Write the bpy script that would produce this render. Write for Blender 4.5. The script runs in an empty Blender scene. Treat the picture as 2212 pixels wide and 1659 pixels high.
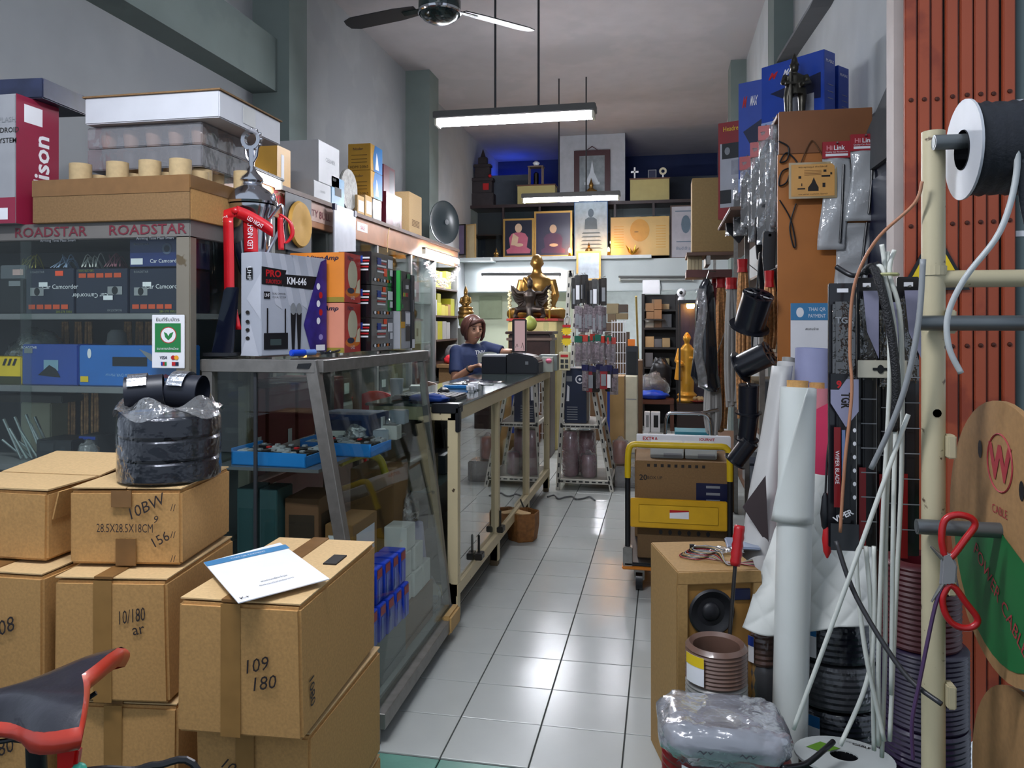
import bpy, bmesh, math, random
from mathutils import Vector, Matrix, noise
random.seed(11)
sc = bpy.context.scene
COL = sc.collection
# ------------------------------------------------------------------ camera
FPX, PCX, PYH, CAMH = 1660.0, 1106.0, 700.0, 1.45
YAW = math.atan(327 / FPX)
CY, SY = math.cos(YAW), math.sin(YAW)
cd = bpy.data.cameras.new('camera'); cam = bpy.data.objects.new('camera', cd); COL.objects.link(cam)
cd.sensor_fit = 'HORIZONTAL'; cd.sensor_width = 36.0; cd.lens = FPX / 2212 * 36.0
cd.shift_y = -(829.5 - PYH) / 2212
cd.clip_start = 0.02; cd.clip_end = 100
cam.location = (0, 0, CAMH); cam.rotation_euler = (math.pi / 2, 0, YAW)
sc.camera = cam
# ------------------------------------------------------------------ world, exposure
wd = bpy.data.worlds.new('world'); sc.world = wd; wd.use_nodes = True
wd.node_tree.nodes['Background'].inputs[0].default_value = (0.62, 0.72, 0.86, 1)
wd.node_tree.nodes['Background'].inputs[1].default_value = 0.5
sc.view_settings.view_transform = 'Standard'; sc.view_settings.look = 'None'
sc.view_settings.gamma = 1.0; sc.view_settings.use_curve_mapping = False
sc.view_settings.exposure = 0.68
cy = getattr(sc, 'cycles', None)
if cy: cy.max_bounces = 7; cy.diffuse_bounces = 3; cy.glossy_bounces = 3; cy.transmission_bounces = 2; cy.transparent_max_bounces = 14; cy.caustics_reflective = False; cy.caustics_refractive = False
TUBE_POWER = 130.0
# ------------------------------------------------------------------ helpers
def ray(px, py):
    u = (px - PCX) / FPX
    return Vector((-SY + CY * u, CY + SY * u, (PYH - py) / FPX))
def atY(px, py, Y):
    d = ray(px, py); t = Y / d.y; return Vector((t * d.x, Y, CAMH + t * d.z))
def atX(px, py, X):
    d = ray(px, py); t = X / d.x; return Vector((X, t * d.y, CAMH + t * d.z))
def atZ(px, py, Z):
    d = ray(px, py); t = (Z - CAMH) / d.z; return Vector((t * d.x, t * d.y, Z))
def lin(h):
    h = h.lstrip('#'); o = []
    for i in (0, 2, 4):
        c = int(h[i:i + 2], 16) / 255
        o.append(c / 12.92 if c <= .04045 else ((c + .055) / 1.055) ** 2.4)
    return o
_M = {}
def mat(name, col, rough=.5, metal=0, var=.08, scale=9, bump=0, bscale=90, coat=0, spec=None):
    if name in _M: return _M[name]
    m = bpy.data.materials.new(name); m.use_nodes = True; nt = m.node_tree; N = nt.nodes; b = N['Principled BSDF']
    c = lin(col)
    b.inputs['Roughness'].default_value = rough; b.inputs['Metallic'].default_value = metal
    if coat: b.inputs['Coat Weight'].default_value = coat; b.inputs['Coat Roughness'].default_value = .08
    if spec is not None: b.inputs['Specular IOR Level'].default_value = spec
    tc = N.new('ShaderNodeTexCoord'); nz = N.new('ShaderNodeTexNoise'); rp = N.new('ShaderNodeValToRGB')
    nz.inputs['Scale'].default_value = scale; nz.inputs['Detail'].default_value = 6
    nt.links.new(tc.outputs['Object'], nz.inputs['Vector']); nt.links.new(nz.outputs['Fac'], rp.inputs['Fac'])
    e = rp.color_ramp.elements; e[0].position = .3; e[1].position = .7
    e[0].color = [max(0, x * (1 - var)) for x in c] + [1]; e[1].color = [min(1, x * (1 + var)) for x in c] + [1]
    nt.links.new(rp.outputs['Color'], b.inputs['Base Color'])
    if bump:
        n2 = N.new('ShaderNodeTexNoise'); n2.inputs['Scale'].default_value = bscale; n2.inputs['Detail'].default_value = 4
        bp = N.new('ShaderNodeBump'); bp.inputs['Strength'].default_value = bump; bp.inputs['Distance'].default_value = .01
        nt.links.new(tc.outputs['Object'], n2.inputs['Vector']); nt.links.new(n2.outputs['Fac'], bp.inputs['Height']); nt.links.new(bp.outputs['Normal'], b.inputs['Normal'])
    _M[name] = m; return m
def spotted(name, col, col2, scale=25, thr=.62, rough=.5, metal=0, bump=0):
    """two colours in worn patches: paint chips, stains"""
    if name in _M: return _M[name]
    m = mat(name, col, rough, metal, .05, 4, bump); N = m.node_tree.nodes; L = m.node_tree.links
    b = N['Principled BSDF']; old = b.inputs['Base Color'].links[0].from_socket
    nz = N.new('ShaderNodeTexNoise'); nz.inputs['Scale'].default_value = scale; nz.inputs['Detail'].default_value = 8
    tc = [n for n in N if n.type == 'TEX_COORD'][0]; L.new(tc.outputs['Object'], nz.inputs['Vector'])
    rp = N.new('ShaderNodeValToRGB'); rp.color_ramp.elements[0].position = thr; rp.color_ramp.elements[1].position = thr + .04
    mx = N.new('ShaderNodeMix'); mx.data_type = 'RGBA'
    L.new(nz.outputs['Fac'], rp.inputs['Fac']); L.new(rp.outputs['Color'], mx.inputs['Factor'])
    L.new(old, mx.inputs['A']); mx.inputs['B'].default_value = lin(col2) + [1]
    L.new(mx.outputs['Result'], b.inputs['Base Color']); return m
def glassy(name, tint='#f4f8f7', base=.05, power=4.0, rough=.0, haze=0.0, hazecol='#ffffff', bump=0, bscale=18, amp=.85):
    """thin pane / film: transparent, with a mirror layer that grows at grazing angles"""
    if name in _M: return _M[name]
    m = bpy.data.materials.new(name); m.use_nodes = True; nt = m.node_tree; N = nt.nodes; L = nt.links
    N.remove(N['Principled BSDF']); out = N['Material Output']
    tr = N.new('ShaderNodeBsdfTransparent'); tr.inputs[0].default_value = lin(tint) + [1]
    gl = N.new('ShaderNodeBsdfGlossy'); gl.inputs['Roughness'].default_value = rough; gl.inputs['Color'].default_value = (1, 1, 1, 1)
    lw = N.new('ShaderNodeLayerWeight'); lw.inputs['Blend'].default_value = .5
    pw = N.new('ShaderNodeMath'); pw.operation = 'POWER'; pw.inputs[1].default_value = power
    ml = N.new('ShaderNodeMath'); ml.operation = 'MULTIPLY_ADD'; ml.inputs[1].default_value = amp; ml.inputs[2].default_value = base
    L.new(lw.outputs['Facing'], pw.inputs[0]); L.new(pw.outputs[0], ml.inputs[0])
    mx = N.new('ShaderNodeMixShader'); L.new(ml.outputs[0], mx.inputs[0]); L.new(gl.outputs[0], mx.inputs[2])
    src = tr.outputs[0]
    if haze:
        df = N.new('ShaderNodeBsdfDiffuse'); df.inputs[0].default_value = lin(hazecol) + [1]
        m2 = N.new('ShaderNodeMixShader'); m2.inputs[0].default_value = haze
        L.new(tr.outputs[0], m2.inputs[1]); L.new(df.outputs[0], m2.inputs[2]); src = m2.outputs[0]
    L.new(src, mx.inputs[1]); L.new(mx.outputs[0], out.inputs[0])
    if bump:
        tc = N.new('ShaderNodeTexCoord'); nz = N.new('ShaderNodeTexNoise'); nz.inputs['Scale'].default_value = bscale; nz.inputs['Detail'].default_value = 3
        bp = N.new('ShaderNodeBump'); bp.inputs['Strength'].default_value = bump; bp.inputs['Distance'].default_value = .03
        L.new(tc.outputs['Object'], nz.inputs['Vector']); L.new(nz.outputs['Fac'], bp.inputs['Height']); L.new(bp.outputs[0], gl.inputs['Normal']); L.new(bp.outputs[0], lw.inputs['Normal'])
    _M[name] = m; return m
def emit(name, col, strength):
    if name in _M: return _M[name]
    m = bpy.data.materials.new(name); m.use_nodes = True; N = m.node_tree.nodes
    N.remove(N['Principled BSDF']); e = N.new('ShaderNodeEmission'); e.inputs[0].default_value = lin(col) + [1]; e.inputs[1].default_value = strength
    m.node_tree.links.new(e.outputs[0], N['Material Output'].inputs[0]); _M[name] = m; return m
_W = {}
def W(o): return _W.get(o.name, Matrix.Identity(4)) if o else Matrix.Identity(4)
def tag(o, label=None, cat=None, group=None, kind=None):
    if label: o['label'] = label
    if cat: o['category'] = cat
    if group: o['group'] = group
    if kind: o['kind'] = kind
    return o
def thing(name, label, cat, loc=(0, 0, 0), rz=0, group=None, kind=None):
    o = bpy.data.objects.new(name, None); COL.objects.link(o); o.empty_display_size = .05
    o.location = loc; o.rotation_euler = (0, 0, rz); _W[o.name] = Matrix.Translation(Vector(loc)) @ Matrix.Rotation(rz, 4, 'Z')
    return tag(o, label, cat, group, kind)
def copy_tree(o, parent=None):
    c = o.copy(); COL.objects.link(c); c.parent = parent
    for ch in o.children: copy_tree(ch, c)
    return c
def dup(root, loc, rz=None, label=None):
    c = copy_tree(root); c.location = loc
    if rz is not None: c.rotation_euler = (0, 0, rz)
    _W[c.name] = Matrix.Translation(Vector(loc)) @ Matrix.Rotation(c.rotation_euler.z, 4, 'Z')
    if label: c['label'] = label
    return c
class MB:
    def __init__(s): s.v = []; s.f = []
    def add(s, vs, fs, M=None):
        n = len(s.v); s.v += [(M @ Vector(v) if M else Vector(v)) for v in vs]; s.f += [tuple(i + n for i in f) for f in fs]; return s
    def box(s, a, b, M=None):
        x0, y0, z0 = a; x1, y1, z1 = b
        return s.add([(x0, y0, z0), (x1, y0, z0), (x1, y1, z0), (x0, y1, z0), (x0, y0, z1), (x1, y0, z1), (x1, y1, z1), (x0, y1, z1)],
                     [(3, 2, 1, 0), (4, 5, 6, 7), (0, 1, 5, 4), (1, 2, 6, 5), (2, 3, 7, 6), (3, 0, 4, 7)], M)
    def quad(s, a, b, c, d): return s.add([a, b, c, d], [(0, 1, 2, 3)])
    def loft(s, rings, caps=True, closed=True):
        n = len(rings[0]); vs = [p for r in rings for p in r]; fs = []
        for i in range(len(rings) - 1):
            for j in range(n if closed else n - 1):
                k = (j + 1) % n; fs.append((i * n + j, i * n + k, (i + 1) * n + k, (i + 1) * n + j))
        if caps: fs.append(tuple(range(n))[::-1]); fs.append(tuple((len(rings) - 1) * n + j for j in range(n)))
        return s.add(vs, fs)
    def tube(s, pts, r, n=8, caps=True, closed=False):
        pts = [Vector(p) for p in pts]; m = len(pts); rs = r if isinstance(r, (list, tuple)) else [r] * m
        rings = []; up = None
        for i, p in enumerate(pts):
            a = pts[(i - 1) % m] if (closed or i) else p; b = pts[(i + 1) % m] if (closed or i < m - 1) else p
            t = (b - a).normalized() if (b - a).length > 1e-9 else Vector((0, 0, 1))
            if up is None:
                up = Vector((0, 0, 1)) if abs(t.z) < .9 else Vector((1, 0, 0))
            x = t.cross(up)
            if x.length < 1e-6: x = t.orthogonal()
            x.normalize(); y = x.cross(t).normalized(); up = y
            rings.append([p + (x * math.cos(2 * math.pi * j / n) + y * math.sin(2 * math.pi * j / n)) * rs[i] for j in range(n)])
        if closed: rings.append(rings[0]); caps = False
        return s.loft(rings, caps)
    def cyl(s, a, b, r, r2=None, n=14, caps=True): return s.tube([a, b], [r, r if r2 is None else r2], n, caps)
    def lathe(s, prof, c=(0, 0, 0), n=20, M=None, caps=True):
        c = Vector(c); rings = []
        for r, z in prof:
            ring = [Vector((r * math.cos(2 * math.pi * j / n), r * math.sin(2 * math.pi * j / n), z)) for j in range(n)]
            rings.append([(M @ p if M else p) + c for p in ring])
        return s.loft(rings, caps)
    def ball(s, c, r, nu=14, nv=9, M=None, fn=None):
        if not isinstance(r, (list, tuple)): r = (r, r, r)
        c = Vector(c); vs = []; fs = []
        for i in range(nv + 1):
            th = math.pi * i / nv
            for j in range(nu):
                ph = 2 * math.pi * j / nu
                d = Vector((math.sin(th) * math.cos(ph), math.sin(th) * math.sin(ph), math.cos(th)))
                p = Vector((d.x * r[0], d.y * r[1], d.z * r[2]))
                if fn: p = fn(d, p)
                vs.append((M @ p if M else p) + c)
        for i in range(nv):
            for j in range(nu):
                k = (j + 1) % nu; fs.append((i * nu + j, (i + 1) * nu + j, (i + 1) * nu + k, i * nu + k))
        return s.add(vs, fs)
    def prism(s, poly, t, M=None):
        n = len(poly); vs = [(x, y, 0) for x, y in poly] + [(x, y, t) for x, y in poly]
        fs = [tuple(range(n))[::-1], tuple(range(n, 2 * n))] + [(i, (i + 1) % n, n + (i + 1) % n, n + i) for i in range(n)]
        return s.add(vs, fs, M)
    def grid(s, fn, nu, nv, M=None):
        vs = [fn(i / nu, j / nv) for j in range(nv + 1) for i in range(nu + 1)]
        fs = [(j * (nu + 1) + i, j * (nu + 1) + i + 1, (j + 1) * (nu + 1) + i + 1, (j + 1) * (nu + 1) + i) for j in range(nv) for i in range(nu)]
        return s.add(vs, fs, M)
    def build(s, name, m, parent=None, smooth=False, bevel=0, solid=0, local=False, seg=2):
        me = bpy.data.meshes.new(name); vs = s.v; loc = None
        if parent is not None:
            if not local: inv = W(parent).inverted(); vs = [inv @ v for v in vs]
        else:
            xs = [v.x for v in vs]; ys = [v.y for v in vs]; loc = Vector(((min(xs) + max(xs)) / 2, (min(ys) + max(ys)) / 2, min(v.z for v in vs)))
            vs = [v - loc for v in vs]
        me.from_pydata([tuple(v) for v in vs], [], s.f); me.validate()
        bm = bmesh.new(); bm.from_mesh(me)
        bmesh.ops.remove_doubles(bm, verts=bm.verts, dist=1e-6)
        if bevel:
            es = [e for e in bm.edges if len(e.link_faces) == 2 and e.calc_face_angle(0) > .5]
            try: bmesh.ops.bevel(bm, geom=es, offset=bevel, segments=seg, affect='EDGES', clamp_overlap=True)
            except Exception: pass
        if solid: bmesh.ops.solidify(bm, geom=bm.faces[:], thickness=solid)
        bmesh.ops.recalc_face_normals(bm, faces=bm.faces)
        bm.to_mesh(me); bm.free()
        if smooth:
            for p in me.polygons: p.use_smooth = True
            if smooth != 'all':
                try: me.set_sharp_from_angle(angle=.7)
                except Exception: pass
        me.materials.append(m)
        o = bpy.data.objects.new(name, me); COL.objects.link(o)
        if parent is not None: o.parent = parent; _W[o.name] = W(parent)
        else: o.location = loc; _W[o.name] = Matrix.Translation(loc)
        return o
_T = {}
TMP = bpy.data.scenes.new('scratch')
def evaluated(ob):
    TMP.collection.objects.link(ob); vl = TMP.view_layers[0]; vl.update(); return bpy.data.meshes.new_from_object(ob.evaluated_get(vl.depsgraph))
def text_geo(s, size=1.0, bold=0, shear=0):
    k = (s, bold, shear)
    if k not in _T:
        cu = bpy.data.curves.new('t', 'FONT'); cu.body = s; cu.resolution_u = 2; cu.fill_mode = 'FRONT'; cu.offset = bold; cu.shear = shear
        cu.align_x = 'LEFT'; ob = bpy.data.objects.new('t', cu); me = evaluated(ob)
        vs = [tuple(v.co) for v in me.vertices]; fs = [tuple(p.vertices) for p in me.polygons]
        bpy.data.objects.remove(ob); bpy.data.curves.remove(cu); bpy.data.meshes.remove(me)
        if vs:
            x0 = min(v[0] for v in vs); x1 = max(v[0] for v in vs); y0 = min(v[1] for v in vs); y1 = max(v[1] for v in vs)
            vs = [(v[0] - (x0 + x1) / 2, v[1] - (y0 + y1) / 2, 0) for v in vs]; _T[k] = (vs, fs, x1 - x0, y1 - y0)
        else: _T[k] = ([], [], 1, 1)
    return _T[k]
def lettering(parent, M, s, u, v, h, m, w=None, rot=0, bold=0, shear=0, name='lettering', off=.0012):
    """letters h high (w wide if given) centred at (u, v) of the plane M (x right, y up, z out)"""
    vs, fs, tw, th = text_geo(s, 1, bold, shear)
    if not vs: return None
    sy = h / th; sx = (w / tw) if w else sy
    T = M @ Matrix.Translation((u, v, off)) @ Matrix.Rotation(rot, 4, 'Z') @ Matrix.Diagonal((sx, sy, 1, 1))
    mb = MB(); mb.add(vs, fs, T); return mb.build(name, m, parent)
def patch(parent, M, pts, m, name='print', off=.0008):
    mb = MB(); mb.add([(x, y, off) for x, y in pts], [tuple(range(len(pts)))], M); return mb.build(name, m, parent)
def rectpts(u0, v0, u1, v1): return [(u0, v0), (u1, v0), (u1, v1), (u0, v1)]
def ellpts(u, v, a, b, n=20): return [(u + a * math.cos(2 * math.pi * i / n), v + b * math.sin(2 * math.pi * i / n)) for i in range(n)]
def plane(o, x, y):
    """matrix of the plane with origin o, x and y directions"""
    x = Vector(x).normalized(); y = Vector(y).normalized(); z = x.cross(y); o = Vector(o)
    return Matrix(((x.x, y.x, z.x, o.x), (x.y, y.y, z.y, o.y), (x.z, y.z, z.z, o.z), (0, 0, 0, 1)))
class Carton:
    """box thing; root at its front left bottom corner, front towards local -y"""
    def __init__(s, name, label, cat, base, size, m, rz=0, group=None, bevel=.004, body='body', seam=None, jit=0):
        s.w, s.d, s.h = size; s.root = thing(name, label, cat, base, rz, group)
        mb = MB(); mb.box((0, 0, 0), (s.w, s.d, s.h))
        if jit:
            for v in mb.v: v += Vector([random.uniform(-jit, jit), random.uniform(-jit, jit), random.uniform(-jit, 0) if v.z > .01 else 0])
        s.body = mb.build(body, m, s.root, bevel=bevel, local=True, smooth=True)
        Wm = W(s.root)
        s.F = {'F': Wm @ plane((0, 0, 0), (1, 0, 0), (0, 0, 1)), 'R': Wm @ plane((s.w, 0, 0), (0, 1, 0), (0, 0, 1)),
               'L': Wm @ plane((0, s.d, 0), (0, -1, 0), (0, 0, 1)), 'T': Wm @ plane((0, 0, s.h), (1, 0, 0), (0, 1, 0)), 'B': Wm @ plane((s.w, s.d, 0), (-1, 0, 0), (0, 0, 1))}
        s.S = {'F': (s.w, s.h), 'R': (s.d, s.h), 'L': (s.d, s.h), 'T': (s.w, s.d), 'B': (s.w, s.h)}
        s.k = .0012 + jit
    def rect(s, side, u0, v0, u1, v1, m, name='print', off=None):
        a, b = s.S[side]; s.k += .0001; return patch(s.root, s.F[side], rectpts(u0 * a, v0 * b, u1 * a, v1 * b), m, name, off or s.k)
    def poly(s, side, pts, m, name='print'):
        a, b = s.S[side]; s.k += .0001; return patch(s.root, s.F[side], [(x * a, y * b) for x, y in pts], m, name, s.k)
    def ell(s, side, u, v, ra, rb, m, name='print', n=20):
        a, b = s.S[side]; s.k += .0001; return patch(s.root, s.F[side], [(x * a, y * b) for x, y in ellpts(u, v, ra, rb, n)], m, name, s.k)
    def text(s, side, t, u, v, h, m, w=None, rot=0, bold=0, shear=0, name='lettering'):
        a, b = s.S[side]; s.k += .0001
        return lettering(s.root, s.F[side], t, u * a, v * b, h * b, m, w * a if w else None, rot, bold, shear, name, s.k)
    def slab(s, side, u0, v0, u1, v1, m, name='label', t=.001):
        """a raised piece: tape, sticker, flap"""
        a, b = s.S[side]; mb = MB(); mb.box((u0 * a, v0 * b, s.k * .5), (u1 * a, v1 * b, s.k * .5 + t), s.F[side]); return mb.build(name, m, s.root)
def ybox(px0, px1, pyt, pyb, Y):
    """front left bottom corner, width and height of a face seen in the plane Y"""
    a = atY(px0, pyb, Y); b = atY(px1, pyb, Y); c = atY(px0, pyt, Y); return a, b.x - a.x, c.z - a.z
def xbox(px0, px1, pyt, pyb, X):
    """the same for a face in the plane X that looks towards +x (near edge first)"""
    a = atX(px0, pyb, X); b = atX(px1, pyb, X); c = atX(px0, pyt, X); return a, b.y - a.y, c.z - a.z
HALF = math.pi / 2
ORD = 'first second third fourth fifth sixth seventh eighth ninth tenth eleventh twelfth thirteenth fourteenth fifteenth sixteenth'.split()
def bez(a, b, c, d, n=10):
    a, b, c, d = map(Vector, (a, b, c, d)); o = []
    for i in range(n + 1):
        t = i / n; o.append(a * (1 - t) ** 3 + b * 3 * t * (1 - t) ** 2 + c * 3 * t * t * (1 - t) + d * t ** 3)
    return o
def spline(pts, k=6):
    P = [Vector(p) for p in pts]; o = []
    for i in range(len(P) - 1):
        p0 = P[max(0, i - 1)]; p1 = P[i]; p2 = P[i + 1]; p3 = P[min(len(P) - 1, i + 2)]
        for j in range(k):
            t = j / k; o.append(.5 * ((2 * p1) + (p2 - p0) * t + (2 * p0 - 5 * p1 + 4 * p2 - p3) * t * t + (3 * p1 - p0 - 3 * p2 + p3) * t ** 3))
    o.append(P[-1]); return o
# ------------------------------------------------------------------ shared materials
K_BLACK = mat('black_plastic', '#15161a', .35, var=.2); K_INK = mat('black_ink', '#1a1512', .7); K_WHITE = mat('white_paper', '#e6e6ea', .6, var=.03)
K_RED = mat('red_print', '#b3161c', .45); K_STEEL = mat('brushed_steel', '#8e8c88', .38, .75, .15, 30); K_CHROME = mat('chrome', '#d8d8dc', .12, 1, .05)
K_CARD = mat('brown_cardboard', '#b88c54', .8, var=.12, scale=160, bump=.05, bscale=30); K_CARD2 = mat('dark_cardboard', '#80623f', .82, var=.14, scale=150)
K_CARD3 = mat('pale_cardboard', '#c9a878', .8, var=.08, scale=120); K_TAPE = mat('packing_tape', '#7d5a34', .25, var=.1, scale=20)
K_GLASS = glassy('showcase_glass', '#f4f8f6', .022, 4.5, amp=.6); K_FILM = glassy('clear_film', '#f2f3f5', .06, 2.0, .12, .10, '#ffffff', .9, 22)
K_DARK = mat('dark_void', '#0d0f14', .6); K_CREAM = spotted('cream_paint_chipped', '#cdbd97', '#4a3a2a', 30, .68, .45)
K_DGREY = mat('dark_grey', '#2b2d31', .5); K_GREY = mat('mid_grey', '#83868a', .55); K_YEL = mat('yellow_print', '#e3c21e', .5); K_ORANGE = mat('orange_print', '#e07a24', .5)
K_BLUE = mat('blue_print', '#1c3f9a', .4); K_NAVY = mat('navy_print', '#151b3c', .35); K_GREEN = mat('green_print', '#1d7a3c', .45); K_GOLD = mat('gold_metal', '#c99a3a', .28, .9, .2)
# ------------------------------------------------------------------ lamps
HOUSE = mat('lamp_housing', '#4a4a48', .5); TUBE = emit('tube_glow', '#f4f7ff', TUBE_POWER)
def batten(name, label, a, b, ceil=None, rods=(), tubes=1, group=None, hh=.06, hw=.075, em=None):
    """fluorescent batten from a to b, tube under its housing"""
    a = Vector(a); b = Vector(b); mid = (a + b) / 2; t = thing(name, label, 'lamp', mid, group=group)
    d = (b - a).normalized(); n = Vector((-d.y, d.x, 0)).normalized(); L = (b - a).length; up = Vector((0, 0, 1))
    M = plane(a, d, n); M = Matrix.Translation(a) @ Matrix(((d.x, n.x, 0, 0), (d.y, n.y, 0, 0), (d.z, n.z, 1, 0), (0, 0, 0, 1)))
    mb = MB(); mb.box((0, -hw, 0), (L, hw, hh), M); mb.build('housing', HOUSE, t, bevel=.006)
    for s in (0.012, L - .03):
        mb = MB(); mb.box((s, -.02 if tubes == 1 else -.06, -.05), (s + .018, .02 if tubes == 1 else .06, 0), M); mb.build('tube_holder', mat('lamp_holder', '#c9c6b4', .5), t)
    for k in range(tubes):
        o = 0 if tubes == 1 else (-.035 + .07 * k)
        mb = MB(); mb.cyl(M @ Vector((.035, o, -.028)), M @ Vector((L - .035, o, -.028)), .016, n=10); mb.build('tube', em or TUBE, t)
    for r in rods:
        p = M @ Vector((r, 0, hh)); mb = MB(); mb.cyl(p, (p.x, p.y, ceil), .009, n=8); mb.build('hanging_rod', K_DGREY, t)
    return t
CEIL = 4.6; XL, XR = -3.15, .97
l1a, l1b = atY(940, 252, 6.0), atY(1288, 246, 6.0); l1b.z = l1a.z = 3.1
batten('pendant_lamp', 'twin tube pendant lamp hanging nearest below the ceiling fan', l1a, l1b, CEIL, (.5, .85), 2, 'pendant tube lamps')
l2a, l2b = atY(1128, 424, 9.8), atY(1340, 424, 9.8); l2b.z = l2a.z = 3.07
batten('pendant_lamp', 'distant pendant tube lamp in front of the photograph altar', l2a, l2b, CEIL, (.48, .83), 2, 'pendant tube lamps')
batten('pendant_lamp', 'unseen tube lamp added outside the shop entrance to light the fronts', (-1.6, 1.0, 3.0), (-.3, 1.0, 3.0), CEIL, (.48, .83), 2, 'pendant tube lamps')  # added out of view to brighten the cabinet, carton and case fronts
# ------------------------------------------------------------------ shell
WALLP = spotted('grey_plaster', '#a3a6a8', '#9ea1a4', 1.1, .5, .85); WALLT = spotted('teal_paint_column', '#76827f', '#707c7a', 1.4, .6, .8)
WALLW = spotted('white_wall', '#b4b8ba', '#adb1b3', .8, .55, .85); CEILM = spotted('ceiling_paint', '#b4afb1', '#aeaaac', .7, .55, .9)
def wbox(name, a, b, m, kind='structure', parent=None, bevel=0):
    mb = MB(); mb.box(a, b); o = mb.build(name, m, parent, bevel=bevel)
    if kind and parent is None: tag(o, kind=kind)
    return o
GROUT = mat('grout', '#3f4240', .8); TILE = mat('pale_floor_tile', '#b3b6b2', .22, var=.05, scale=3, bump=.02, bscale=40)
fl = wbox('floor', (XL, 2.474, -.08), (XR, 16.2, -.006), GROUT); tag(fl, 'pale grey tiled shop floor')
tm = None; TW, TD, GX0, GY0 = .3, .2738, -.433, 2.474
NROW = 22
for j in range(NROW):
    for i in range(-6, 5):
        x0 = GX0 + i * TW; y0 = GY0 + j * TD; x1 = min(x0 + TW, XR)
        if x1 - x0 < .1: continue
        if x1 - x0 > TW - .001 and tm:
            o = bpy.data.objects.new('tile', tm); COL.objects.link(o); o.parent = fl
            o.location = Vector((x0, y0, 0)) - fl.location; continue
        mb = MB(); mb.box((.0025, .0025, -.012), (x1 - x0 - .0025, TD - .0025, 0))
        o = mb.build('tile', TILE, fl, local=True, bevel=.0012, seg=1); o.location = Vector((x0, y0, 0)) - fl.location
        if x1 - x0 > TW - .001: tm = o.data
# beyond the tiles that can be told apart the joints are in the material
ft = mat('floor_tile_field', '#b3b6b2', .22, var=.04, scale=3); nt = ft.node_tree; bk = nt.nodes.new('ShaderNodeTexBrick')
bk.offset = 0; bk.inputs['Scale'].default_value = 1; bk.inputs['Mortar Size'].default_value = .0025; bk.inputs['Brick Width'].default_value = TW; bk.inputs['Row Height'].default_value = TD
bk.inputs['Color1'].default_value = bk.inputs['Color2'].default_value = lin('#b3b6b2') + [1]; bk.inputs['Mortar'].default_value = lin('#3f4240') + [1]
nt.links.new(nt.nodes['Texture Coordinate'].outputs['Object'], bk.inputs['Vector']); nt.links.new(bk.outputs['Color'], nt.nodes['Principled BSDF'].inputs['Base Color'])
ye = GY0 + NROW * TD
mb = MB(); mb.box((-2.233, ye, -.012), (XR, 16.2, 0)); o = mb.build('far_tiles', ft, fl)
mb = MB(); mb.box((XL, GY0, -.012), (-2.233, 16.2, 0)); o = mb.build('back_tiles', ft, fl)
PAV = mat('pavement_concrete', '#3c4a46', .8); pv = wbox('pavement', (-5, -3, -.1), (4, 2.474, -.012), PAV); tag(pv, 'green tiled pavement outside the shop')
GT = mat('green_pavement_tile', '#5f8f80', .35, var=.12, scale=8, bump=.1, bscale=30); gm = None
for j in range(3):
    for i in range(-3, 5):
        if gm is None:
            mb = MB(); mb.box((.002, .002, -.01), (.298, .298, -.003)); o = mb.build('tile', GT, pv, local=True, bevel=.002, seg=1); gm = o.data
        else: o = bpy.data.objects.new('tile', gm); COL.objects.link(o); o.parent = pv
        o.location = Vector((GX0 + i * .3, 2.474 - .3 * (j + 1), -.001)) - pv.location
wbox('wall_left', (XL - .2, 2.4, 0), (XL, 16.4, CEIL), WALLP)
wbox('wall_right', (XR, 3.02, 0), (XR + .2, 16.4, CEIL), WALLW)
wbox('ceiling', (XL - .2, 2.4, CEIL), (XR + .2, 16.4, CEIL + .15), CEILM)
wbox('trim_1', (XL, 2.45, 3.25), (-2.94, 5.5, 3.66), WALLT)
wbox('column', (XL, 5.5, 0), (-2.84, 5.8, CEIL), WALLT); wbox('column', (XL, 9.13, 0), (-2.84, 9.52, CEIL), WALLT)
wbox('column', (.83, 6.16, 0), (XR, 6.5, CEIL), WALLT); wbox('column', (.79, 9.5, 0), (XR, 9.9, CEIL), WALLT)
# sloping stair soffit on the right wall, dark panels paint the shaded opening below
a = atX(1700, 130, .93); b = atX(1792, -10, .93)
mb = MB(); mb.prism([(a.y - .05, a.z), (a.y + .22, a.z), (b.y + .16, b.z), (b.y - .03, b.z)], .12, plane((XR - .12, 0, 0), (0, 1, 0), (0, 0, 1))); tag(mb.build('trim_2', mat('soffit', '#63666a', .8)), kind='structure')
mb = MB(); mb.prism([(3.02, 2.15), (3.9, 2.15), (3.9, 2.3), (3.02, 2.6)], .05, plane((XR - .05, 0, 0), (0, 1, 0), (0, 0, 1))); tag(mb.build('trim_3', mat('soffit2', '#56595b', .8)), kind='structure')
dr = wbox('opening_shade_1', (XR - .03, 3.05, 0), (XR - .002, 3.95, 2.16), mat('opening_dark', '#12162a', .35)); wbox('opening_shade_panel', (XR - .045, 3.12, 1.0), (XR - .03, 3.86, 1.62), mat('opening_dark2', '#1a2038', .3), parent=dr)
wbox('opening_shade_panel', (XR - .045, 3.12, 1.66), (XR - .03, 3.86, 2.1), mat('opening_dark2', '#1a2038', .3), parent=dr)
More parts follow.
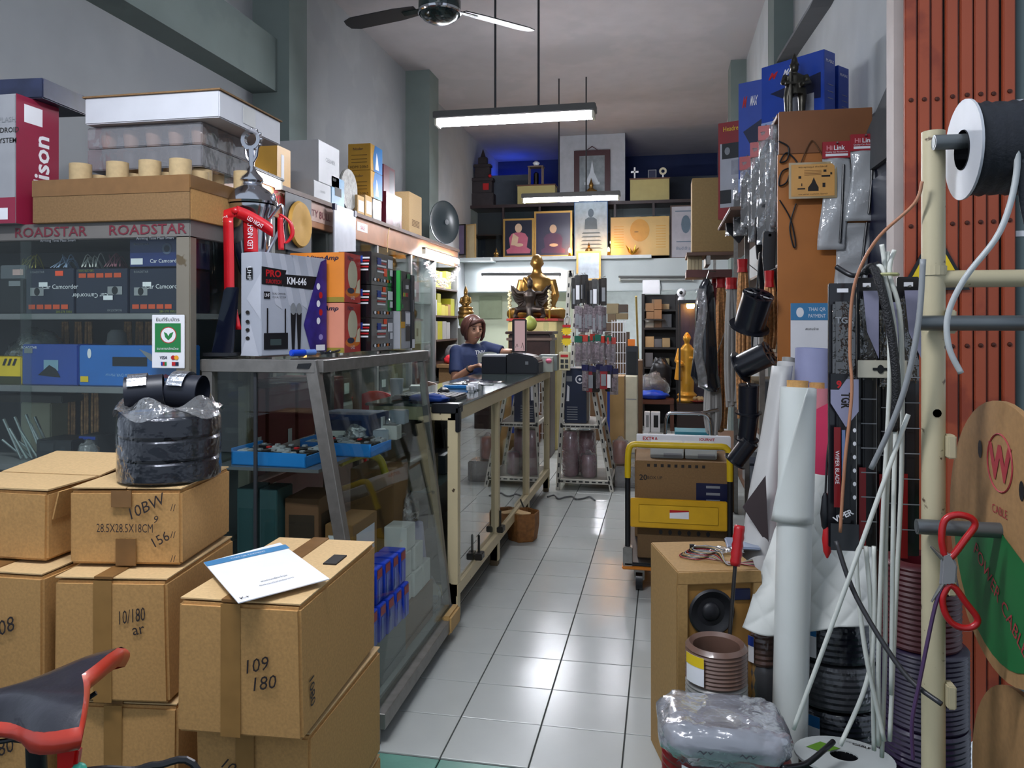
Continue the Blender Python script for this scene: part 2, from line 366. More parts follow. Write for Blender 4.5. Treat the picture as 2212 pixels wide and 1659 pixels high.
# mezzanine
MEZ = mat('mezzanine_white', '#bcc4c4', .7, var=.05, scale=3)
zt, zb = 2.46, 1.96
wbox('mezzanine_beam', (XL, 12.0, zb), (XR, 12.25, zt), MEZ, bevel=.01)
lm = mat('ledge_white', '#cfd3d2', .6)
wbox('mezzanine_ledge', (XL, 11.9, zt), (-.18, 12.3, zt + .05), lm); wbox('mezzanine_floor', (XL, 12.25, zt - .1), (XR, 16, zt), MEZ)
DBLUE = mat('dark_blue_wall', '#27345c', .8, var=.25, scale=1.5)
wbox('wall_mezzanine_back', (XL, 14.6, zt), (XR, 14.8, CEIL), DBLUE)
wbox('mezzanine_partition', (XL, 13.4, zt), (-2.35, 13.55, 4.1), mat('partition_grey', '#565d68', .8)); wbox('mezzanine_partition', (-.25, 13.6, zt), (XR, 13.75, 4.0), mat('partition_slate', '#3d4450', .8))
wbox('wall_back', (XL, 16, 0), (XR, 16.2, zt), mat('back_wall', '#c3c9c6', .8)); 
GWALL = mat('pale_green_wall', '#b5bca4', .75, var=.05, scale=2)
wbox('wall_back_left', (XL, 12.3, 0), (-1.42, 12.42, zb), GWALL)
bx0 = atY(1036, 640, 12.28); bx1 = atY(1084, 688, 12.28); wbox('trim_4', (bx0.x, 12.27, bx1.z), (bx1.x, 12.3, bx0.z), mat('green_panel', '#8f987c', .6))
# tube lamps on the beam: the lit one and the dead one
batten('wall_lamp', 'lit tube lamp fixed to the white mezzanine beam', atY(1040, 596, 11.9), atY(1212, 596, 11.9), hh=.05, hw=.03, group='beam tube lamps')
batten('wall_lamp', 'unlit tube lamp fixed to the white mezzanine beam', atY(1336, 600, 11.93), atY(1500, 600, 11.93), hh=.03, hw=.03, group='beam tube lamps', em=mat('dead_tube', '#9a9c98', .3))
mb = MB(); p = atY(1426, 604, 11.97); q = atY(1427, 636, 11.97); mb.tube([p, (p + q) / 2 + Vector((.01, 0, 0)), q], .006, 6); tag(mb.build('hanging_wire', K_DGREY), 'thin grey wire hanging from the unlit tube lamp', 'wire')
# ceiling fan at rest
fc = Vector((-1.32, 4.45, 3.33)); fan = thing('ceiling_fan', 'dark green ceiling fan with long dark blades', 'fan', fc)
FANM = mat('fan_dark', '#1c2b2a', .2, .3, coat=.6)
mb = MB(); mb.lathe([(.0, -.07), (.06, -.064), (.1, -.045), (.124, -.012), (.128, .02), (.128, .06), (.10, .10), (.05, .12), (.0, .125)], fc, 28); mb.build('motor', FANM, fan, smooth=True)
mb = MB(); mb.lathe([(.124, -.02), (.131, -.014), (.131, .0), (.124, .006)], fc, 28, caps=False); mb.build('chrome_ring', K_CHROME, fan, smooth=True)
mb = MB(); mb.cyl(fc + Vector((0, 0, .11)), (fc.x, fc.y, CEIL - .06), .013); mb.build('down_rod', FANM, fan)
mb = MB(); mb.lathe([(.03, CEIL - .12), (.065, CEIL - .01), (.06, CEIL)], (fc.x, fc.y, 0), 16); mb.build('canopy', FANM, fan, smooth=True)
for k, a in enumerate((.8, .8 + 2.094, .8 + 4.189)):
    R = Matrix.Translation(fc + Vector((0, 0, .03))) @ Matrix.Rotation(a, 4, 'Z') @ Matrix.Rotation(.2, 4, 'X')
    mb = MB(); mb.prism([(.16, -.045), (.3, -.06), (.62, -.062), (.68, -.04), (.69, 0), (.68, .04), (.62, .062), (.3, .06), (.16, .045)], .006, R); mb.build('blade', mat('blade_dark', '#14161a', .5), fan)
    mb = MB(); mb.box((.1, -.02, -.004), (.26, .02, 0), R); mb.build('blade_bracket', FANM, fan)
# ------------------------------------------------------------------ brown cartons on the pavement
K_TAPE2 = mat('faded_tape', '#96703f', .3, var=.1, scale=20)
def brown(label, fl, w, d, h, rz, name='carton', m=None, tape=True, flap=True, group='brown cartons stacked at the entrance', side=True):
    c = Carton(name, label, 'carton', fl, (w, d, h), m or K_CARD, rz, group, bevel=.006, jit=.004)
    if flap:
        for k, (u0, u1) in enumerate(((.0, .494), (.506, 1.0))):
            c.slab('T', u0 + .01 * (k == 0), .01, u1 - .01 * (k == 1), .99, m or K_CARD3, 'flap', .003)
    if tape:
        c.slab('T', .36, -.0, .52, 1, K_TAPE, 'tape', .0062); c.slab('F', .36, .0, .52, 1.0, K_TAPE2, 'tape', .001)
    return c
PEN = mat('marker_ink', '#2a2020', .6)
c = brown('carton handwritten 10/180 under the small printed carton', (-1.376, 1.529, .585), .27, .36, .278, .137)
c.text('F', '10/180', .7, .72, .11, PEN, w=.24, rot=.18, shear=.3); c.text('F', 'ar', .76, .6, .06, PEN, rot=.2)
for z0, n in ((.295, 'second'), (.005, 'third')):
    d = brown('lower carton %s below the one marked 10/180' % n, (-1.36, 1.545, z0), .27, .36, .278, .12)
    if z0 > .1: d.text('F', '1080', .8, .45, .07, PEN, rot=1.3, shear=.3)
e = brown('large carton handwritten 109 180 under the payment sheet', (-1.011, 1.464, .585), .275, .475, .278, .04)
e.text('F', '109', .66, .56, .1, PEN, rot=.25, shear=.3); e.text('F', '180', .72, .43, .1, PEN, rot=.2, shear=.3); e.text('R', '1080', .1, .3, .09, PEN, rot=-1.45, bold=.01)
e.slab('T', .78, .55, .9, .7, K_INK, 'printed_mark', .0065)
for z0, n in ((.295, 'directly'), (.005, 'two')):
    d = brown('carton %s below the one with the payment sheet' % n, (-1.0, 1.51, z0), .265, .455, .278, .03)
    if z0 > .1: d.text('F', '10 8 5', .4, .68, .09, PEN, rot=-.5, shear=.2)
b = brown('small carton printed 28.5X28.5X18CM under the black pipe roll', (-1.391, 1.597, .876), .272, .285, .178, .16, tape=False)
b.text('F', '28.5X28.5X18CM', .5, .5, .115, PEN, w=.5); b.text('F', '10BW', .7, .8, .15, PEN, rot=.45, shear=.2); b.text('F', '9', .78, .62, .1, PEN, shear=.2); b.text('F', '156', .82, .36, .13, PEN, rot=.5)
b.slab('F', .38, .78, .56, 1, K_TAPE, 'tape', .003); b.slab('F', .42, 0, .6, .36, K_TAPE, 'tape', .003)
for v in (.1, .42, .78): b.text('F', '//', .93, v, .09, PEN)
g = brown('open topped carton at the picture edge beside the pipe roll', (-1.76, 1.60, .876), .3, .38, .17, .02, flap=False, tape=False)
mb = MB(); Wg = W(g.root); mb.box((0, 0, .17), (.3, .17, .174), Wg); mb.build('flap', K_CARD3, g.root)
mb = MB(); mb.box((0, 0, 0), (.3, .2, .004), Wg @ Matrix.Translation((0, .18, .17)) @ Matrix.Rotation(.12, 4, 'X')); mb.build('flap', K_CARD3, g.root)
mb = MB(); mb.box((0, 0, 0), (.004, .36, .07), Wg @ Matrix.Translation((.302, .01, .1)) @ Matrix.Rotation(.25, 4, 'Y')); mb.build('flap', K_CARD, g.root)
for z0, n in ((.585, 'upper'), (.295, 'middle'), (.005, 'bottom')):
    d = brown('%s carton below the open topped one at the picture edge' % n, (-1.70 - .02 * (z0 < .5), 1.53, z0), .285, .36, .278, .03)
    if z0 > .2: d.text('F', '1808' if z0 > .5 else '10/180', .62, .55, .12, PEN, rot=.4, shear=.3)
mb = MB(); p = atZ(402, 1545, .5); mb.box((p.x + .022, p.y + .05, 0), (p.x + .05, p.y + .09, .56)); tag(mb.build('foam_board', K_WHITE), 'white foam strip standing between the two carton stacks', 'board')
# payment sheet lying on the carton (code left out)
q = [atZ(x, y, .884) for x, y in ((515, 1302), (712, 1250), (605, 1172), (440, 1215))]
sh = thing('payment_sheet', 'white payment sheet with blue header lying on the carton', 'sign', q[0])
mb = MB(); mb.add(q + [v - Vector((0, 0, .002)) for v in q], [(0, 1, 2, 3), (7, 6, 5, 4), (0, 4, 5, 1), (1, 5, 6, 2), (2, 6, 7, 3), (3, 7, 4, 0)]); mb.build('sheet', K_WHITE, sh)
ex = (q[1] - q[0]); ey = (q[3] - q[0]); PM = plane(q[0], ex, Vector((0, 0, 1)).cross(ex)); wx = ex.length; hy = (ey - ey.project(ex)).length; sk = ey.dot(ex) / ex.length / hy
HB = mat('header_blue', '#3f7fae', .5)
def shp(u, v): return (u * wx + sk * v * hy, v * hy)
patch(sh, PM, [shp(0, .88), shp(1, .88), shp(1, 1), shp(0, 1)], HB, 'header')
lettering(sh, PM, 'THAI QR PAYMENT', *shp(.5, .935), .011, K_WHITE, w=.09); lettering(sh, PM, 'รับชำระเงินทุกธนาคาร', *shp(.5, .2), .01, K_INK); lettering(sh, PM, 'สแกนเพื่อจ่าย', *shp(.5, .28), .01, K_INK); lettering(sh, PM, 'K+', *shp(.09, .06), .012, K_INK)
# ------------------------------------------------------------------ bicycle
bz = .93; bk = thing('bicycle', 'bicycle with black and red saddle in front of the cartons', 'bicycle', (-.95, .98, 0))
SADB = mat('saddle_black', '#23222a', .28, coat=.3, var=.2, scale=30, bump=.1, bscale=60); SADR = mat('saddle_red', '#b8341f', .35, coat=.3)
def sad(u, v, off=0.0, zoff=0.0):   # u 0 rear ..1 nose, v -1..1
    w = (.079 if u < .12 else .079 * (1 - ((u - .12) / .5) ** 1.3) if u < .45 else .03) ; w = max(w, .022) if u > .3 else w
    w = .078 * (1 / (1 + math.exp((u - .3) * 14))) + .021 - (.012 * max(0, u - .8) / .2)
    notch = .03 * (1 - abs(v)) ** 1.5 * max(0, 1 - u * 5)
    lx = .27 * u + notch; ly = v * (w * 1.28); x = -.80 - .9 * lx - .43 * ly; y = .985 - .43 * lx + .9 * ly; z = bz + .012 * math.cos(u * 3) + .012 * abs(v) ** 2 * (u < .35) * (1 - u / .35) - .028 * abs(v) ** 4 + zoff
    return Vector((x, y, z))
mb = MB(); mb.grid(lambda a, b_: sad(a, 2 * b_ - 1), 18, 14); mb.build('saddle_top', SADB, bk, smooth='all')
def skirt(a, t):
    if a < .4: u = 1 - a / .4; v = -1
    elif a < .6: u = 0; v = -1 + 2 * (a - .4) / .2
    else: u = (a - .6) / .4; v = 1
    p = sad(u, v); c = Vector((-.86 - .12 * u, .955 - .05 * u, bz)); o = (p - c); o.z = 0; dep = .03 if u < .3 else .022
    return p + o.normalized() * (.012 * math.sin(t * math.pi)) + Vector((0, 0, -dep * t))
mb = MB(); mb.grid(skirt, 40, 5); mb.build('saddle_side', SADR, bk, smooth='all')
for s in (-1, 1):
    mb = MB(); mb.tube(spline([(-1.0, .89 + s * .02, bz - .02), (-.95, .92 + s * .022, bz - .06), (-.88, .95 + s * .022, bz - .06), (-.83, .97 + s * .035, bz - .03)]), .0035, 8); mb.build('saddle_rail', K_BLACK, bk)
mb = MB(); mb.cyl((-.885, .95, bz - .045), (-.90, .985, .45), .0135); mb.build('seat_post', K_BLACK, bk, smooth=True)
mb = MB(); mb.box((-.915, .93, bz - .075), (-.855, .97, bz - .05)); mb.build('clamp', K_BLACK, bk, bevel=.005)
mb = MB(); mb.cyl((-.875, .94, bz - .14), (-.845, .94, bz - .14), .013); mb.build('clamp_bolt', K_BLACK, bk)
mb = MB(); mb.prism([(0, 0), (.026, .008), (.03, .036), (.012, .052), (0, .048)], .016, plane((-.80, .905, bz - .085), (1, .2, 0), (0, 0, 1))); mb.build('rear_reflector', mat('reflector_red', '#c0100e', .2, coat=.5), bk, bevel=.004)
mb = MB(); mb.tube([(-.9, .985, .62), (-.97, .985, .28)], .018, 10); mb.tube([(-.9, .985, .62), (-1.5, .985, .68)], .018, 10); mb.tube([(-.97, .985, .28), (-1.5, .985, .6)], .02, 10)
mb.tube([(-.9, .985, .6), (-.6, .985, .3)], .01, 8); mb.tube([(-.97, .985, .28), (-.6, .985, .3)], .01, 8); mb.build('frame', mat('frame_black', '#17181d', .3), bk, smooth=True)
for cx_ in (-.6, -1.62):
    mb = MB(); mb.tube([(cx_ + .29 * math.cos(a * math.pi / 16), .985, .31 + .29 * math.sin(a * math.pi / 16)) for a in range(32)], .019, 8, closed=True); wo = mb.build('wheel', mat('tyre', '#191919', .7), bk, smooth=True)
    mb = MB(); mb.cyl((cx_, .95, .31), (cx_, 1.02, .31), .02); mb.build('hub', K_STEEL, wo)
    mb = MB(); [mb.cyl((cx_, .985, .31), (cx_ + .28 * math.cos(a), .985, .31 + .28 * math.sin(a)), .0015, n=4) for a in [k * .5236 for k in range(12)]]; mb.build('spokes', K_STEEL, wo)
mb = MB(); mb.tube(spline([(-1.5, .985, .58), (-1.56, .985, .9), (-1.62, .985, .95)]), .013, 8); mb.tube([(-1.6, .7, .97), (-1.6, 1.27, .97)], .012, 8); mb.tube([(-1.62, .985, .31), (-1.53, .985, .62)], .013, 8); mb.build('handlebar', K_BLACK, bk)
p = atY(168, 1668, .9); mb = MB(); mb.ball(p, (.012, .012, .012), 12, 8); mb.build('cable_end', mat('teal_cap', '#3fb59a', .4), bk, smooth='all')
mb = MB(); mb.tube(spline([p, atY(230, 1662, .92), atY(290, 1664, .95), atY(340, 1653, .97), atY(430, 1668, 1.0), (-.6, .985, .62)]), .005, 6); mb.build('cable', K_BLACK, bk)
# ------------------------------------------------------------------ black pipe roll on the small carton
pr = atZ(312, 1052, 1.062); pc = Vector((pr.x - .015, pr.y + .118, 1.062)); t = thing('strap_roll', 'stack of black strap rolls shrink wrapped on the small carton', 'roll', pc)
STR = mat('black_strap', '#111218', .3, coat=.5, var=.2, scale=14)
for k in range(3):
    mb = MB(); z = .002 + k * .054; mb.lathe([(.06, z), (.115, z), (.1205, z + .006), (.1205, z + .046), (.115, z + .052), (.06, z + .052)], pc, 36); mb.build('roll', STR, t, smooth=True)
mb = MB(); mb.lathe([(.1212, .004), (.1225, .03), (.1218, .055), (.1228, .1), (.1222, .15), (.117, .168), (.06, .166)], pc, 36, caps=False); mb.build('shrink_wrap', glassy('shrink_wrap', '#eceef4', .03, 3, .12, 0, '#cfd3e6', .6, 20), t, smooth='all')
mb = MB(); mb.grid(lambda u, v: pc + Vector(((.13 - .03 * v) * math.cos(u * 6.283), (.13 - .03 * v) * math.sin(u * 6.283), .168 + .03 * v + .014 * math.sin(u * 31 + v * 3))), 48, 4); mb.build('plastic_skirt', K_FILM, t, smooth='all')
for k, (a, b_, lab) in enumerate((((-.085, -.055, .214), (-.01, -.01, .22), 'short black pipe piece with silver lining on the roll'), ((.005, .0, .22), (.085, .01, .216), 'short black pipe piece with hollow end on the roll'))):
    A = pc + Vector(a); B = pc + Vector(b_); tt = thing('pipe_piece', lab, 'pipe', A, group='pipe pieces on the strap roll'); d = B - A
    mb = MB(); mb.tube([A, B], .042, 20, caps=False); mb.tube([A + d * .001, B], .038, 20, caps=False); mb.build('pipe_wall', mat('pipe_navy', '#171a26', .45), tt, smooth='all')
    mb = MB(); mb.grid(lambda u, v: A + d * (.1 + .5 * v) + (d.normalized().orthogonal() * math.cos(u * 2) + d.normalized().cross(d.normalized().orthogonal()) * math.sin(u * 2)) * .036, 8, 4); mb.build('foil_lining', mat('foil', '#b9bcc2', .25, .9, bump=.5, bscale=80), tt)
# ------------------------------------------------------------------ glass cabinet facing the street
CX0, CX1, CYF, CYB, CZT = -3.0, -1.625, 2.42, 2.86, 1.815
ALU = spotted('worn_aluminium', '#8d8577', '#6d5f4a', 14, .6, .45, .5)
cab = thing('display_cabinet', 'tall glass display cabinet of car electronics facing the street', 'cabinet', (-2.3, 2.64, 0))
for x in (CX0, CX1 - .055):
    for y in (CYF, CYB - .04):
        mb = MB(); mb.box((x, y, 0), (x + .055, y + .04, CZT)); mb.build('post', ALU, cab, bevel=.003)
SHZ = (.3, .62, .93, 1.222, 1.488)
for z in SHZ:
    mb = MB(); mb.box((CX0 + .03, CYF + .012, z - .022), (CX1 - .03, CYB - .02, z)); mb.build('shelf', mat('cabinet_shelf', '#78797a', .5), cab, bevel=.002)
mb = MB(); mb.box((CX0 - .003, CYF - .003, CZT - .06), (CX1 + .003, CYB, CZT)); top = mb.build('top_board', mat('cabinet_top', '#6e6a66', .5), cab, bevel=.003)
mb = MB(); mb.box((CX0, CYF, 0), (CX1, CYB, .06)); mb.build('plinth', ALU, cab)
mb = MB(); mb.box((CX0 + .02, CYB - .015, .06), (CX1 - .02, CYB, CZT - .06)); mb.build('back_panel', mat('cabinet_back', '#4c4d50', .6), cab)
mb = MB(); mb.box((CX1 - .015, CYF + .04, .06), (CX1 - .01, CYB - .04, CZT - .06)); mb.build('side_pane', K_GLASS, cab)
for x0, x1, y in ((CX0 + .05, -2.28, CYF + .008), (-2.32, CX1 - .055, CYF + .002)):
    mb = MB(); mb.box((x0, y, .07), (x1, y + .004, CZT - .06)); pn = mb.build('sliding_pane', K_GLASS, cab)
RSM = mat('maroon_letters', '#6e2230', .5)
FM = plane((0, CYF - .004, 0), (1, 0, 0), (0, 0, 1))
for px0, px1 in ((35, 190), (238, 405)):
    a = atY(px0, 478, CYF); b2 = atY(px1, 478, CYF); lettering(cab, FM, 'ROADSTAR', (a.x + b2.x) / 2, 1.785, .036, RSM, w=b2.x - a.x, bold=.01, name='sticker_lettering')
    lettering(cab, FM, 'Arriving Time Mass Smart', (a.x + b2.x) / 2 + .03, 1.755 - .003, .013, K_GREY, name='sticker_lettering')
# camera boxes on the upper shelf
CAMB = mat('camera_box', '#131a33', .3, coat=.3, var=.3, scale=3); CAMB2 = mat('camera_box_blue', '#1b2c6b', .3, coat=.3, var=.15, scale=4)
def cambox(px0, px1, pyt, pyb, label, flip=False, top=False, Y=2.475):
    a, w, h = ybox(px0, px1, pyt, pyb, Y); a.z = 1.489 if not top else 1.489 + k1.h + .002
    c = Carton('camera_box', label, 'box', a, (w - .004, .2, h), CAMB2 if top else CAMB, 0, 'boxed car cameras on the upper shelf', bevel=.002)
    r = math.pi if flip else 0
    def V(x): return 1 - x if flip else x
    if top:
        c.ell('F', .78, .62, .1, .2, mat('lens_grey', '#56627e', .4), 'lens_print'); c.ell('F', .78, .62, .06, .12, K_NAVY, 'lens_print'); c.rect('F', .03, .08, .28, .3, K_WHITE, 'sticker'); c.text('F', 'Car Camcorder', .75, .2, .13, K_WHITE); c.text('F', 'ROADSTAR', .25, .8, .08, K_GREY)
    else:
        for k in range(5): c.rect('F', *((.06 + .17 * k, .1, .2 + .17 * k, .2) if not flip else (.06 + .17 * k, .8, .2 + .17 * k, .9)), mat('orange_bar', '#c9502a', .5), 'feature_bar')
        c.text('F', 'Car Camcorder', V(.72), V(.6), .1, K_WHITE, rot=r); c.text('F', 'ROADSTAR', V(.25), V(.93), .05, K_GREY, rot=r)
        c.rect('F', *sorted((V(.1), V(.38)))[:1], min(V(.4), V(.58)), max(V(.1), V(.38)), max(V(.4), V(.58)), mat('camera_print', '#8d8f92', .4), 'camera_print'); c.ell('F', V(.24), V(.49), .06, .09, K_BLACK, 'lens_print')
        c.rect('F', min(V(.28), V(.46)), min(V(.6), V(.7)), max(V(.28), V(.46)), max(V(.6), V(.7)), K_WHITE, 'camera_print'); c.text('F', '280-278 500U', V(.8), V(.04), .05, mat('olive_ink', '#7d8428', .5), rot=r)
    return c
k1 = cambox(56, 162, 568, 664, 'dark camera box with an orange price sticker'); k1.slab('F', .62, .84, .78, .95, mat('price_orange', '#ff5a33', .5), 'price_sticker')
cambox(164, 278, 568, 664, 'dark camera box standing upside down on the shelf', True)
cambox(280, 386, 568, 664, 'dark camera box under the plain blue box'); cambox(280, 386, 505, 566, 'blue camera box with big lens ring on the stack', top=True)
a, w, h = ybox(-20, 52, 590, 664, 2.475); a.z = 1.489
c = Carton('camera_box', 'black box with grey tag at the cabinet edge', 'box', a, (w, .2, h), K_BLACK, group='boxed car cameras on the upper shelf'); c.rect('F', .55, .8, .9, .95, K_GREY, 'tag')
a2 = a + Vector((.02, .02, h)); c = Carton('camera_box', 'grey wrapped box on the black box at the cabinet edge', 'box', a2, (w - .03, .17, .055), mat('grey_wrap', '#5d6066', .35, coat=.3)); c.rect('F', .5, .3, .9, .7, mat('pink_tag', '#c9a9a4', .5), 'tag')
for k, (px, col, lab) in enumerate(((150, '#9fb1cf', 'bundle of pale blue wires lying on camera boxes'), (215, '#c9c9c4', 'bundle of white wires lying on camera boxes'), (255, '#8c5a66', 'thin maroon wires lying on camera boxes'), (75, '#a79c58', 'small yellow tagged cable coil on camera boxes'))):
    p = atY(px, 566, 2.56); p.z = k1.root.location.z + k1.h + .003; mb = MB()
    for i in range(9):
        s = random.uniform(-.03, .03); mb.tube(spline([p + Vector((s, .02, .002)), p + Vector((s * 1.2, -.02, .03 + random.random() * .03)), p + Vector((s * .5 + random.uniform(-.04, .04), -.05, .004))], 4), .002, 5)
    tag(mb.build('wire_bundle', mat('wire_' + str(k), col, .5)), lab, 'wires', 'wire bundles on the camera boxes')
# long blue mirror boxes on the middle shelf
a, w, h = ybox(47, 168, 742, 830, 2.46); a.z = 1.223
c = Carton('mirror_box', 'square deep blue box with motorcycle picture beside the long box', 'box', a, (w, .12, h), mat('mirror_blue', '#173f97', .3, coat=.4)); c.rect('F', .4, .36, .66, .62, mat('sky_print', '#7fa3b5', .5), 'picture'); c.poly('F', [(.3, .25), (.5, .5), (.62, .4), (.7, .2), (.5, .22)], K_BLACK, 'motorcycle_print'); c.text('F', 'ROADSTAR', .14, .92, .06, K_WHITE); c.rect('F', .05, .78, .2, .9, K_GREY, 'logo_print')
a, w, h = ybox(170, 390, 742, 830, 2.46); a.z = 1.223
c = Carton('mirror_box', 'long bright blue rear view mirror box', 'box', a, (w, .12, h), mat('mirror_bright', '#1466b8', .28, coat=.4)); c.text('F', 'ROADSTAR', .84, .1, .085, K_WHITE, rot=math.pi, bold=.01); c.text('F', 'Vehicle Rear View DVR Mirror', .5, .28, .07, mat('pale_blue', '#8fb4d8', .5), rot=math.pi)
c.rect('F', .34, .5, .68, .72, K_BLACK, 'mirror_print'); c.poly('F', [(.6, .92), (.7, .66), (.74, .6), (.72, .8)], K_GREY, 'screen_print'); c.poly('F', [(.8, .26), (.86, .32), (.92, .26), (.86, .22)], mat('crimson_logo', '#8e2148', .5), 'logo'); c.rect('F', .02, .1, .1, .24, K_YEL, 'badge'); c.ell('F', .11, .8, .02, .12, K_WHITE, 'badge')
a, w, h = ybox(-60, 46, 768, 826, 2.47); a.z = 1.223
c = Carton('tool_box', 'yellow and black striped box at the end of the middle shelf', 'box', a, (w, .12, h), K_YEL)
for k in range(3): c.poly('F', [(.62 + .1 * k, .7), (.67 + .1 * k, .7), (.72 + .1 * k, .95), (.67 + .1 * k, .95)], K_BLACK, 'stripe')
c.rect('F', 0, 0, 1, .3, mat('olive_black', '#3b3a1c', .5), 'stripe')
def bag(name, label, c, r, m=None, group=None, seed=0, nu=22, nv=14, amp=.25, cat='bag', flat=True, top=1.0):
    c = Vector(c)
    def fn(d, p):
        n = noise.noise(Vector((d.x * 2.3 + seed, d.y * 2.3, d.z * 2.3 - seed))) + .5 * noise.noise(Vector((d.x * 6 + seed, d.y * 6, d.z * 6)))
        q_ = p * (1 + amp * n)
        if flat and q_.z < -r[2] * .72: q_.z = -r[2] * .72
        return q_
    mb = MB(); mb.ball(c + Vector((0, 0, r[2] * .72 if flat else 0)), r, nu, nv, fn=fn); return tag(mb.build(name, m or K_FILM, smooth='all'), label, cat, group)
p = atY(55, 826, 2.62); bag('plastic_bag', 'clear plastic bag slumped over the yellow striped box', (p.x, 2.68, 1.223), (.12, .09, .12), glassy('grey_film', '#c9ced0', .1, 2, .15, .45, '#aab2b2', .8, 20), seed=3)
mb = MB(); p = atY(245, 742, 2.64); mb.lathe([(.028, 0), (.036, .11), (.04, .155), (.036, .16), (.033, .19), (.02, .205)], (p.x, 2.66, 1.223), 20); tag(mb.build('paper_cup', mat('cup_white', '#a9a6a2', .5), smooth=True), 'white paper cup with domed lid behind the blue box', 'cup')
COP = mat('copper_braid', '#d09a68', .35, .6, .35, 60, .4, 200)
for k, px in enumerate((150, 178, 200, 285, 310, 330)):
    for sh_z, (z0, z1) in ((0, (1.23, 1.46)), (1, (.935, 1.19))):
        if sh_z and k in (3,): continue
        p = atY(px - 8, 700, 2.78); x = p.x + (.03 if sh_z else 0); mb = MB()
        for s in (-.008, .004, .013): mb.tube(spline([(x + s, 2.775, z0), (x + s * 1.3, 2.775, (z0 + z1) / 2), (x + s, 2.775, z1)], 4), .006, 6)
        tag(mb.build('copper_cable', COP), '%s copper braided cable on the %s shelf of the street cabinet' % (ORD[k], 'lower' if sh_z else 'middle'), 'cable', 'copper cables in the street cabinet')
# things on the lower shelf
for k, (px, py) in enumerate(((8, 905), (20, 925), (32, 900), (44, 930), (56, 895), (66, 915), (28, 950), (12, 955), (50, 960), (75, 900))):
    p = atY(px, py, 2.5 + .006 * k); q2 = Vector((p.x + .06, 2.52 + .006 * k, .936)); mb = MB()
    d_ = (p - q2); mb.cyl(q2, q2 + d_.normalized() * max(.1, d_.length), .0055, n=8); o = tag(mb.build('metal_tube', mat('zinc_tube', '#aeb7b6', .25, .8), smooth=True), '%s slim zinc tube of the fan on the lower shelf' % ORD[k], 'tube', 'fan of zinc tubes on the lower shelf')
a, w, h = ybox(82, 160, 945, 985, 2.5); c = Carton('radio_unit', 'black car radio on the lower cabinet shelf', 'radio', (a.x, 2.49, .931), (w, .14, .085), K_BLACK); c.rect('F', .12, .5, .5, .85, K_DGREY, 'display'); c.ell('F', .75, .5, .08, .25, K_DGREY, 'knob_print')
a, w, h = ybox(150, 190, 940, 985, 2.52); c = Carton('radio_unit', 'small dark box with blue edge on the lower shelf', 'box', (a.x + .012, 2.55, .931), (w, .1, .095), K_DGREY); c.rect('F', .05, .85, .95, .97, K_BLUE, 'edge_print')
p = atY(195, 960, 2.52); bag('plastic_bag', 'silvery clear bag beside the dark box', (p.x + .02, 2.49, .931), (.035, .04, .05), K_FILM, seed=9)
a, w, h = ybox(8, 75, 862, 900, 2.6); c = Carton('cream_box', 'pale yellow box behind the zinc tubes', 'box', (a.x, 2.68, .931), (w, .1, .2), mat('pale_yellow_box', '#b5b095', .6))
a, w, h = ybox(-20, 95, 850, 870, 2.6); c = Carton('grey_tray', 'dark grey tray lying across the pale yellow box', 'tray', (a.x - .02, 2.66, 1.134), (w + .05, .14, .03), mat('tray_brown', '#4f4a44', .6))
# bank card sign on the glass
a, w, h = ybox(328, 398, 680, 795, CYF - .006); sg = Carton('card_sign', 'white and green bank card sign stuck on the cabinet glass', 'sign', (a.x, CYF - .006, a.z), (w, .004, h), K_WHITE, bevel=.0015)
SG = mat('bank_green', '#1f7a3e', .4); sg.rect('F', .1, .3, .9, .84, SG, 'green_panel'); sg.ell('F', .52, .62, .25, .155, K_RED, 'ring'); sg.ell('F', .52, .62, .225, .14, K_WHITE, 'ring'); sg.poly('F', [(.52, .52), (.62, .58), (.68, .68), (.56, .65), (.52, .6), (.48, .65), (.38, .68), (.42, .58)], SG, 'leaf_emblem')
sg.text('F', 'ยินดีรับบัตร', .5, .915, .07, K_INK, w=.72); sg.text('F', 'ธนาคารกสิกรไทย', .5, .37, .05, K_WHITE, w=.66); sg.text('F', 'VISA', .37, .2, .06, K_NAVY, bold=.02, shear=.2)
sg.ell('F', .67, .2, .07, .042, K_RED, 'card_mark'); sg.ell('F', .77, .2, .07, .042, mat('card_yellow', '#eda324', .5), 'card_mark')
for k, cm in enumerate((K_BLUE, K_RED, K_GREEN)): sg.rect('F', .29 + .06 * k, .05, .35 + .06 * k, .12, cm, 'card_mark')
sg.rect('F', .63, .05, .74, .12, K_RED, 'card_mark'); sg.rect('F', .74, .05, .84, .12, K_NAVY, 'card_mark')
# ------------------------------------------------------------------ on top of the street cabinet
MAR = mat('maroon_box', '#8c1f3c', .4, var=.06)
a = atY(34, 465, 2.38); c = Carton('dash_box', 'tall maroon box with grey front on the cabinet top', 'box', (a.x - .32, 2.38, CZT), (.32, .2, 2.285 - CZT), mat('box_grey_front', '#9a9b9f', .4), 0)
c.rect('F', 0, 0, 1, .2, MAR, 'band'); c.rect('R', 0, 0, 1, 1, MAR, 'side_print'); c.text('F', 'ANDROID', .86, .72, .04, K_INK, bold=.01); c.text('F', 'SYSTEM', .88, .64, .04, K_INK, bold=.01); c.text('F', 'SPLASH', .87, .8, .04, K_GREY); c.text('R', 'dison', .58, .5, .16, K_WHITE, rot=HALF, bold=.02); c.slab('R', .18, .8, .6, .94, K_WHITE, 'sticker'); c.rect('F', .78, .03, .9, .12, K_WHITE, 'badge')
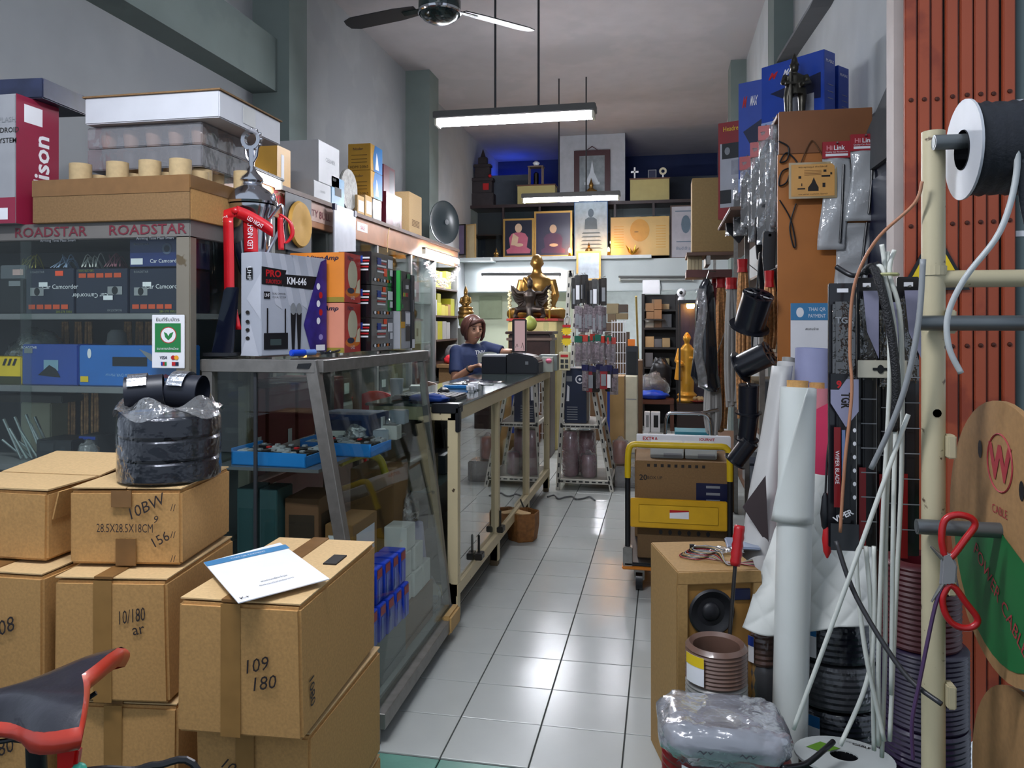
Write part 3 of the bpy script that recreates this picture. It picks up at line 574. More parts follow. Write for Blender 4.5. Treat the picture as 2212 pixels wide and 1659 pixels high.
c = Carton('dark_box', 'dark printed box lying on the tall maroon box', 'box', (a.x - .33, 2.42, 2.286), (.38, .26, .075), mat('navy_photo_box', '#20263f', .4, var=.6, scale=9), .08)
c = Carton('orange_box', 'orange box behind the paper rolls on the cabinet top', 'box', (atY(120, 330, 2.6).x, 2.9, CZT), (.14, .1, .26), K_ORANGE); c.text('F', 'P90-', .3, .85, .1, K_INK)
for k, px in enumerate((128, 150)):
    p = atY(px, 330, 2.87); mb = MB(); mb.lathe([(.0, 0), (.032, 0), (.032, .25), (.01, .25), (.01, .24)], (p.x - .02 + .045 * k, 2.87, CZT), 20); tag(mb.build('paper_roll', K_WHITE, smooth=True), 'white paper roll %s the orange box' % ('before', 'beside')[k], 'roll', 'white paper rolls on the cabinet top')
# shallow cardboard tray
tx0 = atY(70, 440, 2.40).x; tx1 = atY(410, 440, 2.40).x; tw_ = tx1 - tx0
tray = thing('cardboard_tray', 'wide shallow cardboard tray full of cardboard tubes', 'tray', (tx0, 2.40, CZT)); TR = W(tray); th_ = .155
for nm, A, B in (('front_wall', (0, 0, 0), (tw_, .006, th_)), ('back_wall', (0, .44, 0), (tw_, .446, th_)), ('side_wall', (0, .006, 0), (.006, .44, th_)), ('side_wall', (tw_ - .006, .006, 0), (tw_, .44, th_)), ('bottom', (.006, .006, 0), (tw_ - .006, .44, .006))):
    mb = MB(); mb.box(A, B, TR); mb.build(nm, K_CARD2 if nm == 'front_wall' else K_CARD, tray, bevel=.002)
mb = MB(); mb.box((0, -.002, th_ * .62), (tw_, 0, th_), TR); mb.build('tape', K_TAPE, tray); mb = MB(); mb.box((tw_, 0, th_ * .7), (tw_ + .002, .44, th_), TR); mb.build('tape', K_TAPE, tray)
mb = MB(); mb.box((.03, .03, th_ - .022), (tw_ - .03, .42, th_ - .016), TR); mb.build('liner', K_CARD, tray)
CORE = mat('tube_core', '#b39b73', .8, var=.08, scale=60)
def core(x, y, z, r, h, lab, m=CORE, group='cardboard tubes in the shallow tray'):
    mb = MB(); mb.lathe([(r, 0), (r, h), (r * .86, h), (r * .86, .004)], (x, y, z), 24, caps=False); return tag(mb.build('cardboard_tube', m, smooth=True), lab, 'tube', group)
for k, px in enumerate((172, 252, 322, 388)): p = atY(px, 330, 2.47); core(p.x, 2.475, CZT + th_ - .016, .038, .085, '%s cardboard tube from the maroon box, front row of the tray' % ORD[k])
for k, px in enumerate((213, 287, 357, 428)): p = atY(px, 322, 2.57); core(p.x, 2.575, CZT + th_ - .016, .036, .06, '%s cardboard tube from the maroon box, second row of the tray' % ORD[k])
for k, px in enumerate((448, 520)): p = atY(px, 330, 2.6); core(p.x - .06, 2.66 + .06 * k, CZT + th_ - .016, .036, .085, 'cardboard tube %s the trophy at the tray corner' % ('beside', 'nearest')[k])
# clear boxes of cups with a white tray on top
z1 = CZT + th_ + .055
CB = glassy('clear_box', '#d3d2d6', .08, 2.5, .08, .28, '#b9b7bb', .3, 8)
px0 = atY(188, 300, 2.6).x; pw = atY(436, 300, 2.6).x - px0
for k in range(2):
    z = CZT + th_ + .072 + k * .085; t = thing('clear_box', 'clear plastic box of cups, %s of the two' % ('lower' if k == 0 else 'upper'), 'box', (px0, 2.6, z), group='clear plastic boxes on the tray')
    mb = MB(); mb.box((px0, 2.6, z), (px0 + pw, 2.95, z + .082)); mb.build('shell', CB, t, bevel=.004)
    for i in range(5):
        for j in range(2):
            mb = MB(); mb.lathe([(.024, 0), (.03, .055), (.027, .07)], (px0 + .05 + i * (pw - .1) / 4, 2.66 + j * .18, z + .005), 12); mb.build('cup', mat('cup_tan' if k else 'cup_dark', '#c79b7c' if k else '#4c4340', .5), t, smooth=True)
for k in range(3): core(px0 + .06 + k * (pw - .12) / 2, 2.78, CZT + th_ - .016, .036, .087, '%s cardboard tube under the clear boxes' % ORD[k], CORE, 'tubes under the clear boxes')
a = atY(183, 246, 2.57); wx_ = atY(474, 240, 2.57).x - a.x
zt_ = CZT + th_ + .072 + .17; c = Carton('white_tray', 'white lidded flat box on top of the clear boxes', 'box', (a.x, 2.57, zt_ + .001), (wx_, .46, .10), mat('white_board', '#c9cad0', .55, var=.04)); mb = MB(); mb.box((-.006, -.006, .10), (wx_ + .006, .466, .106), W(c.root)); mb.build('lid_liner', K_CARD2, c.root); c.slab('R', .35, .2, .55, .9, mat('tape_clear', '#b9bab8', .3), 'tape')
# ------------------------------------------------------------------ slanted showcase
case = thing('showcase', 'steel framed glass showcase with slanted front near the entrance', 'showcase', (-1.4, 3.0, 0))
ST = mat('case_steel', '#7e7b77', .4, .6, .15, 25)
def lerp(a, b, t): return a + (b - a) * t
CZ, NB = 1.322, 1.0
def cxf(Y, z):  # front surface x at depth Y and height z
    t = (Y - 2.5) / 1.0; return lerp(lerp(-.945, -.965, t), lerp(-1.185, -1.115, t), z / CZ)
def bar(name, a, b, w, m=ST, up=(0, 0, 1), par=None):
    a = Vector(a); b = Vector(b); d = (b - a).normalized(); u = Vector(up)
    if abs(d.dot(u)) > .9: u = Vector((0, 1, 0))
    x = d.cross(u).normalized(); y = x.cross(d)
    mb = MB(); h = w / 2
    mb.loft([[p + x * sx * h + y * sy * h for sx, sy in ((-1, -1), (1, -1), (1, 1), (-1, 1))] for p in (a, b)]); return mb.build(name, m, par or case, bevel=.002, seg=1)
XB = -1.62
for Y in (2.5, 3.5):
    bar('post', (XB + .02, Y, 0), (XB + .02, Y, CZ), .04); bar('post', (cxf(Y, .1) - .02, Y, .1), (cxf(Y, CZ) - .02, Y, CZ), .042 if Y < 3 else .03)
    bar('rail', (XB, Y, CZ - .02), (cxf(Y, CZ), Y, CZ - .02), .045); bar('rail', (XB, Y, .1), (cxf(Y, .1), Y, .1), .045); bar('foot', (cxf(Y, 0) - .03, Y, 0), (cxf(Y, 0) - .03, Y, .09), .035)
bar('post', (XB + .2, 2.5, .1), (XB + .2, 2.5, CZ), .012, K_DGREY)
bar('rail', (cxf(2.5, CZ), 2.5, CZ - .02), (cxf(3.5, CZ), 3.5, CZ - .02), .045); bar('rail', (cxf(2.5, .1), 2.5, .085), (cxf(3.5, .1), 3.5, .085), .055); bar('rail', (XB, 2.5, CZ - .02), (XB, 3.5, CZ - .02), .04)
mb = MB(); mb.box((cxf(3.3, .07) - .012, 3.34, .045), (cxf(3.3, .07) + .031, 3.51, .13)); mb.build('torn_tape', mat('torn_tape', '#b8945c', .6), case, bevel=.01)
mb = MB(); mb.add([(cxf(2.53, .12), 2.53, .12), (cxf(3.47, .12), 3.47, .12), (cxf(3.47, CZ - .05), 3.47, CZ - .05), (cxf(2.53, CZ - .05), 2.53, CZ - .05)], [(0, 1, 2, 3)]); mb.build('front_pane', K_GLASS, case, solid=.004)
for Y in (2.5, 3.5):
    mb = MB(); mb.add([(XB + .04, Y, .12), (cxf(Y, .12) - .03, Y, .12), (cxf(Y, CZ) - .03, Y, CZ - .04), (XB + .04, Y, CZ - .04)], [(0, 1, 2, 3)]); mb.build('end_pane', K_GLASS, case, solid=.004)
mb = MB(); mb.add([(XB, 2.48, CZ), (cxf(2.5, CZ), 2.48, CZ), (cxf(3.5, CZ), 3.56, CZ), (XB, 3.56, CZ)], [(0, 1, 2, 3)]); mb.build('top_board', glassy('case_top_glass', '#e4ece8', .08, 3, 0, .12, '#b9c4c0'), case, solid=.012)
mb = MB(); mb.box((XB + .02, 2.5, .11), (-.99, 3.48, .125)); mb.build('bottom_board', mat('case_deck', '#7d8280', .4), case)
mb = MB(); mb.box((XB + .02, 2.52, .925), (-1.19, 3.46, .937)); mb.build('shelf', mat('case_shelf', '#5c5f63', .25, coat=.5), case)
mb = MB(); mb.box((XB + .02, 2.95, .5), (-1.15, 3.46, .51)); mb.build('shelf', mat('case_shelf', '#5c5f63', .25), case)
PM = plane((0, 2.475, 0), (1, 0, 0), (0, 0, 1)); patch(case, PM, [(-1.25, 1.295), (-1.205, 1.295), (-1.195, 1.315), (-1.245, 1.312)], K_BLACK, 'tape_mark')
# trays of switches on the shelf
for k, (x0, y0) in enumerate(((-1.545, 2.55), (-1.40, 2.80))):
    t = thing('parts_tray', ('near' if k == 0 else 'rear') + ' blue tray of small black parts inside the showcase', 'tray', (x0, y0, .938), -.05, 'blue parts trays in the showcase'); TB = mat('tray_blue', '#1f7ac4', .35)
    Wt = W(t); L_, D_ = .30, .2
    for nm, A, B in (('floor', (0, 0, 0), (L_, D_, .004)), ('front_wall', (0, 0, 0), (L_, .005, .05)), ('back_wall', (0, D_ - .005, 0), (L_, D_, .035)), ('side_wall', (0, 0, 0), (.005, D_, .06)), ('side_wall', (L_ - .005, 0, 0), (L_, D_, .04))):
        mb = MB(); mb.box(A, B, Wt); mb.build(nm, TB, t)
    for i in range(5):
        for j in range(3):
            mb = MB(); mb.box((.012 + i * .057, .012 + j * .06, .004), (.06 + i * .057, .062 + j * .06, .04 + .012 * random.random()), Wt); o = mb.build('switch', K_BLACK if (i + j) % 3 else mat('switch_grey', '#9fa4a8', .4), t, bevel=.003)
            mb = MB(); mb.box((.03 + i * .057, .03 + j * .06, .05), (.045 + i * .057, .045 + j * .06, .056), Wt); mb.build('switch_cap', K_RED if (i * j) % 2 else K_GREY, o)
hp = spline([atY(735, 1000, 2.86), atY(765, 988, 2.92), atY(795, 982, 3.0), atY(820, 992, 3.04), atY(832, 1022, 3.05)]); mb = MB(); mb.tube(hp, .016, 10); tag(mb.build('yellow_hose', mat('hose_yellow', '#a89a26', .4), smooth=True), 'bent yellow hose behind the slanted showcase glass', 'hose')
def small(name, label, base, size, col, rz=0, cat='box', group=None, rough=.5, key=None, face=None):
    c = Carton(name, label, cat, base, size, mat(key or 'box_' + col[1:], col, rough, var=.06), rz, group, bevel=.002)
    if face: c.rect('F', .12, .2, .88, .8, face, 'label'); c.rect('R', .12, .2, .88, .8, face, 'label')
    return c
zs = .938
small('accessory_box', 'blue headset box at the back of the showcase shelf', (-1.5, 3.14, zs), (.26, .2, .12), '#1d2f58', -.1, face=K_NAVY)
small('accessory_box', 'clear fronted white box behind the silver bag', (-1.32, 3.22, zs), (.1, .14, .1), '#b4b7b8', .1)
for k, (x, y, r_) in enumerate(((-1.30, 3.13, .055), (-1.23, 3.3, .05), (-1.27, 3.42, .045))): bag('accessory_bag', 'silvery bag of adapters, %s from the blue tray' % ORD[k], (x, y, zs), (r_, r_ * .9, r_ * .9), glassy('silver_film', '#dfe2e4', .25, 1.5, .12, .3, '#d4d8dc', 1, 30), 'silvery bags on the showcase shelf', k + 5)
for k, (x, y) in enumerate(((-1.44, 3.07), (-1.36, 3.1), (-1.25, 3.02), (-1.22, 3.08))):
    t = thing('car_charger', 'black car charger lying %s along the showcase shelf' % ORD[k], 'charger', (x, y, zs), .6 * k, 'black car chargers on the shelf'); mb = MB(); mb.cyl((0, 0, .018), (.07, 0, .018), .017, .012, 12); mb.build('body', K_BLACK, t, smooth=True, local=True); mb = MB(); mb.cyl((.07, 0, .018), (.085, 0, .018), .006, n=8); mb.build('tip', K_RED if k == 1 else K_STEEL, t, local=True)
for k, (x, y, z) in enumerate(((-1.33, 3.30, 0), (-1.28, 3.36, 0), (-1.24, 3.15, 0), (-1.23, 3.23, 0), (-1.42, 3.37, 0), (-1.30, 3.3, .062), (-1.24, 3.36, .052), (-1.42, 3.1, 0))):
    c = small('gadget_pack', 'boxed gadget in shiny wrap, %s of the shelf pile' % ORD[k], (x, y, zs + z), (.075, .065, .05 + .012 * (k % 3 == 0)), ('#b9bcbe', '#2b2d31', '#8f9aa6', '#c9c9c4')[k % 4], .3 * (k % 3), group='boxed gadgets on the showcase shelf', rough=.2); c.rect('T', .1, .1, .9, .9, (K_BLACK, K_GREY, K_WHITE)[k % 3], 'label')
# lower deck stock
zd = .126
small('riser_box', 'long low grey box under the blue battery packs', (-1.12, 2.55, zd), (.11, .38, .17), '#5d6364'); small('riser_box', 'low brown carton under the white boxes', (-1.165, 2.95, zd), (.14, .4, .17), '#6d5236')
for k, x in enumerate((-1.54, -1.45)): c = small('speaker_sleeve', 'tall dark green box, %s behind the end glass' % ORD[k], (x, 2.58, .511 if 0 else zd), (.07, .12, .72), '#2f4d50', 0, group='tall dark green boxes'); c.rect('F', .1, .3, .9, .9, mat('teal_sheen', '#27474a', .2, coat=.6), 'picture')
p0 = (-1.36, 2.62)
small('stock_box', 'large brown carton under the parts trays in the showcase', (-1.36, 2.6, zd), (.24, .32, .38), '#7a5836', 0, face=mat('dark_print', '#30241a', .6))
small('stock_box', 'dark brown carton on the large showcase carton', (-1.37, 2.62, zd + .382), (.13, .2, .3), '#6b4c36', .05, face=mat('dark_print', '#30241a', .6)); small('stock_box', 'brown carton with white sticker in the showcase', (-1.23, 2.66, zd + .382), (.11, .24, .2), '#8a6640', 0, face=K_WHITE)
small('stock_box', 'olive yellow carton in the middle of the showcase', (-1.40, 2.95, zd), (.26, .24, .36), '#b09a44', 0, face=mat('olive_print', '#5d5222', .6)); small('stock_box', 'plain brown carton tied with string', (-1.36, 3.2, .511), (.2, .2, .3), '#7b5a36', 0); small('stock_box', 'long brown carton low at the far end', (-1.4, 3.22, zd), (.28, .22, .3), '#80603c', 0)
for k, (x, y, z) in enumerate(((-1.14, 2.98, zd + .171), (-1.13, 3.1, zd + .171), (-1.13, 3.22, zd + .171), (-1.15, 3.0, zd + .272), (-1.14, 3.14, zd + .272), (-1.15, 3.06, zd + .373))): small('white_box', 'small white box, %s of the white heap' % ORD[k], (x, y, z), (.1, .11, .1), '#cfcfcb', random.uniform(-.06, .06), group='small white boxes in the showcase', face=None)
for k in range(5):
    c = small('battery_pack', 'blue battery pack, %s from the end glass' % ORD[k], (-1.10 + .004 * k, 2.56 + .075 * k, zd + .171), (.09, .062, .13), '#1a3db4', 0, group='blue battery packs', rough=.3); c.rect('R', .1, .7, .9, .95, mat('pack_red', '#8d1f24', .4), 'band'); c.rect('R', .25, .05, .55, .65, mat('pack_pale', '#5f74b8', .4), 'stripe')
for k in range(5):
    c = small('battery_pack', 'blue battery pack stacked above, %s from the end glass' % ORD[k], (-1.115 + .004 * k, 2.565 + .075 * k, zd + .302), (.09, .062, .13), '#1a3db4', 0, group='blue battery packs', rough=.3); c.rect('R', .1, .7, .9, .95, mat('pack_red', '#8d1f24', .4), 'band'); c.rect('R', .25, .05, .55, .65, mat('pack_pale', '#5f74b8', .4), 'stripe')
mb = MB(); mb.cyl((-1.08, 3.40, zd), (-1.10, 3.34, zd + .42), .03, n=16); tag(mb.build('paper_tube', mat('lavender_paper', '#8f8ba4', .6), smooth=True), 'lavender rolled paper leaning inside the showcase', 'roll')
bag('cable_bag', 'clear bag coil lying at the foot of the slanted glass', (-1.02 - .04, 3.4, zd + .0), (.055, .06, .09), K_FILM, seed=21)
bag('dark_bag', 'dark clear bag above the lavender roll', (-1.15, 3.38, .511), (.05, .06, .09), glassy('dark_film', '#6f7272', .15, 2, .15, .4, '#34393a', .8, 25), seed=33)
bag('blue_bag', 'white and blue plastic bag beside the tall green boxes', (-1.55, 2.75, zd), (.05, .06, .14), glassy('blue_film', '#aab6d0', .12, 2, .2, .5, '#8f9ec0', .8, 25), seed=41)
# ------------------------------------------------------------------ goods on the showcase
ZT = CZ + .013
ax, ay = -1.415, 2.53
c = Carton('microphone_box', 'white KM-646 wireless microphone box on the showcase', 'box', (ax, ay, ZT), (.345, .1, .375), mat('mic_box', '#a9adb8', .45, var=.04), HALF - .28, bevel=.002)
W2 = mat('facet', '#b9bcc6', .45)
for k in range(4): c.poly('F', [(.05 + .2 * k, 1), (.13 + .2 * k, 1), (.30 + .2 * k, .45), (.2 + .2 * k, .5)], W2, 'facet_print')
c.poly('L', [(.0, .0), (.5, .3), (.9, .0)], W2, 'facet_print'); c.poly('L', [(.3, .55), (1, .8), (1, .35)], W2, 'facet_print')
c.poly('F', [(.0, .86), (.36, .84), (.30, .68), (0, .69)], K_BLACK, 'logo_panel'); c.poly('F', [(.3, .8), (.88, .8), (.82, .66), (.31, .68)], K_BLACK, 'name_panel')
c.text('F', 'PRO', .17, .8, .07, K_RED, bold=.03, w=.22); c.text('F', 'EUROTECH', .17, .72, .04, K_RED, bold=.01, w=.22); c.text('F', 'KM-646', .52, .74, .075, K_WHITE, w=.3, bold=.02)
c.rect('F', .03, .55, .12, .62, K_BLACK, 'badge'); c.text('F', 'UHF', .075, .585, .035, K_WHITE, w=.07); c.text('F', 'DUAL CHANNEL', .25, .605, .018, K_INK, w=.2); c.text('F', 'VOCAL SYSTEM', .25, .57, .018, K_INK, w=.2)
c.rect('F', .03, .06, .38, .22, K_BLACK, 'receiver_print'); c.rect('F', .12, .1, .28, .16, mat('lcd', '#3d4a4a', .3), 'receiver_print'); c.rect('F', .07, .22, .09, .46, K_BLACK, 'antenna_print'); c.rect('F', .33, .22, .35, .46, K_BLACK, 'antenna_print')
for x in (.44, .53): c.poly('F', [(x, .04), (x + .04, .04), (x + .06, .42), (x - .02, .42)], K_BLACK, 'microphone_print'); c.ell('F', x + .02, .46, .04, .06, K_GREY, 'microphone_print')
PU = mat('violet_print', '#2d2370', .35, var=.5, scale=14); c.poly('F', [(1, 1), (.9, .96), (.62, .3), (.74, .02), (1, .02)], PU, 'violet_panel')
for k in range(5): c.ell('F', .86 + .04 * (k % 2), .7 - .09 * k, .03, .035, K_RED if k % 2 else K_WHITE, 'emblem')
c.rect('F', .82, .03, .97, .09, K_WHITE, 'badge'); c.ell('F', .9, .17, .035, .03, mat('lilac', '#8f86c0', .4), 'emblem')
c.rect('L', .3, .74, .62, .85, K_BLACK, 'badge'); c.text('L', 'UHF', .46, .795, .05, K_WHITE, rot=-HALF)
for k, v in enumerate((.17, .25, .33, .42)): c.ell('L', .38, v, .1, .018, K_INK, 'care_mark')
OR1 = mat('orange_box_top', '#d9812c', .4, var=.1, scale=6); OR2 = mat('salmon_box', '#d68a70', .4, var=.06)
for k in range(2):
    c = Carton('horn_box', ('salmon' if k == 0 else 'orange') + ' speaker box printed U-02, %s of the pair' % ('lower' if k == 0 else 'upper'), 'box', (-1.487, 2.885, ZT + .203 * k), (.235, .165, .20), OR1 if k else OR2, 0, 'orange speaker boxes on the showcase', bevel=.002)
    c.rect('R', 0, 0, 1, 1, mat('red_side', '#b9342c', .4, var=.25, scale=10), 'side_print'); c.ell('R', .5, .56, .3, .3, mat('cone_cream', '#c5bfa2', .5), 'cone_print'); c.ell('R', .5, .2, .45, .1, K_ORANGE, 'base_print'); c.text('R', 'U-02', .5, .1, .07, K_WHITE); c.text('R', 'Nitro', .35, .9, .1, K_NAVY, bold=.02, shear=.3); c.poly('R', [(.66, .2), (.95, .2), (.95, .5), (.8, .45)], mat('star_cream', '#d8cfae', .5), 'star_print'); c.ell('R', .38, .24, .22, .06, K_NAVY, 'shadow_print')
    c.text('F', 'NitroAmp', .6, .88, .12, K_NAVY, bold=.02, shear=.3, w=.6); c.rect('F', .6, 0, 1, .1, mat('olive_band', '#8a7a2a', .5), 'band')
BK = mat('gloss_black_box', '#101015', .2, coat=.5, var=.3)
for k in range(3):
    c = Carton('amplifier_box', 'glossy black box with flag map, %s of three' % ('bottom', 'middle', 'top')[k], 'box', (-1.365, 3.08, ZT + .142 * k), (.15, .27, .14), BK, 0, 'glossy black boxes on the showcase', bevel=.002)
    for s, x, y in (('R', .25, .4), ('F', .6, .42)):
        fx, fy = (.42, .5) if s == 'R' else (.36, .5)
        for q_ in range(5): c.rect(s, x, y + .45 * q_ / 5, x + fx * (1 - .12 * (4 - q_) / 4), y + .45 * (q_ + .55) / 5, K_RED if q_ % 2 else K_WHITE, 'flag_stripe')
        c.rect(s, x, y + .24, x + fx * .42, y + .45, K_BLUE, 'flag_canton')
    for q_ in range(6): c.ell('R', .15 + .14 * q_, .16, .045, .05, (K_WHITE, K_ORANGE, K_GREY)[q_ % 3], 'icon')
    c.slab('R', .74, .58, .95, .86, K_WHITE, 'sticker'); c.slab('R', .84, .34, .95, .54, K_WHITE, 'sticker')
    if k < 2: c.slab('R', .5 if k else .55, .82, .62 if k else .68, .98, mat('price_orange', '#ff5a33', .5), 'price_sticker')
    else: c.slab('R', .56, .3, .68, .55, mat('price_orange', '#ff5a33', .5), 'price_sticker')
c = Carton('player_box', 'yellow and white radio box below the green edged box', 'box', (-1.335, 3.36, ZT), (.15, .145, .175), mat('player_white', '#a9abb0', .4), 0, bevel=.002); c.rect('R', .02, 0, .06, 1, K_YEL, 'edge'); c.rect('R', .06, .55, .45, .72, mat('amber', '#d9a022', .5), 'band'); c.rect('R', .06, .72, .45, 1, K_BLACK, 'band'); c.rect('R', .5, .2, .95, .6, K_BLACK, 'screen_print'); c.rect('R', .5, .66, .95, .95, K_WHITE, 'panel'); c.text('R', 'Sound', .7, .62, .05, K_INK)
c = Carton('player_box', 'black radio box with green edge on the showcase', 'box', (-1.335, 3.36, ZT + .176), (.15, .145, .185), K_BLACK, 0, bevel=.002); c.rect('R', 0, 0, .07, 1, mat('lime_edge', '#2fae4a', .4), 'edge'); c.rect('F', .88, 0, 1, 1, mat('lime_edge', '#2fae4a', .4), 'edge'); c.rect('R', .2, .3, .8, .75, K_DGREY, 'screen_print')
for q_, cm in enumerate((K_YEL, mat('lime2', '#7ec94a', .4), K_ORANGE, K_RED, K_RED)): c.rect('R', .27 + .1 * q_, .36, .34 + .1 * q_, .46, cm, 'app_icon')
for q_ in range(3): c.rect('R', .5 + .1 * q_, .56, .57 + .1 * q_, .66, K_WHITE, 'app_icon')
c.rect('R', .62, .82, .95, .95, K_GREEN, 'badge'); c.rect('R', .12, .06, .25, .16, K_GREEN, 'badge')
c = Carton('player_box', 'narrow black box at the far end of the showcase', 'box', (-1.33, 3.51, ZT), (.15, .045, .35), K_DGREY, 0, bevel=.002); c.rect('R', .1, 0, .95, .12, K_WHITE, 'badge'); c.rect('R', .3, .5, .6, .66, K_GREY, 'emblem')
# laptop shape, pen, cable
lp = thing('black_case', 'black folded screen standing at the back of the showcase', 'screen', (-1.57, 2.55, ZT))
mb = MB(); mb.add([(-1.612, 2.53, ZT + .01), (-1.528, 2.52, ZT + .01), (-1.528, 2.56, ZT + .25), (-1.585, 2.57, ZT + .25)], [(0, 1, 2, 3)]); mb.build('screen', mat('screen_navy', '#0c1020', .15), lp, solid=.012); mb = MB(); mb.box((-1.62, 2.49, ZT), (-1.52, 2.6, ZT + .012)); mb.build('base', K_BLACK, lp)
pn = thing('glue_stick', 'blue capped glue pen lying on the showcase edge', 'pen', (-1.28, 2.56, ZT)); mb = MB(); mb.cyl((-1.285, 2.50, ZT + .013), (-1.262, 2.56, ZT + .013), .012, n=14); mb.build('cap', mat('pen_blue', '#1242c0', .25), pn, smooth=True, bevel=.003); mb = MB(); mb.cyl((-1.262, 2.56, ZT + .013), (-1.245, 2.605, ZT + .013), .0105, n=14); mb.build('barrel', mat('pen_pale', '#5f83c9', .3), pn, smooth=True)
mb = MB(); mb.tube(spline([(-1.235 + .018 * math.sin(k * 1.9), 2.62 + .018 * k + .02 * math.cos(k * 2.3), ZT + .006 + .004 * (k % 3)) for k in range(11)]), .004, 6); tag(mb.build('audio_cable', K_BLACK, smooth=True), 'tangled black cable beside the blue pen', 'cable')
# ------------------------------------------------------------------ trophy on the rear cabinet
rc = thing('rear_cabinet', 'dark glass cabinet behind the slanted showcase', 'cabinet', (-2.1, 3.6, 0))
for x in (-2.35, -1.8):
    for y in (3.0, 4.27): mb = MB(); mb.box((x, y, 0), (x + .04, y + .04, 1.34)); mb.build('post', ST, rc)
for z in (.08, .72, 1.32): mb = MB(); mb.box((-2.35, 3.0, z), (-1.76, 4.31, z + .025)); mb.build('shelf', mat('cab_brown', '#5b3a33', .4), rc)
mb = MB(); mb.box((-2.345, 3.02, .1), (-2.33, 4.29, 1.32)); mb.build('back_panel', mat('maroon_back', '#4a2026', .5), rc)
mb = MB(); mb.box((-1.775, 3.04, .1), (-1.771, 4.27, 1.32)); mb.build('side_pane', K_GLASS, rc); mb = MB(); mb.box((-2.36, 3.01, .1), (-1.8, 3.014, 1.32)); mb.build('front_pane', K_GLASS, rc)
for k in range(4): c = small('maroon_box', 'maroon carton with white tag, %s in the rear cabinet' % ORD[k], (-2.2, 3.06 + .3 * k, .746), (.36, .27, .4), '#7a2a32', 0, group='maroon cartons in the rear cabinet'); c.slab('R', .7, .2, .85, .45, K_WHITE, 'tag')
tc = Vector((-1.562, 2.72, ZT))
tr = thing('trophy', 'silver trophy cup with red ribbons behind the microphone box', 'trophy', tc); SIL = mat('trophy_silver', '#c9c9cf', .14, 1, .05)
mb = MB(); mb.box((tc.x - .055, tc.y - .055, tc.z), (tc.x + .055, tc.y + .055, tc.z + .16)); mb.build('plinth', K_BLACK, tr, bevel=.006)
mb = MB(); mb.lathe([(.06, .16), (.055, .18), (.02, .21), (.016, .26), (.03, .28), (.018, .3), (.03, .33), (.055, .38), (.075, .46), (.085, .55), (.09, .63), (.105, .66), (.108, .68), (.1, .685)], tc, 32); mb.build('cup', SIL, tr, smooth=True)
mb = MB(); mb.lathe([(.115, .685), (.118, .695), (.105, .72), (.08, .75), (.05, .77), (.045, .785), (.055, .795), (.05, .81), (.03, .83), (.012, .86), (.01, .88)], tc, 32); mb.build('lid', SIL, tr, smooth=True)
mb = MB(); Mx = Matrix.Rotation(HALF, 4, 'X'); mb.lathe([(.03, -.012), (.048, -.012), (.048, .012), (.03, .012), (.03, -.012)], tc + Vector((0, 0, .985)), 20, Mx, caps=False); mb.build('ring_finial', SIL, tr, smooth=True)
for a in range(12): 
    p = tc + Vector((.049 * math.cos(a * .5236), 0, .985 + .049 * math.sin(a * .5236))); mb = MB(); mb.ball(p, .008, 8, 6); mb.build('bead', SIL, tr, smooth='all')
mb = MB(); mb.tube([tc + Vector((0, 0, .87)), tc + Vector((-.025, 0, .91)), tc + Vector((-.03, 0, .95))], .007, 8); mb.tube([tc + Vector((0, 0, .87)), tc + Vector((.025, 0, .91)), tc + Vector((.03, 0, .95))], .007, 8); mb.tube([tc + Vector((0, 0, .86)), tc + Vector((0, 0, .94))], [.012, .018], 10); mb.build('finial_arms', SIL, tr, smooth=True)
for s in (-1, 1): mb = MB(); mb.tube(spline([tc + Vector((s * .09, 0, .62)), tc + Vector((s * .15, 0, .68)), tc + Vector((s * .155, 0, .6)), tc + Vector((s * .1, 0, .5)), tc + Vector((s * .07, 0, .44))]), .008, 8); mb.build('handle', SIL, tr, smooth=True); mb = MB(); mb.lathe([(.004, .0), (.012, .012), (.01, .03), (.004, .045)], tc + Vector((s * .11, 0, .69)), 10); mb.build('knob', SIL, tr, smooth=True)
RIB = mat('red_ribbon', '#c11622', .3, coat=.3, var=.1)
tr.scale = (.84, .84, .84); _W[tr.name] = Matrix.Translation(tc) @ Matrix.Diagonal((.84, .84, .84, 1)); RBY = tc.y - .1
def rib(name, pts, wpx, ver=True, dy=0):
    A = [atY(x, y, RBY + dy) for x, y in pts]; B = [atY(x + (wpx if ver else 0), y + (0 if ver else wpx), RBY + dy) for x, y in pts]; A, B = spline(A, 5), spline(B, 5); mb = MB(); mb.loft([[p, q] for p, q in zip(A, B)], caps=False, closed=False); mb.build(name, RIB, tr, smooth='all', solid=.002)
rib('ribbon_tail', ((482, 470), (484, 560), (486, 640), (500, 712)), 22, dy=-.05); rib('ribbon_tail', ((526, 470), (527, 510), (528, 545)), 30); rib('ribbon_loop', ((505, 448), (470, 462), (440, 478), (442, 470), (480, 455), (510, 446)), 22, False, -.01); rib('ribbon_loop', ((510, 446), (545, 462), (588, 488), (580, 478), (540, 455), (512, 444)), 24, False, -.01)
rib('ribbon_loop', ((600, 462), (622, 480), (627, 508), (610, 526), (604, 500), (602, 465)), 9); rib('ribbon_tail', ((600, 470), (600, 500), (602, 540)), 12); mb = MB(); mb.ball(atY(508, 455, RBY - .01), (.016, .012, .014), 10, 8); mb.build('ribbon_knot', RIB, tr, smooth='all')
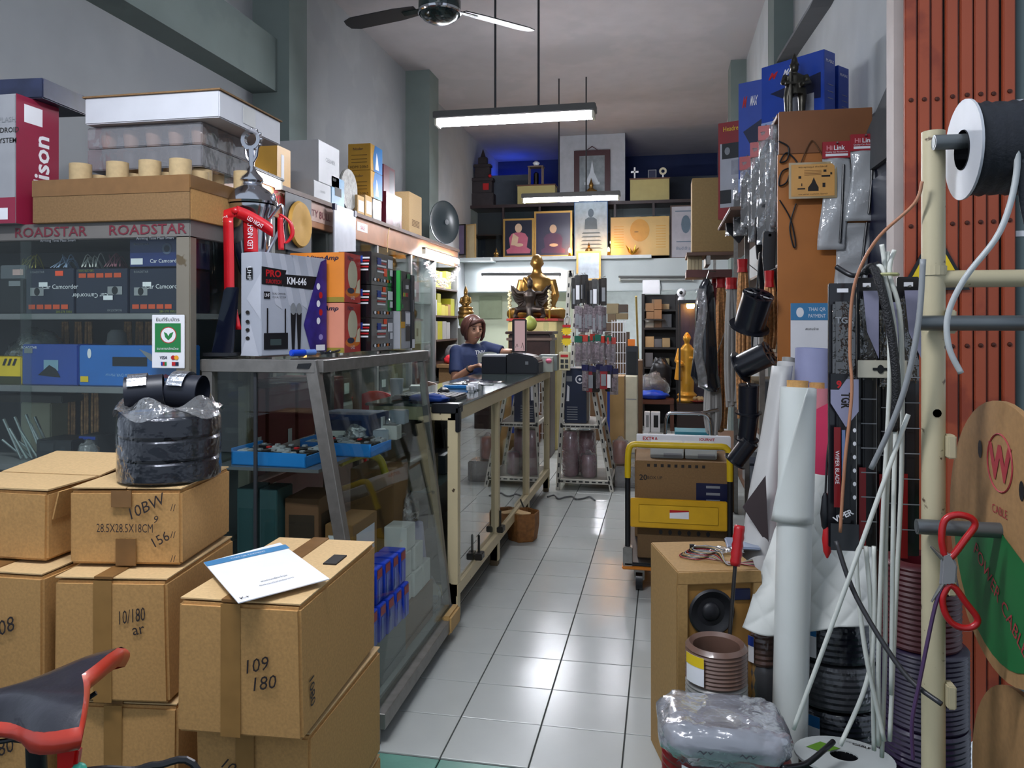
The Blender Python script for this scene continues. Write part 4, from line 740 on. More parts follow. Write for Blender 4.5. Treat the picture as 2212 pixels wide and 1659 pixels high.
RM_ = plane(atY(541, 508, RBY - .004), (0, 0, 1), (-1, 0, 0)); lettering(tr, RM_, 'LED NIGHT', 0, 0, .022, K_WHITE, w=.1, name='ribbon_lettering'); RM_ = plane(atY(472, 478, RBY - .018), (.93, 0, .36), (-.36, 0, .93)); lettering(tr, RM_, 'LED NIGHT DRIVE', 0, 0, .016, K_WHITE, w=.085, name='ribbon_lettering'); RM_ = plane(atY(552, 480, RBY - .018), (.86, 0, -.5), (.5, 0, .86)); lettering(tr, RM_, 'LED NIGHT', 0, 0, .016, K_WHITE, w=.07, name='ribbon_lettering')
# ------------------------------------------------------------------ shelf row along the left wall
XF = -2.4; ZF1, ZF0 = 2.335, 2.125
row = thing('wall_shelving', 'long wooden wall shelving with sliding glass along the plaster wall', 'shelving', (-2.6, 6.4, 0)); WOOD = mat('fascia_wood', '#a06a45', .45, var=.2, scale=5); WOODD = mat('shelf_dark_wood', '#4e3327', .5, var=.2)
Y0, Y1 = 3.6, 8.85
def wb(name, a, b, m, par=row, bev=0): mb = MB(); mb.box(a, b); return mb.build(name, m, par, bevel=bev)
wb('fascia', (XF - .03, Y0, ZF0), (XF, Y1, ZF1), WOOD, bev=.003); wb('top_board', (-2.84, Y0, ZF1 - .03), (XF + .02, Y1, ZF1), WOODD); wb('base_cabinet', (-2.84, Y0, 0), (XF + .02, Y1, .78), mat('maroon_wood', '#4b2024', .35, var=.15)); wb('back_board', (-2.85, Y0, .78), (-2.83, Y1, ZF1), mat('shelf_back', '#35302f', .6))
wb('ledge', (-2.84, Y0, .78), (XF + .03, Y1, .83), mat('steel_ledge', '#9a9c9a', .35, .5))
ub = [Y0, 4.45, 5.35, 6.25, 7.15, 7.95, Y1]
for y in ub: wb('upright', (-2.83, y - .02, .83), (XF - .005, y + .02, ZF0), mat('upright_alu', '#8c8d8c', .4, .4))
for i in range(5):
    for z in (1.25, 1.66): wb('shelf', (-2.82, ub[i] + .02, z), (XF - .05, ub[i + 1] - .02, z + .015), mat('glass_shelf', '#6b7472', .2))
    ym = (ub[i] + ub[i + 1]) / 2
    wb('sliding_pane', (XF - .02, ub[i] + .02, .84), (XF - .015, ym + .03, ZF0), K_GLASS); wb('sliding_pane', (XF - .035, ym - .03, .84), (XF - .03, ub[i + 1] - .02, ZF0), K_GLASS)
OSZ = (1.02, 1.28, 1.545, 1.85)
for z in OSZ: wb('shelf', (-2.82, 7.97, z - .02), (XF, Y1 - .02, z), WOODD)
# shop stickers on the fascia
EM_ = plane((XF + .001, 0, 0), (0, 1, 0), (0, 0, 1))
a = atX(590, 430, XF); b_ = atX(630, 440, XF); lettering(row, EM_, 'Enjoy', (a.y + b_.y) / 2, 2.24, .11, mat('neon_red', '#c8303c', .3), w=(b_.y - a.y), bold=.02, shear=.2, name='fascia_lettering')
a = atX(662, 455, XF); b_ = atX(712, 475, XF); wb('fascia_sticker', (XF, a.y - .02, 2.17), (XF + .002, b_.y + .08, 2.31), mat('sticker_pink', '#b7988c', .4)); lettering(row, EM_, 'CITY BULL', (a.y + b_.y) / 2, 2.225, .05, RSM, w=(b_.y - a.y), name='fascia_lettering', off=.004)
a = atX(771, 500, XF); wb('fascia_sticker', (XF, a.y, 2.2), (XF + .002, a.y + .22, 2.27), K_WHITE); lettering(row, EM_, 'SALE', a.y + .11, 2.23, .03, K_RED, name='fascia_lettering', off=.004)
# goods behind the glass: dark cartons with tags
for i in range(5):
    for j, z in enumerate((.832, 1.266, 1.676)):
        y = ub[i] + .03
        n = 0
        while y < ub[i + 1] - .33:
            w_ = random.uniform(.16, .3); h_ = random.uniform(.18, .34); col = random.choice(('#3a3d44', '#26314f', '#55303a', '#6d6f70', '#8a8c88', '#2c2a2c'))
            c = small('stock_carton', '%s %s carton from the street on the %s glass shelf of bay %s' % (ORD[n], {'#3a3d44': 'charcoal', '#26314f': 'navy', '#55303a': 'plum', '#6d6f70': 'grey', '#8a8c88': 'pale', '#2c2a2c': 'black'}[col], ('lowest', 'middle', 'top')[j], ('one', 'two', 'three', 'four', 'five')[i]), (-2.48, y, z), (w_, .22, h_), col, HALF, group='cartons behind the wall shelving glass')
            c.rect('F', .15, .25, .5, .6, random.choice((K_WHITE, K_GREY, K_DGREY)), 'label'); y += w_ + .03; n += 1
# yellow boxes on the open bay
YB = '#c3c22e'
spec = [(1.85, 0, .13, .16, YB), (1.85, .15, .1, .15, '#b0895a'), (1.85, .26, .12, .12, '#d4c55a'), (1.85, .40, .12, .1, YB), (1.85, .6, .18, .18, YB)]
n = 0
for z, cols in ((1.545, (('#c9c9c6', .06, .17), (YB, .16, .14), ('#d3c557', .14, .12), ('#cfc04e', .12, .11), ('#b98f5c', .1, .13), (YB, .16, .2))), (1.28, (('#b9b9b6', .08, .2), (YB, .18, .2), ('#bdbcbb', .16, .2), ('#c4c4c4', .14, .19))), (1.85, ((YB, .16, .18), ('#b58a58', .1, .18), ('#d3c557', .14, .12), (YB, .2, .2)))):
    y = 8.0
    for col, w_, h_ in cols:
        small('yellow_box' if col == YB else 'stock_box', '%s box from the glass doors on the %s open shelf' % (ORD[n % 6].capitalize() + (' yellow' if col == YB else ' pale'), {1.545: 'middle', 1.28: 'lower', 1.85: 'upper'}[z]), (XF - .02, y, z), (w_, .2, h_), col, HALF, group='boxes on the open wall shelves'); y += w_ + .006; n += 1
    n = 0
small('yellow_box', 'yellow box stacked on the middle open shelf boxes', (XF - .03, 8.1, 1.687), (.14, .18, .1), YB, HALF, group='boxes on the open wall shelves')
# items in front of the lower part: helmet, red bag, cups
hx = Vector((-2.3, 8.35, 1.02)); t = thing('helmet', 'silver patterned half helmet on the side shelf', 'helmet', hx); mb = MB(); mb.lathe([(.11, .06), (.112, .1), (.1, .15), (.07, .19), (.0, .205)], hx, 20); mb.build('shell', mat('helmet_silver', '#a9a9ab', .3, .5, .4, 40), t, smooth=True); mb = MB(); mb.lathe([(.1, 0), (.108, .06), (.1, .06)], hx, 20); mb.build('lining', K_BLACK, t)
wb2 = lambda nm, a, b, m, lab, cat: tag((lambda mb: (mb.box(a, b), mb.build(nm, m, bevel=.004))[1])(MB()), lab, cat)
wb2('side_shelf', (-2.38, 7.9, .98), (-2.1, 8.8, 1.018), mat('side_shelf_wood', '#8b6a45', .5), 'low wooden shelf board beside the wall shelving', 'shelf')
wb2('shelf_carton', (-2.37, 7.95, .55), (-2.12, 8.7, .979), K_CARD2, 'long brown carton carrying the low shelf board', 'carton'); wb2('base_carton', (-2.37, 7.92, .0), (-2.1, 8.75, .549), K_CARD, 'large brown carton under the long carton by the wall shelving', 'carton')
bag('red_bag', 'crumpled red plastic bag on the low shelf board', (-2.24, 8.08, 1.019), (.1, .11, .06), mat('red_plastic', '#c8323c', .3, bump=.4, bscale=20), seed=2)
for k in range(4): mb = MB(); mb.lathe([(.03, 0), (.036, .06), (.033, .061), (.028, .005)], (-2.14, 7.98 + .09 * k - .02, 1.019), 14); tag(mb.build('white_cup', K_WHITE, smooth=True), '%s white cup from the street on the low shelf board' % ORD[k], 'cup', 'white cups on the low board') if k < 1 else bpy.data.meshes
# ------------------------------------------------------------------ goods on the wall shelving top
zt2 = ZF1 + .001
def onrow(name, label, px0, px1, pyt, depth, m, X=XF - .01, cat='box', z=zt2, group=None, h=None):
    a = atX(px0, 400, X); b2 = atX(px1, 400, X); zz = atX(px0, pyt, X).z; return Carton(name, label, cat, (X, a.y, z), (b2.y - a.y, depth, h or max(.05, zz - z)), m, HALF, group, bevel=.003)
YE = mat('amber_box', '#cf9a3a', .5, var=.06)
c = onrow('amber_box', 'large amber carton behind the trophy on the shelving top', 598, 628, 312, .2, YE); c.slab('F', .3, .2, .5, .8, K_WHITE, 'label'); c.text('L', 'FOA', .6, .3, .1, K_INK)
WH = mat('white_carton', '#b6b7ba', .5, var=.04)
c = onrow('white_carton', 'white carton leaning under the tilted white carton', 678, 715, 388, .3, WH); c.text('F', 'CEILNER', .5, .5, .12, K_GREY)
c2 = onrow('white_carton', 'upper white carton on the shelving top', 688, 733, 335, .34, WH, z=zt2 + c.h + .002, h=.3); c2.text('F', 'CEILNER', .55, .6, .1, K_GREY); c2.text('F', '7x10', .75, .2, .07, K_GREY)
c = onrow('blue_gadget_box', 'pale blue gadget box beside the white cartons', 716, 744, 378, .12, mat('gadget_blue', '#6d93b0', .35, var=.3, scale=5)); c.rect('F', .25, .35, .75, .65, K_DGREY, 'picture')
p = atX(758, 430, XF + .0); t = thing('wrapped_disc', 'plastic wrapped round disc leaning on the small cartons', 'disc', (XF - .03, p.y + .0, zt2)); mb = MB(); mb.lathe([(.0, 0), (.16, 0), (.165, .01), (.16, .02), (.0, .02)], (XF - .04, p.y + .02, zt2 + .17), 28, Matrix.Rotation(HALF, 4, 'Y') @ Matrix.Rotation(.0, 4, 'X')); mb.build('disc', mat('disc_grey', '#8f8f8a', .3, .2, .3, 30, .5), t, smooth=True)
for k, px in enumerate((772, 789)): c = onrow('small_carton', 'small brown carton with white label, %s' % ('beside the disc' if k == 0 else 'beside the shiny box'), px, px + 15, 420, .2, K_CARD3, X=XF + .0, group='small labelled cartons under the yellow boxes'); c.slab('F', .15, .15, .9, .75, K_WHITE, 'label')
zb2 = zt2 + c.h + .002
DY = mat('amber_printed', '#c08f2c', .45, var=.08)
for k in range(2):
    c = Carton('speaker_carton', ('lower' if k == 0 else 'upper') + ' yellow carton with blue speaker side on the shelving top', 'carton', (-2.6, 6.07, zb2 + .225 * k), (.2, .27, .222), DY, 0, 'yellow speaker cartons', bevel=.003)
    c.poly('R', [(.25, 0), (1, 0), (1, 1), (.35, 1), (.2, .5)], mat('print_blue', '#1f6fae', .4), 'blue_panel'); c.poly('R', [(.4, .1), (.7, .1), (.6, .55), (.5, .75)], K_WHITE, 'speaker_print')
    for v in (.55, .4, .28): c.rect('F', .15, v, .85, v + .03, mat('olive_ink2', '#7c5a1c', .5), 'print_line')
    c.text('F', 'Nissler', .45, .8, .1, K_NAVY); c.text('F', 'HDM120865', .5, .12, .1, K_INK)
K_SHINY = mat('shiny_white', '#d5d6d6', .12, .3)
c = onrow('shiny_box', 'shiny white box between brown cartons and maroon cartons', 806, 824, 428, .15, K_SHINY)
MRN = mat('dark_maroon', '#581826', .35, var=.1)
c = onrow('maroon_carton', 'taped maroon carton with foil front on the shelving top', 834, 868, 412, .34, MRN, X=XF + .01); c.rect('F', .4, .02, .9, .95, mat('foil_front', '#9c9498', .2, .6, .4, 8), 'foil'); hm = c.h
c = Carton('maroon_carton', 'upper maroon carton on the taped one', 'carton', (XF - .05, atX(840, 430, XF).y, zt2 + hm + .001), (.3, .34, .26), MRN, HALF, bevel=.003); c.rect('F', .5, .1, .9, .9, mat('print_dim', '#4a4048', .4), 'print')
c = onrow('tall_carton', 'tall plain carton at the end of the shelving top', 884, 911, 413, .3, K_CARD3, X=XF); [c.rect('F', .2, .18 + .035 * k, .8, .2 + .035 * k, K_CARD2, 'print_line') for k in range(5)]; c.rect('L', .3, .6, .36, .72, K_INK, 'print')
# small items on the fascia front: yellow disc pack, whiteboard, grille, tube lamp, tinsel, round dark dish, cord
a = atX(645, 530, XF + .03); t = thing('disc_pack', 'yellow polishing disc in a clear pack hanging on the fascia', 'pack', a); mb = MB(); mb.box((XF + .02, a.y - .17, 1.93), (XF + .024, a.y + .2, 2.3)); mb.build('backing_card', mat('card_dark', '#3a3f48', .4), t); mb = MB(); mb.lathe([(.15, 0), (.155, .01), (.145, .025), (.02, .028), (.0, .02)], (XF + .026, a.y + .01, 2.11), 28, Matrix.Rotation(HALF, 4, 'Y')); mb.build('disc', mat('sponge_yellow', '#c99a44', .7), t, smooth=True)
a0 = atX(722, 455, XF + .06); a1 = atX(768, 520, XF + .06); t = thing('whiteboard', 'small whiteboard with blue corners leaning on the fascia', 'whiteboard', (XF + .06, a0.y, 1.85)); mb = MB(); mb.box((XF + .05, a0.y, 1.84), (XF + .062, a1.y, 2.32)); mb.build('board', mat('board_white', '#c3c6cf', .25), t)
for y in (a0.y, a1.y - .03):
    for z in (1.84, 2.28): mb = MB(); mb.box((XF + .045, y - .005, z), (XF + .068, y + .035, z + .045)); mb.build('corner', K_NAVY, t)
a0 = atX(912, 516, XF + .04); a1 = atX(988, 545, XF + .04); batten('tube_lamp', 'bright tube lamp under the tinsel end of the shelving', Vector((XF + .05, a0.y, 2.2)), Vector((XF + .05, a1.y, 2.2)), hh=.02, hw=.02)
TIN = mat('tinsel_silver', '#a9a4a6', .25, .8); mb = MB()
for k in range(420):
    u = random.random(); y = lerp(a0.y + .1, a1.y + .02, u); z = 2.13 - .26 * math.sin(math.pi * min(1, u * .95 + .05)) ** .8 * random.uniform(.75, 1.1); d_ = Vector((random.uniform(0, 1), random.uniform(-1, 1), random.uniform(-1, 1))) * .035; p = Vector((XF + .05, y, z)); mb.add([p - d_, p + Vector((0, .006, .006)), p + d_], [(0, 1, 2)])
tag(mb.build('tinsel', TIN), 'silver tinsel garland looped below the tube lamp', 'garland', kind='stuff')
p = atX(949, 497, XF - .02); t = thing('round_dish', 'large dark round dish standing at the shelving end', 'dish', (XF - .02, p.y, zt2)); mb = MB(); Ry = Matrix.Rotation(HALF + .0, 4, 'Y'); mb.lathe([(.0, .03), (.1, .022), (.22, .0), (.24, .01), (.24, .02), (.22, .012), (.1, .034), (.0, .042)], (XF - .0, p.y + .1, zt2 + .245), 32, Matrix.Rotation(-.45, 4, 'Z') @ Ry); mb.build('dish', mat('dish_dark', '#26343a', .3, coat=.3), t, smooth=True); mb = MB(); mb.lathe([(0, .045), (.03, .045), (.03, .05), (0, .052)], (XF - .0, p.y + .1, zt2 + .245), 16, Matrix.Rotation(-.45, 4, 'Z') @ Ry); mb.build('hub', K_GREY, t)
q0 = atX(842, 492, XF + .01); mb = MB(); mb.tube(spline([atX(890, 507, XF + .012), atX(870, 500, XF + .012), atX(855, 492, XF + .012), atX(843, 490, XF + .012), atX(838, 510, XF + .012), atX(837, 545, XF + .012)]), .004, 6); tag(mb.build('extension_wire', K_CARD3), 'thin pale wire hanging over the wooden fascia', 'wire')
batten('tube_lamp', 'bright tube lamp at the street end of the wall shelving', atX(540, 366, -2.36), atX(606, 394, -2.36), hh=.02, hw=.03, em=emit('dim_tube', '#f4f7ff', 45))
# ------------------------------------------------------------------ cream counter
QX, QB, QY0, QY1, QZ = -.97, -1.42, 3.57, 6.62, 1.05
ct = thing('glass_counter', 'long cream painted glass counter along the aisle', 'counter', (-1.2, 5.0, 0))
def cb(name, a, b, m, par=None, bev=.002): mb = MB(); mb.box(a, b); return mb.build(name, m, par or ct, bevel=bev)
for y, w in ((QY0, .055), (4.5, .05), (5.55, .045), (QY1 - .05, .05)):
    cb('post', (QX - .05, y, .03), (QX, y + w, QZ - .05), K_CREAM); cb('leg', (QX - .05, y, 0), (QX - .005, y + w, .17), mat('leg_worn', '#6b5a43', .6)); cb('post', (QB, y, 0), (QB + .04, y + w, QZ - .05), K_CREAM)
    for d_ in (.052, .075): cb('track', (QX - .03, y + d_, .2), (QX - .015, y + d_ + .008, QZ - .06), mat('track_alu', '#8f866f', .4, .5))
cb('top_rail', (QX - .035, QY0, QZ - .065), (QX + .004, QY1, QZ), K_CREAM); cb('top_rail', (QB, QY0, QZ - .065), (QX, QY0 + .04, QZ), K_CREAM); cb('bottom_rail', (QX - .05, QY0, .14), (QX + .002, QY1, .2), K_CREAM); cb('bottom_rail', (QB, QY0, .14), (QX, QY0 + .04, .2), K_CREAM)
cb('kick_board', (QX - .12, QY0 + .08, .02), (QX - .1, QY1 - .1, .14), mat('kick_wood', '#5d4a38', .6))
cb('deck', (QB, QY0, .19), (QX - .03, QY1, .205), mat('counter_deck', '#6f6a60', .3)); cb('back_panel', (QB, QY0, .2), (QB + .01, QY1, QZ - .06), mat('counter_back', '#54493f', .5))
cb('inner_shelf', (QB + .01, QY0 + .05, .62), (QX - .15, QY1 - .05, .628), mat('glass_shelf', '#6b7472', .2))
cb('top_board', (QB - .02, QY0 - .005, QZ), (QX + .006, QY1, QZ + .012), mat('counter_glass_top', '#3f4b48', .12, coat=.6), bev=.003)
GP = glassy('counter_glass', '#d8dcd8', .12, 2.6, .0)
for y0, y1, x in ((QY0 + .06, 4.0, QX - .012), (3.96, 4.5, QX - .022), (4.56, 5.06, QX - .012), (5.02, 5.55, QX - .022), (5.6, 6.1, QX - .012), (6.06, QY1 - .05, QX - .022)): cb('sliding_pane', (x - .004, y0, .2), (x, y1, QZ - .065), GP, bev=0)
cb('end_pane', (QB + .04, QY0 + .015, .2), (QX - .05, QY0 + .02, QZ - .065), K_GLASS, bev=0)
mb = MB(); mb.box((QX - .13, QY0 - .008, QZ - .03), (QX + .008, QY0 + .075, QZ + .016)); mb.box((QX - .01, QY0 - .008, QZ - .12), (QX + .012, QY0 + .03, QZ)); mb.build('corner_bracket', K_BLACK, ct, bevel=.004)
for y in (3.98, 4.53): mb = MB(); mb.box((QX - .01, y - .035, .2), (QX + .03, y + .035, .235)); mb.box((QX, y - .006, .2), (QX + .012, y + .006, .33)); mb.build('pane_lock', mat('lock_black', '#1e1b18', .4), ct, bevel=.004)
mb = MB(); mb.tube(spline([(QX + .006, 5.2, .24), (QX + .015, 5.3, .16), (QX + .02, 5.45, .12), (QX + .02, 5.6, .04)]), .006, 6); mb.build('power_cord', K_BLACK, ct)
for k, (y, col, w_, h_) in enumerate(((3.62, '#7b6a52', .3, .14), (4.05, '#59616b', .25, .1), (4.65, '#86745c', .32, .16), (5.1, '#3e4147', .25, .2), (5.7, '#7a5a48', .3, .18))): small('counter_stock', '%s dim box from the street on the counter inner shelf' % ORD[k], (QX - .2, y, .629), (w_, .18, h_), col, HALF, group='boxes inside the cream counter')
# things on the counter
zc = QZ + .0125
t = thing('printer', 'black label printer with rounded top on the counter', 'printer', (-1.2, 6.0, zc)); px = lambda p_, q_, Y: atY(p_, q_, Y)
a = atY(1042, 812, 5.85); b_ = atY(1095, 812, 5.85); mb = MB(); mb.box((a.x, 5.82, zc), (b_.x + .01, 6.0, zc + .135)); mb.build('paper_feeder', mat('printer_navy', '#161c26', .35), t, bevel=.005); mb = MB(); mb.box((a.x + .01, 5.84, zc + .136), (b_.x, 5.98, zc + .15)); mb.build('paper_stack', K_WHITE, t)
a = atY(1092, 812, 5.85); b_ = atY(1165, 812, 5.85); w_ = b_.x - a.x
mb = MB(); mb.prism([(0, 0), (w_, 0), (w_, .1), (w_ * .85, .14), (w_ * .3, .165), (w_ * .06, .155), (0, .13)], .24, plane((a.x, 5.82 + .24, zc), (1, 0, 0), (0, 0, 1)) @ Matrix.Identity(4)); mb.build('body', mat('printer_black', '#1a1e26', .4), t, bevel=.01); mb = MB(); q_ = atY(1138, 790, 5.82); mb.box((q_.x - .012, 5.816, zc + .075), (q_.x + .012, 5.8198, zc + .1)); mb.build('badge', K_GREY, t)
a = atY(1107, 765, 6.12); t = thing('monitor', 'slim black monitor turned side on beside the woman', 'monitor', (a.x, 6.15, zc)); x0, x1 = a.x, atY(1137, 765, 6.12).x; z0, z1 = 1.22, 1.49
mb = MB(); mb.box((x0, 6.1, z0), (x1, 6.15, z1)); mb.build('bezel', K_BLACK, t, bevel=.006); mb = MB(); mb.box((x0 + .022, 6.096, z0 + .012), (x1 - .008, 6.0995, z1 - .012)); mb.build('screen', emit('screen_pink', '#b79a9c', .55), t); mb = MB(); mb.cyl(((x0 + x1) / 2, 6.15, zc + .01), ((x0 + x1) / 2, 6.13, z0 + .05), .015); mb.build('stand', K_BLACK, t); mb = MB(); mb.lathe([(.09, 0), (.085, .01), (.03, .018)], ((x0 + x1) / 2, 6.16, zc), 20); mb.build('foot', K_BLACK, t)
mb = MB(); [mb.cyl((lerp(x0 + .03, x1 - .015, u), 6.0945, z0 + .04 + h), (lerp(x0 + .03, x1 - .015, v), 6.0945, z0 + .04 + g_), .0015, n=4) for u, h, v, g_ in ((0, 0, .18, .03), (.18, .03, .3, .005), (.3, .005, .7, .0), (.7, 0, .85, .04), (.85, .04, 1, -.02))]; mb.build('chart_line', K_BLACK, t)
small('cash_box', 'grey metal cash box behind the printer', (atY(1162, 800, 6.25).x, 6.3, zc), (.15, .22, .13), '#7d8582', .05); small('cream_card', 'pale card box with pink bow beside the cash box', (atY(1168, 800, 6.1).x, 6.15, zc), (.09, .06, .12), '#b8bcb0', 0); mb = MB(); p = atY(1184, 790, 6.1); mb.ball((p.x, 6.13, zc + .09), (.025, .018, .02), 10, 7); tag(mb.build('pink_bow', mat('pink', '#e0718c', .5), smooth='all'), 'pink bow stuck on the pale card box', 'bow')
mb = MB(); mb.lathe([(.05, 0), (.055, .05), (.06, .052), (.055, .002)], (-1.38, 6.28, zc), 16); tag(mb.build('teal_basket', mat('teal', '#2fa59a', .5), smooth=True), 'teal plastic basket in front of the woman', 'basket')
t = thing('keyboard', 'black keyboard at the near end of the counter', 'keyboard', (-1.24, 3.9, zc)); mb = MB(); mb.box((-1.36, 3.72, zc), (-1.02, 3.95, zc + .018)); mb.build('base', K_BLACK, t, bevel=.004); mb = MB(); [mb.box((-1.35 + .033 * i, 3.735 + .042 * j, zc + .0185), (-1.323 + .033 * i, 3.77 + .042 * j, zc + .024)) for i in range(10) for j in range(5)]; mb.build('keys', mat('key_black', '#26272b', .5), t)
t = thing('mouse', 'black mouse behind the keyboard', 'mouse', (-1.2, 4.1, zc)); mb = MB(); mb.ball((-1.2, 4.12, zc + .012), (.032, .055, .024), 16, 10, fn=lambda d, p: Vector((p.x, p.y, max(p.z, -.012)))); mb.build('shell', K_BLACK, t, smooth='all'); mb = MB(); mb.cyl((-1.204, 4.08, zc + .034), (-1.196, 4.08, zc + .034), .008, n=10); mb.build('wheel', K_GREY, t)
for k, (x, y, s_) in enumerate(((-1.12, 4.35, .06), (-1.1, 4.25, .05))): t = thing('adapter', 'white plug adapter %s the mouse' % ('behind', 'beside')[k], 'adapter', (x, y, zc), .3 * k, 'white plug adapters'); mb = MB(); mb.box((0, 0, 0), (s_, .08, s_ * .75)); mb.build('body', K_WHITE, t, bevel=.008, local=True); mb = MB(); mb.box((.015, -.02, .015), (.02, 0, .03)); mb.box((.035, -.02, .015), (.04, 0, .03)); mb.build('prongs', K_STEEL, t, local=True)
mb = MB(); mb.box((-1.3, 4.45, zc), (-1.12, 4.5, zc + .02)); tag(mb.build('blue_box_pen', mat('sky_blue', '#2c86cf', .3), bevel=.006), 'sky blue pen case beside the adapters', 'case')
mb = MB(); mb.lathe([(.03, 0), (.036, .1), (.033, .1), (.028, .005)], (-1.38, 3.86, zc), 18); tag(mb.build('white_mug', K_WHITE, smooth=True), 'white cup standing beside the showcase end', 'cup')
bag('blue_cloth', 'crumpled blue cloth at the counter corner', (-1.14, 3.66, zc), (.1, .06, .024), mat('blue_cloth', '#1c3f8e', .8), seed=8, cat='cloth'); small('paper_stack', 'small stack of white slips by the cup', (-1.37, 4.05, zc), (.09, .12, .045), '#c6c5bf', .3); mb = MB(); mb.grid(lambda u, v: Vector((-1.36 + .3 * u, 4.75 + .4 * v, zc + .003 + .012 * math.sin(u * 5) * math.sin(v * 4) ** 2)), 10, 10); tag(mb.build('plastic_sheet', glassy('dark_sheet', '#8c93a6', .1, 2, .1, .5, '#40455c', .5, 12), smooth='all', solid=.001), 'dark translucent plastic sheet lying on the counter', 'sheet')
# waste bin and cables on the floor
wbm = mat('wicker_brown', '#8a5a2c', .7, var=.25, scale=40, bump=.3, bscale=60); bc = Vector((-.93, 5.1, 0)); t = thing('waste_bin', 'brown wooden waste bin beside the counter leg', 'bin', bc)
mb = MB(); mb.loft([[bc + Vector((r * math.cos(a * 1.0472 + .4), r * math.sin(a * 1.0472 + .4), z)) for a in range(6)] for r, z in ((.10, 0), (.115, .1), (.115, .19), (.105, .19), (.1, .02))]); mb.build('body', wbm, t, bevel=.004); mb = MB(); mb.box((-.01, -.01, 0), (.1, .09, .006), Matrix.Translation(bc + Vector((-.05, -.05, .185))) @ Matrix.Rotation(.2, 4, 'Y')); mb.build('paper', K_CARD3, t)
mb = MB(); mb.tube(spline([(-.95 + .05 * k, 6.35 + .06 * math.sin(k * 2.1), .008 + .004 * (k % 2)) for k in range(9)]), .007, 6); tag(mb.build('floor_cable', mat('cable_grey', '#5a5c5e', .5)), 'grey cable coiled on the floor at the counter end', 'cable')
# ------------------------------------------------------------------ chairs behind the counter
def chair(label, c, m, sm, rz):
    t = thing('folding_chair', label, 'chair', c, rz, 'chairs behind the counter')
    for x in (-.19, .19):
        mb = MB(); mb.tube([(x, -.2, 0), (x, .05, .45), (x, .2, .95)], .012, 8); mb.build('leg', sm, t, local=True); mb = MB(); mb.tube([(x, .22, 0), (x, -.17, .45)], .012, 8); mb.build('leg', sm, t, local=True)
    mb = MB(); mb.box((-.2, -.2, .44), (.2, .18, .475)); mb.build('seat', m, t, bevel=.02, local=True)
    mb = MB(); mb.prism([(.19 * math.cos(a * math.pi / 10), .12 * math.sin(a * math.pi / 10)) for a in range(20)], .025, plane((0, .195, .88), (1, 0, 0), (0, .15, .98))); mb.build('backrest', m, t, bevel=.008, local=True); return t
chair('folding chair with rounded brown backrest beside the woman', (-1.72, 5.95, 0), mat('chair_brown', '#8f7a6c', .4), K_STEEL, 2.7); chair('red chair frame between showcase and counter', (-1.85, 5.1, 0), mat('chair_red', '#b5202a', .35), mat('chair_red', '#b5202a', .35), 2.9)
# ------------------------------------------------------------------ the woman
def remeshed(mb, voxel, smooth=3, it=1):
    me = bpy.data.meshes.new('tmp'); me.from_pydata([tuple(v) for v in mb.v], [], mb.f); me.validate()
    bm = bmesh.new(); bm.from_mesh(me); bmesh.ops.recalc_face_normals(bm, faces=bm.faces); bm.to_mesh(me); bm.free()
    ob = bpy.data.objects.new('tmp', me); r = ob.modifiers.new('r', 'REMESH'); r.mode = 'VOXEL'; r.voxel_size = voxel
    if smooth: s_ = ob.modifiers.new('s', 'SMOOTH'); s_.iterations = smooth; s_.factor = .5
    m2 = evaluated(ob); out = MB(); out.v = [v.co.copy() for v in m2.vertices]; out.f = [tuple(p.vertices) for p in m2.polygons]
    bpy.data.objects.remove(ob); bpy.data.meshes.remove(me); bpy.data.meshes.remove(m2); return out
PB = Vector((-1.63, 6.42, 0)); pw = thing('person', 'woman in navy T-shirt and glasses holding a paper slip behind the counter', 'person', PB)
fa = .80; F_ = Vector((math.sin(fa), -math.cos(fa), 0)); R_ = Vector((-F_.y * -1 * -1, F_.x, 0)); R_ = Vector((F_.y, -F_.x, 0)); UP = Vector((0, 0, 1))
def P(r, f, z): return PB + R_ * r + F_ * f + UP * z
def oval(c, a, b, n=16): return [c + R_ * (a * math.cos(2 * math.pi * i / n)) + F_ * (b * math.sin(2 * math.pi * i / n)) for i in range(n)]
SKIN = mat('skin', '#b98a70', .5, var=.06); SHIRT = mat('navy_shirt', '#1c2b52', .75, var=.1, scale=20, bump=.1, bscale=25); HAIR = mat('brown_hair', '#5a3830', .4, var=.2, scale=60); TROU = mat('dark_trousers', '#20222a', .8)
RS, LS = P(.14, 0, 1.215), P(-.145, 0, 1.245)
RE = PB + Vector((-.075, -.20, .985)); RW = PB + Vector((.09, -.30, 1.095)); RH = RW + Vector((.06, -.02, .02))
LE = PB + Vector((.275, .07, 1.2)); LW = PB + Vector((.40, -.12, 1.22)); LH = LW + Vector((.05, -.06, .03))
def arm(mb, s, e, w, k=1.0): mb.tube([s, (s + e) / 2, e], [.05 * k, .046 * k, .038 * k], 12); mb.tube([e, e * .6 + w * .4, w], [.038 * k, .036 * k, .024 * k], 12); mb.ball(e, .039 * k); mb.ball(s, .052 * k)
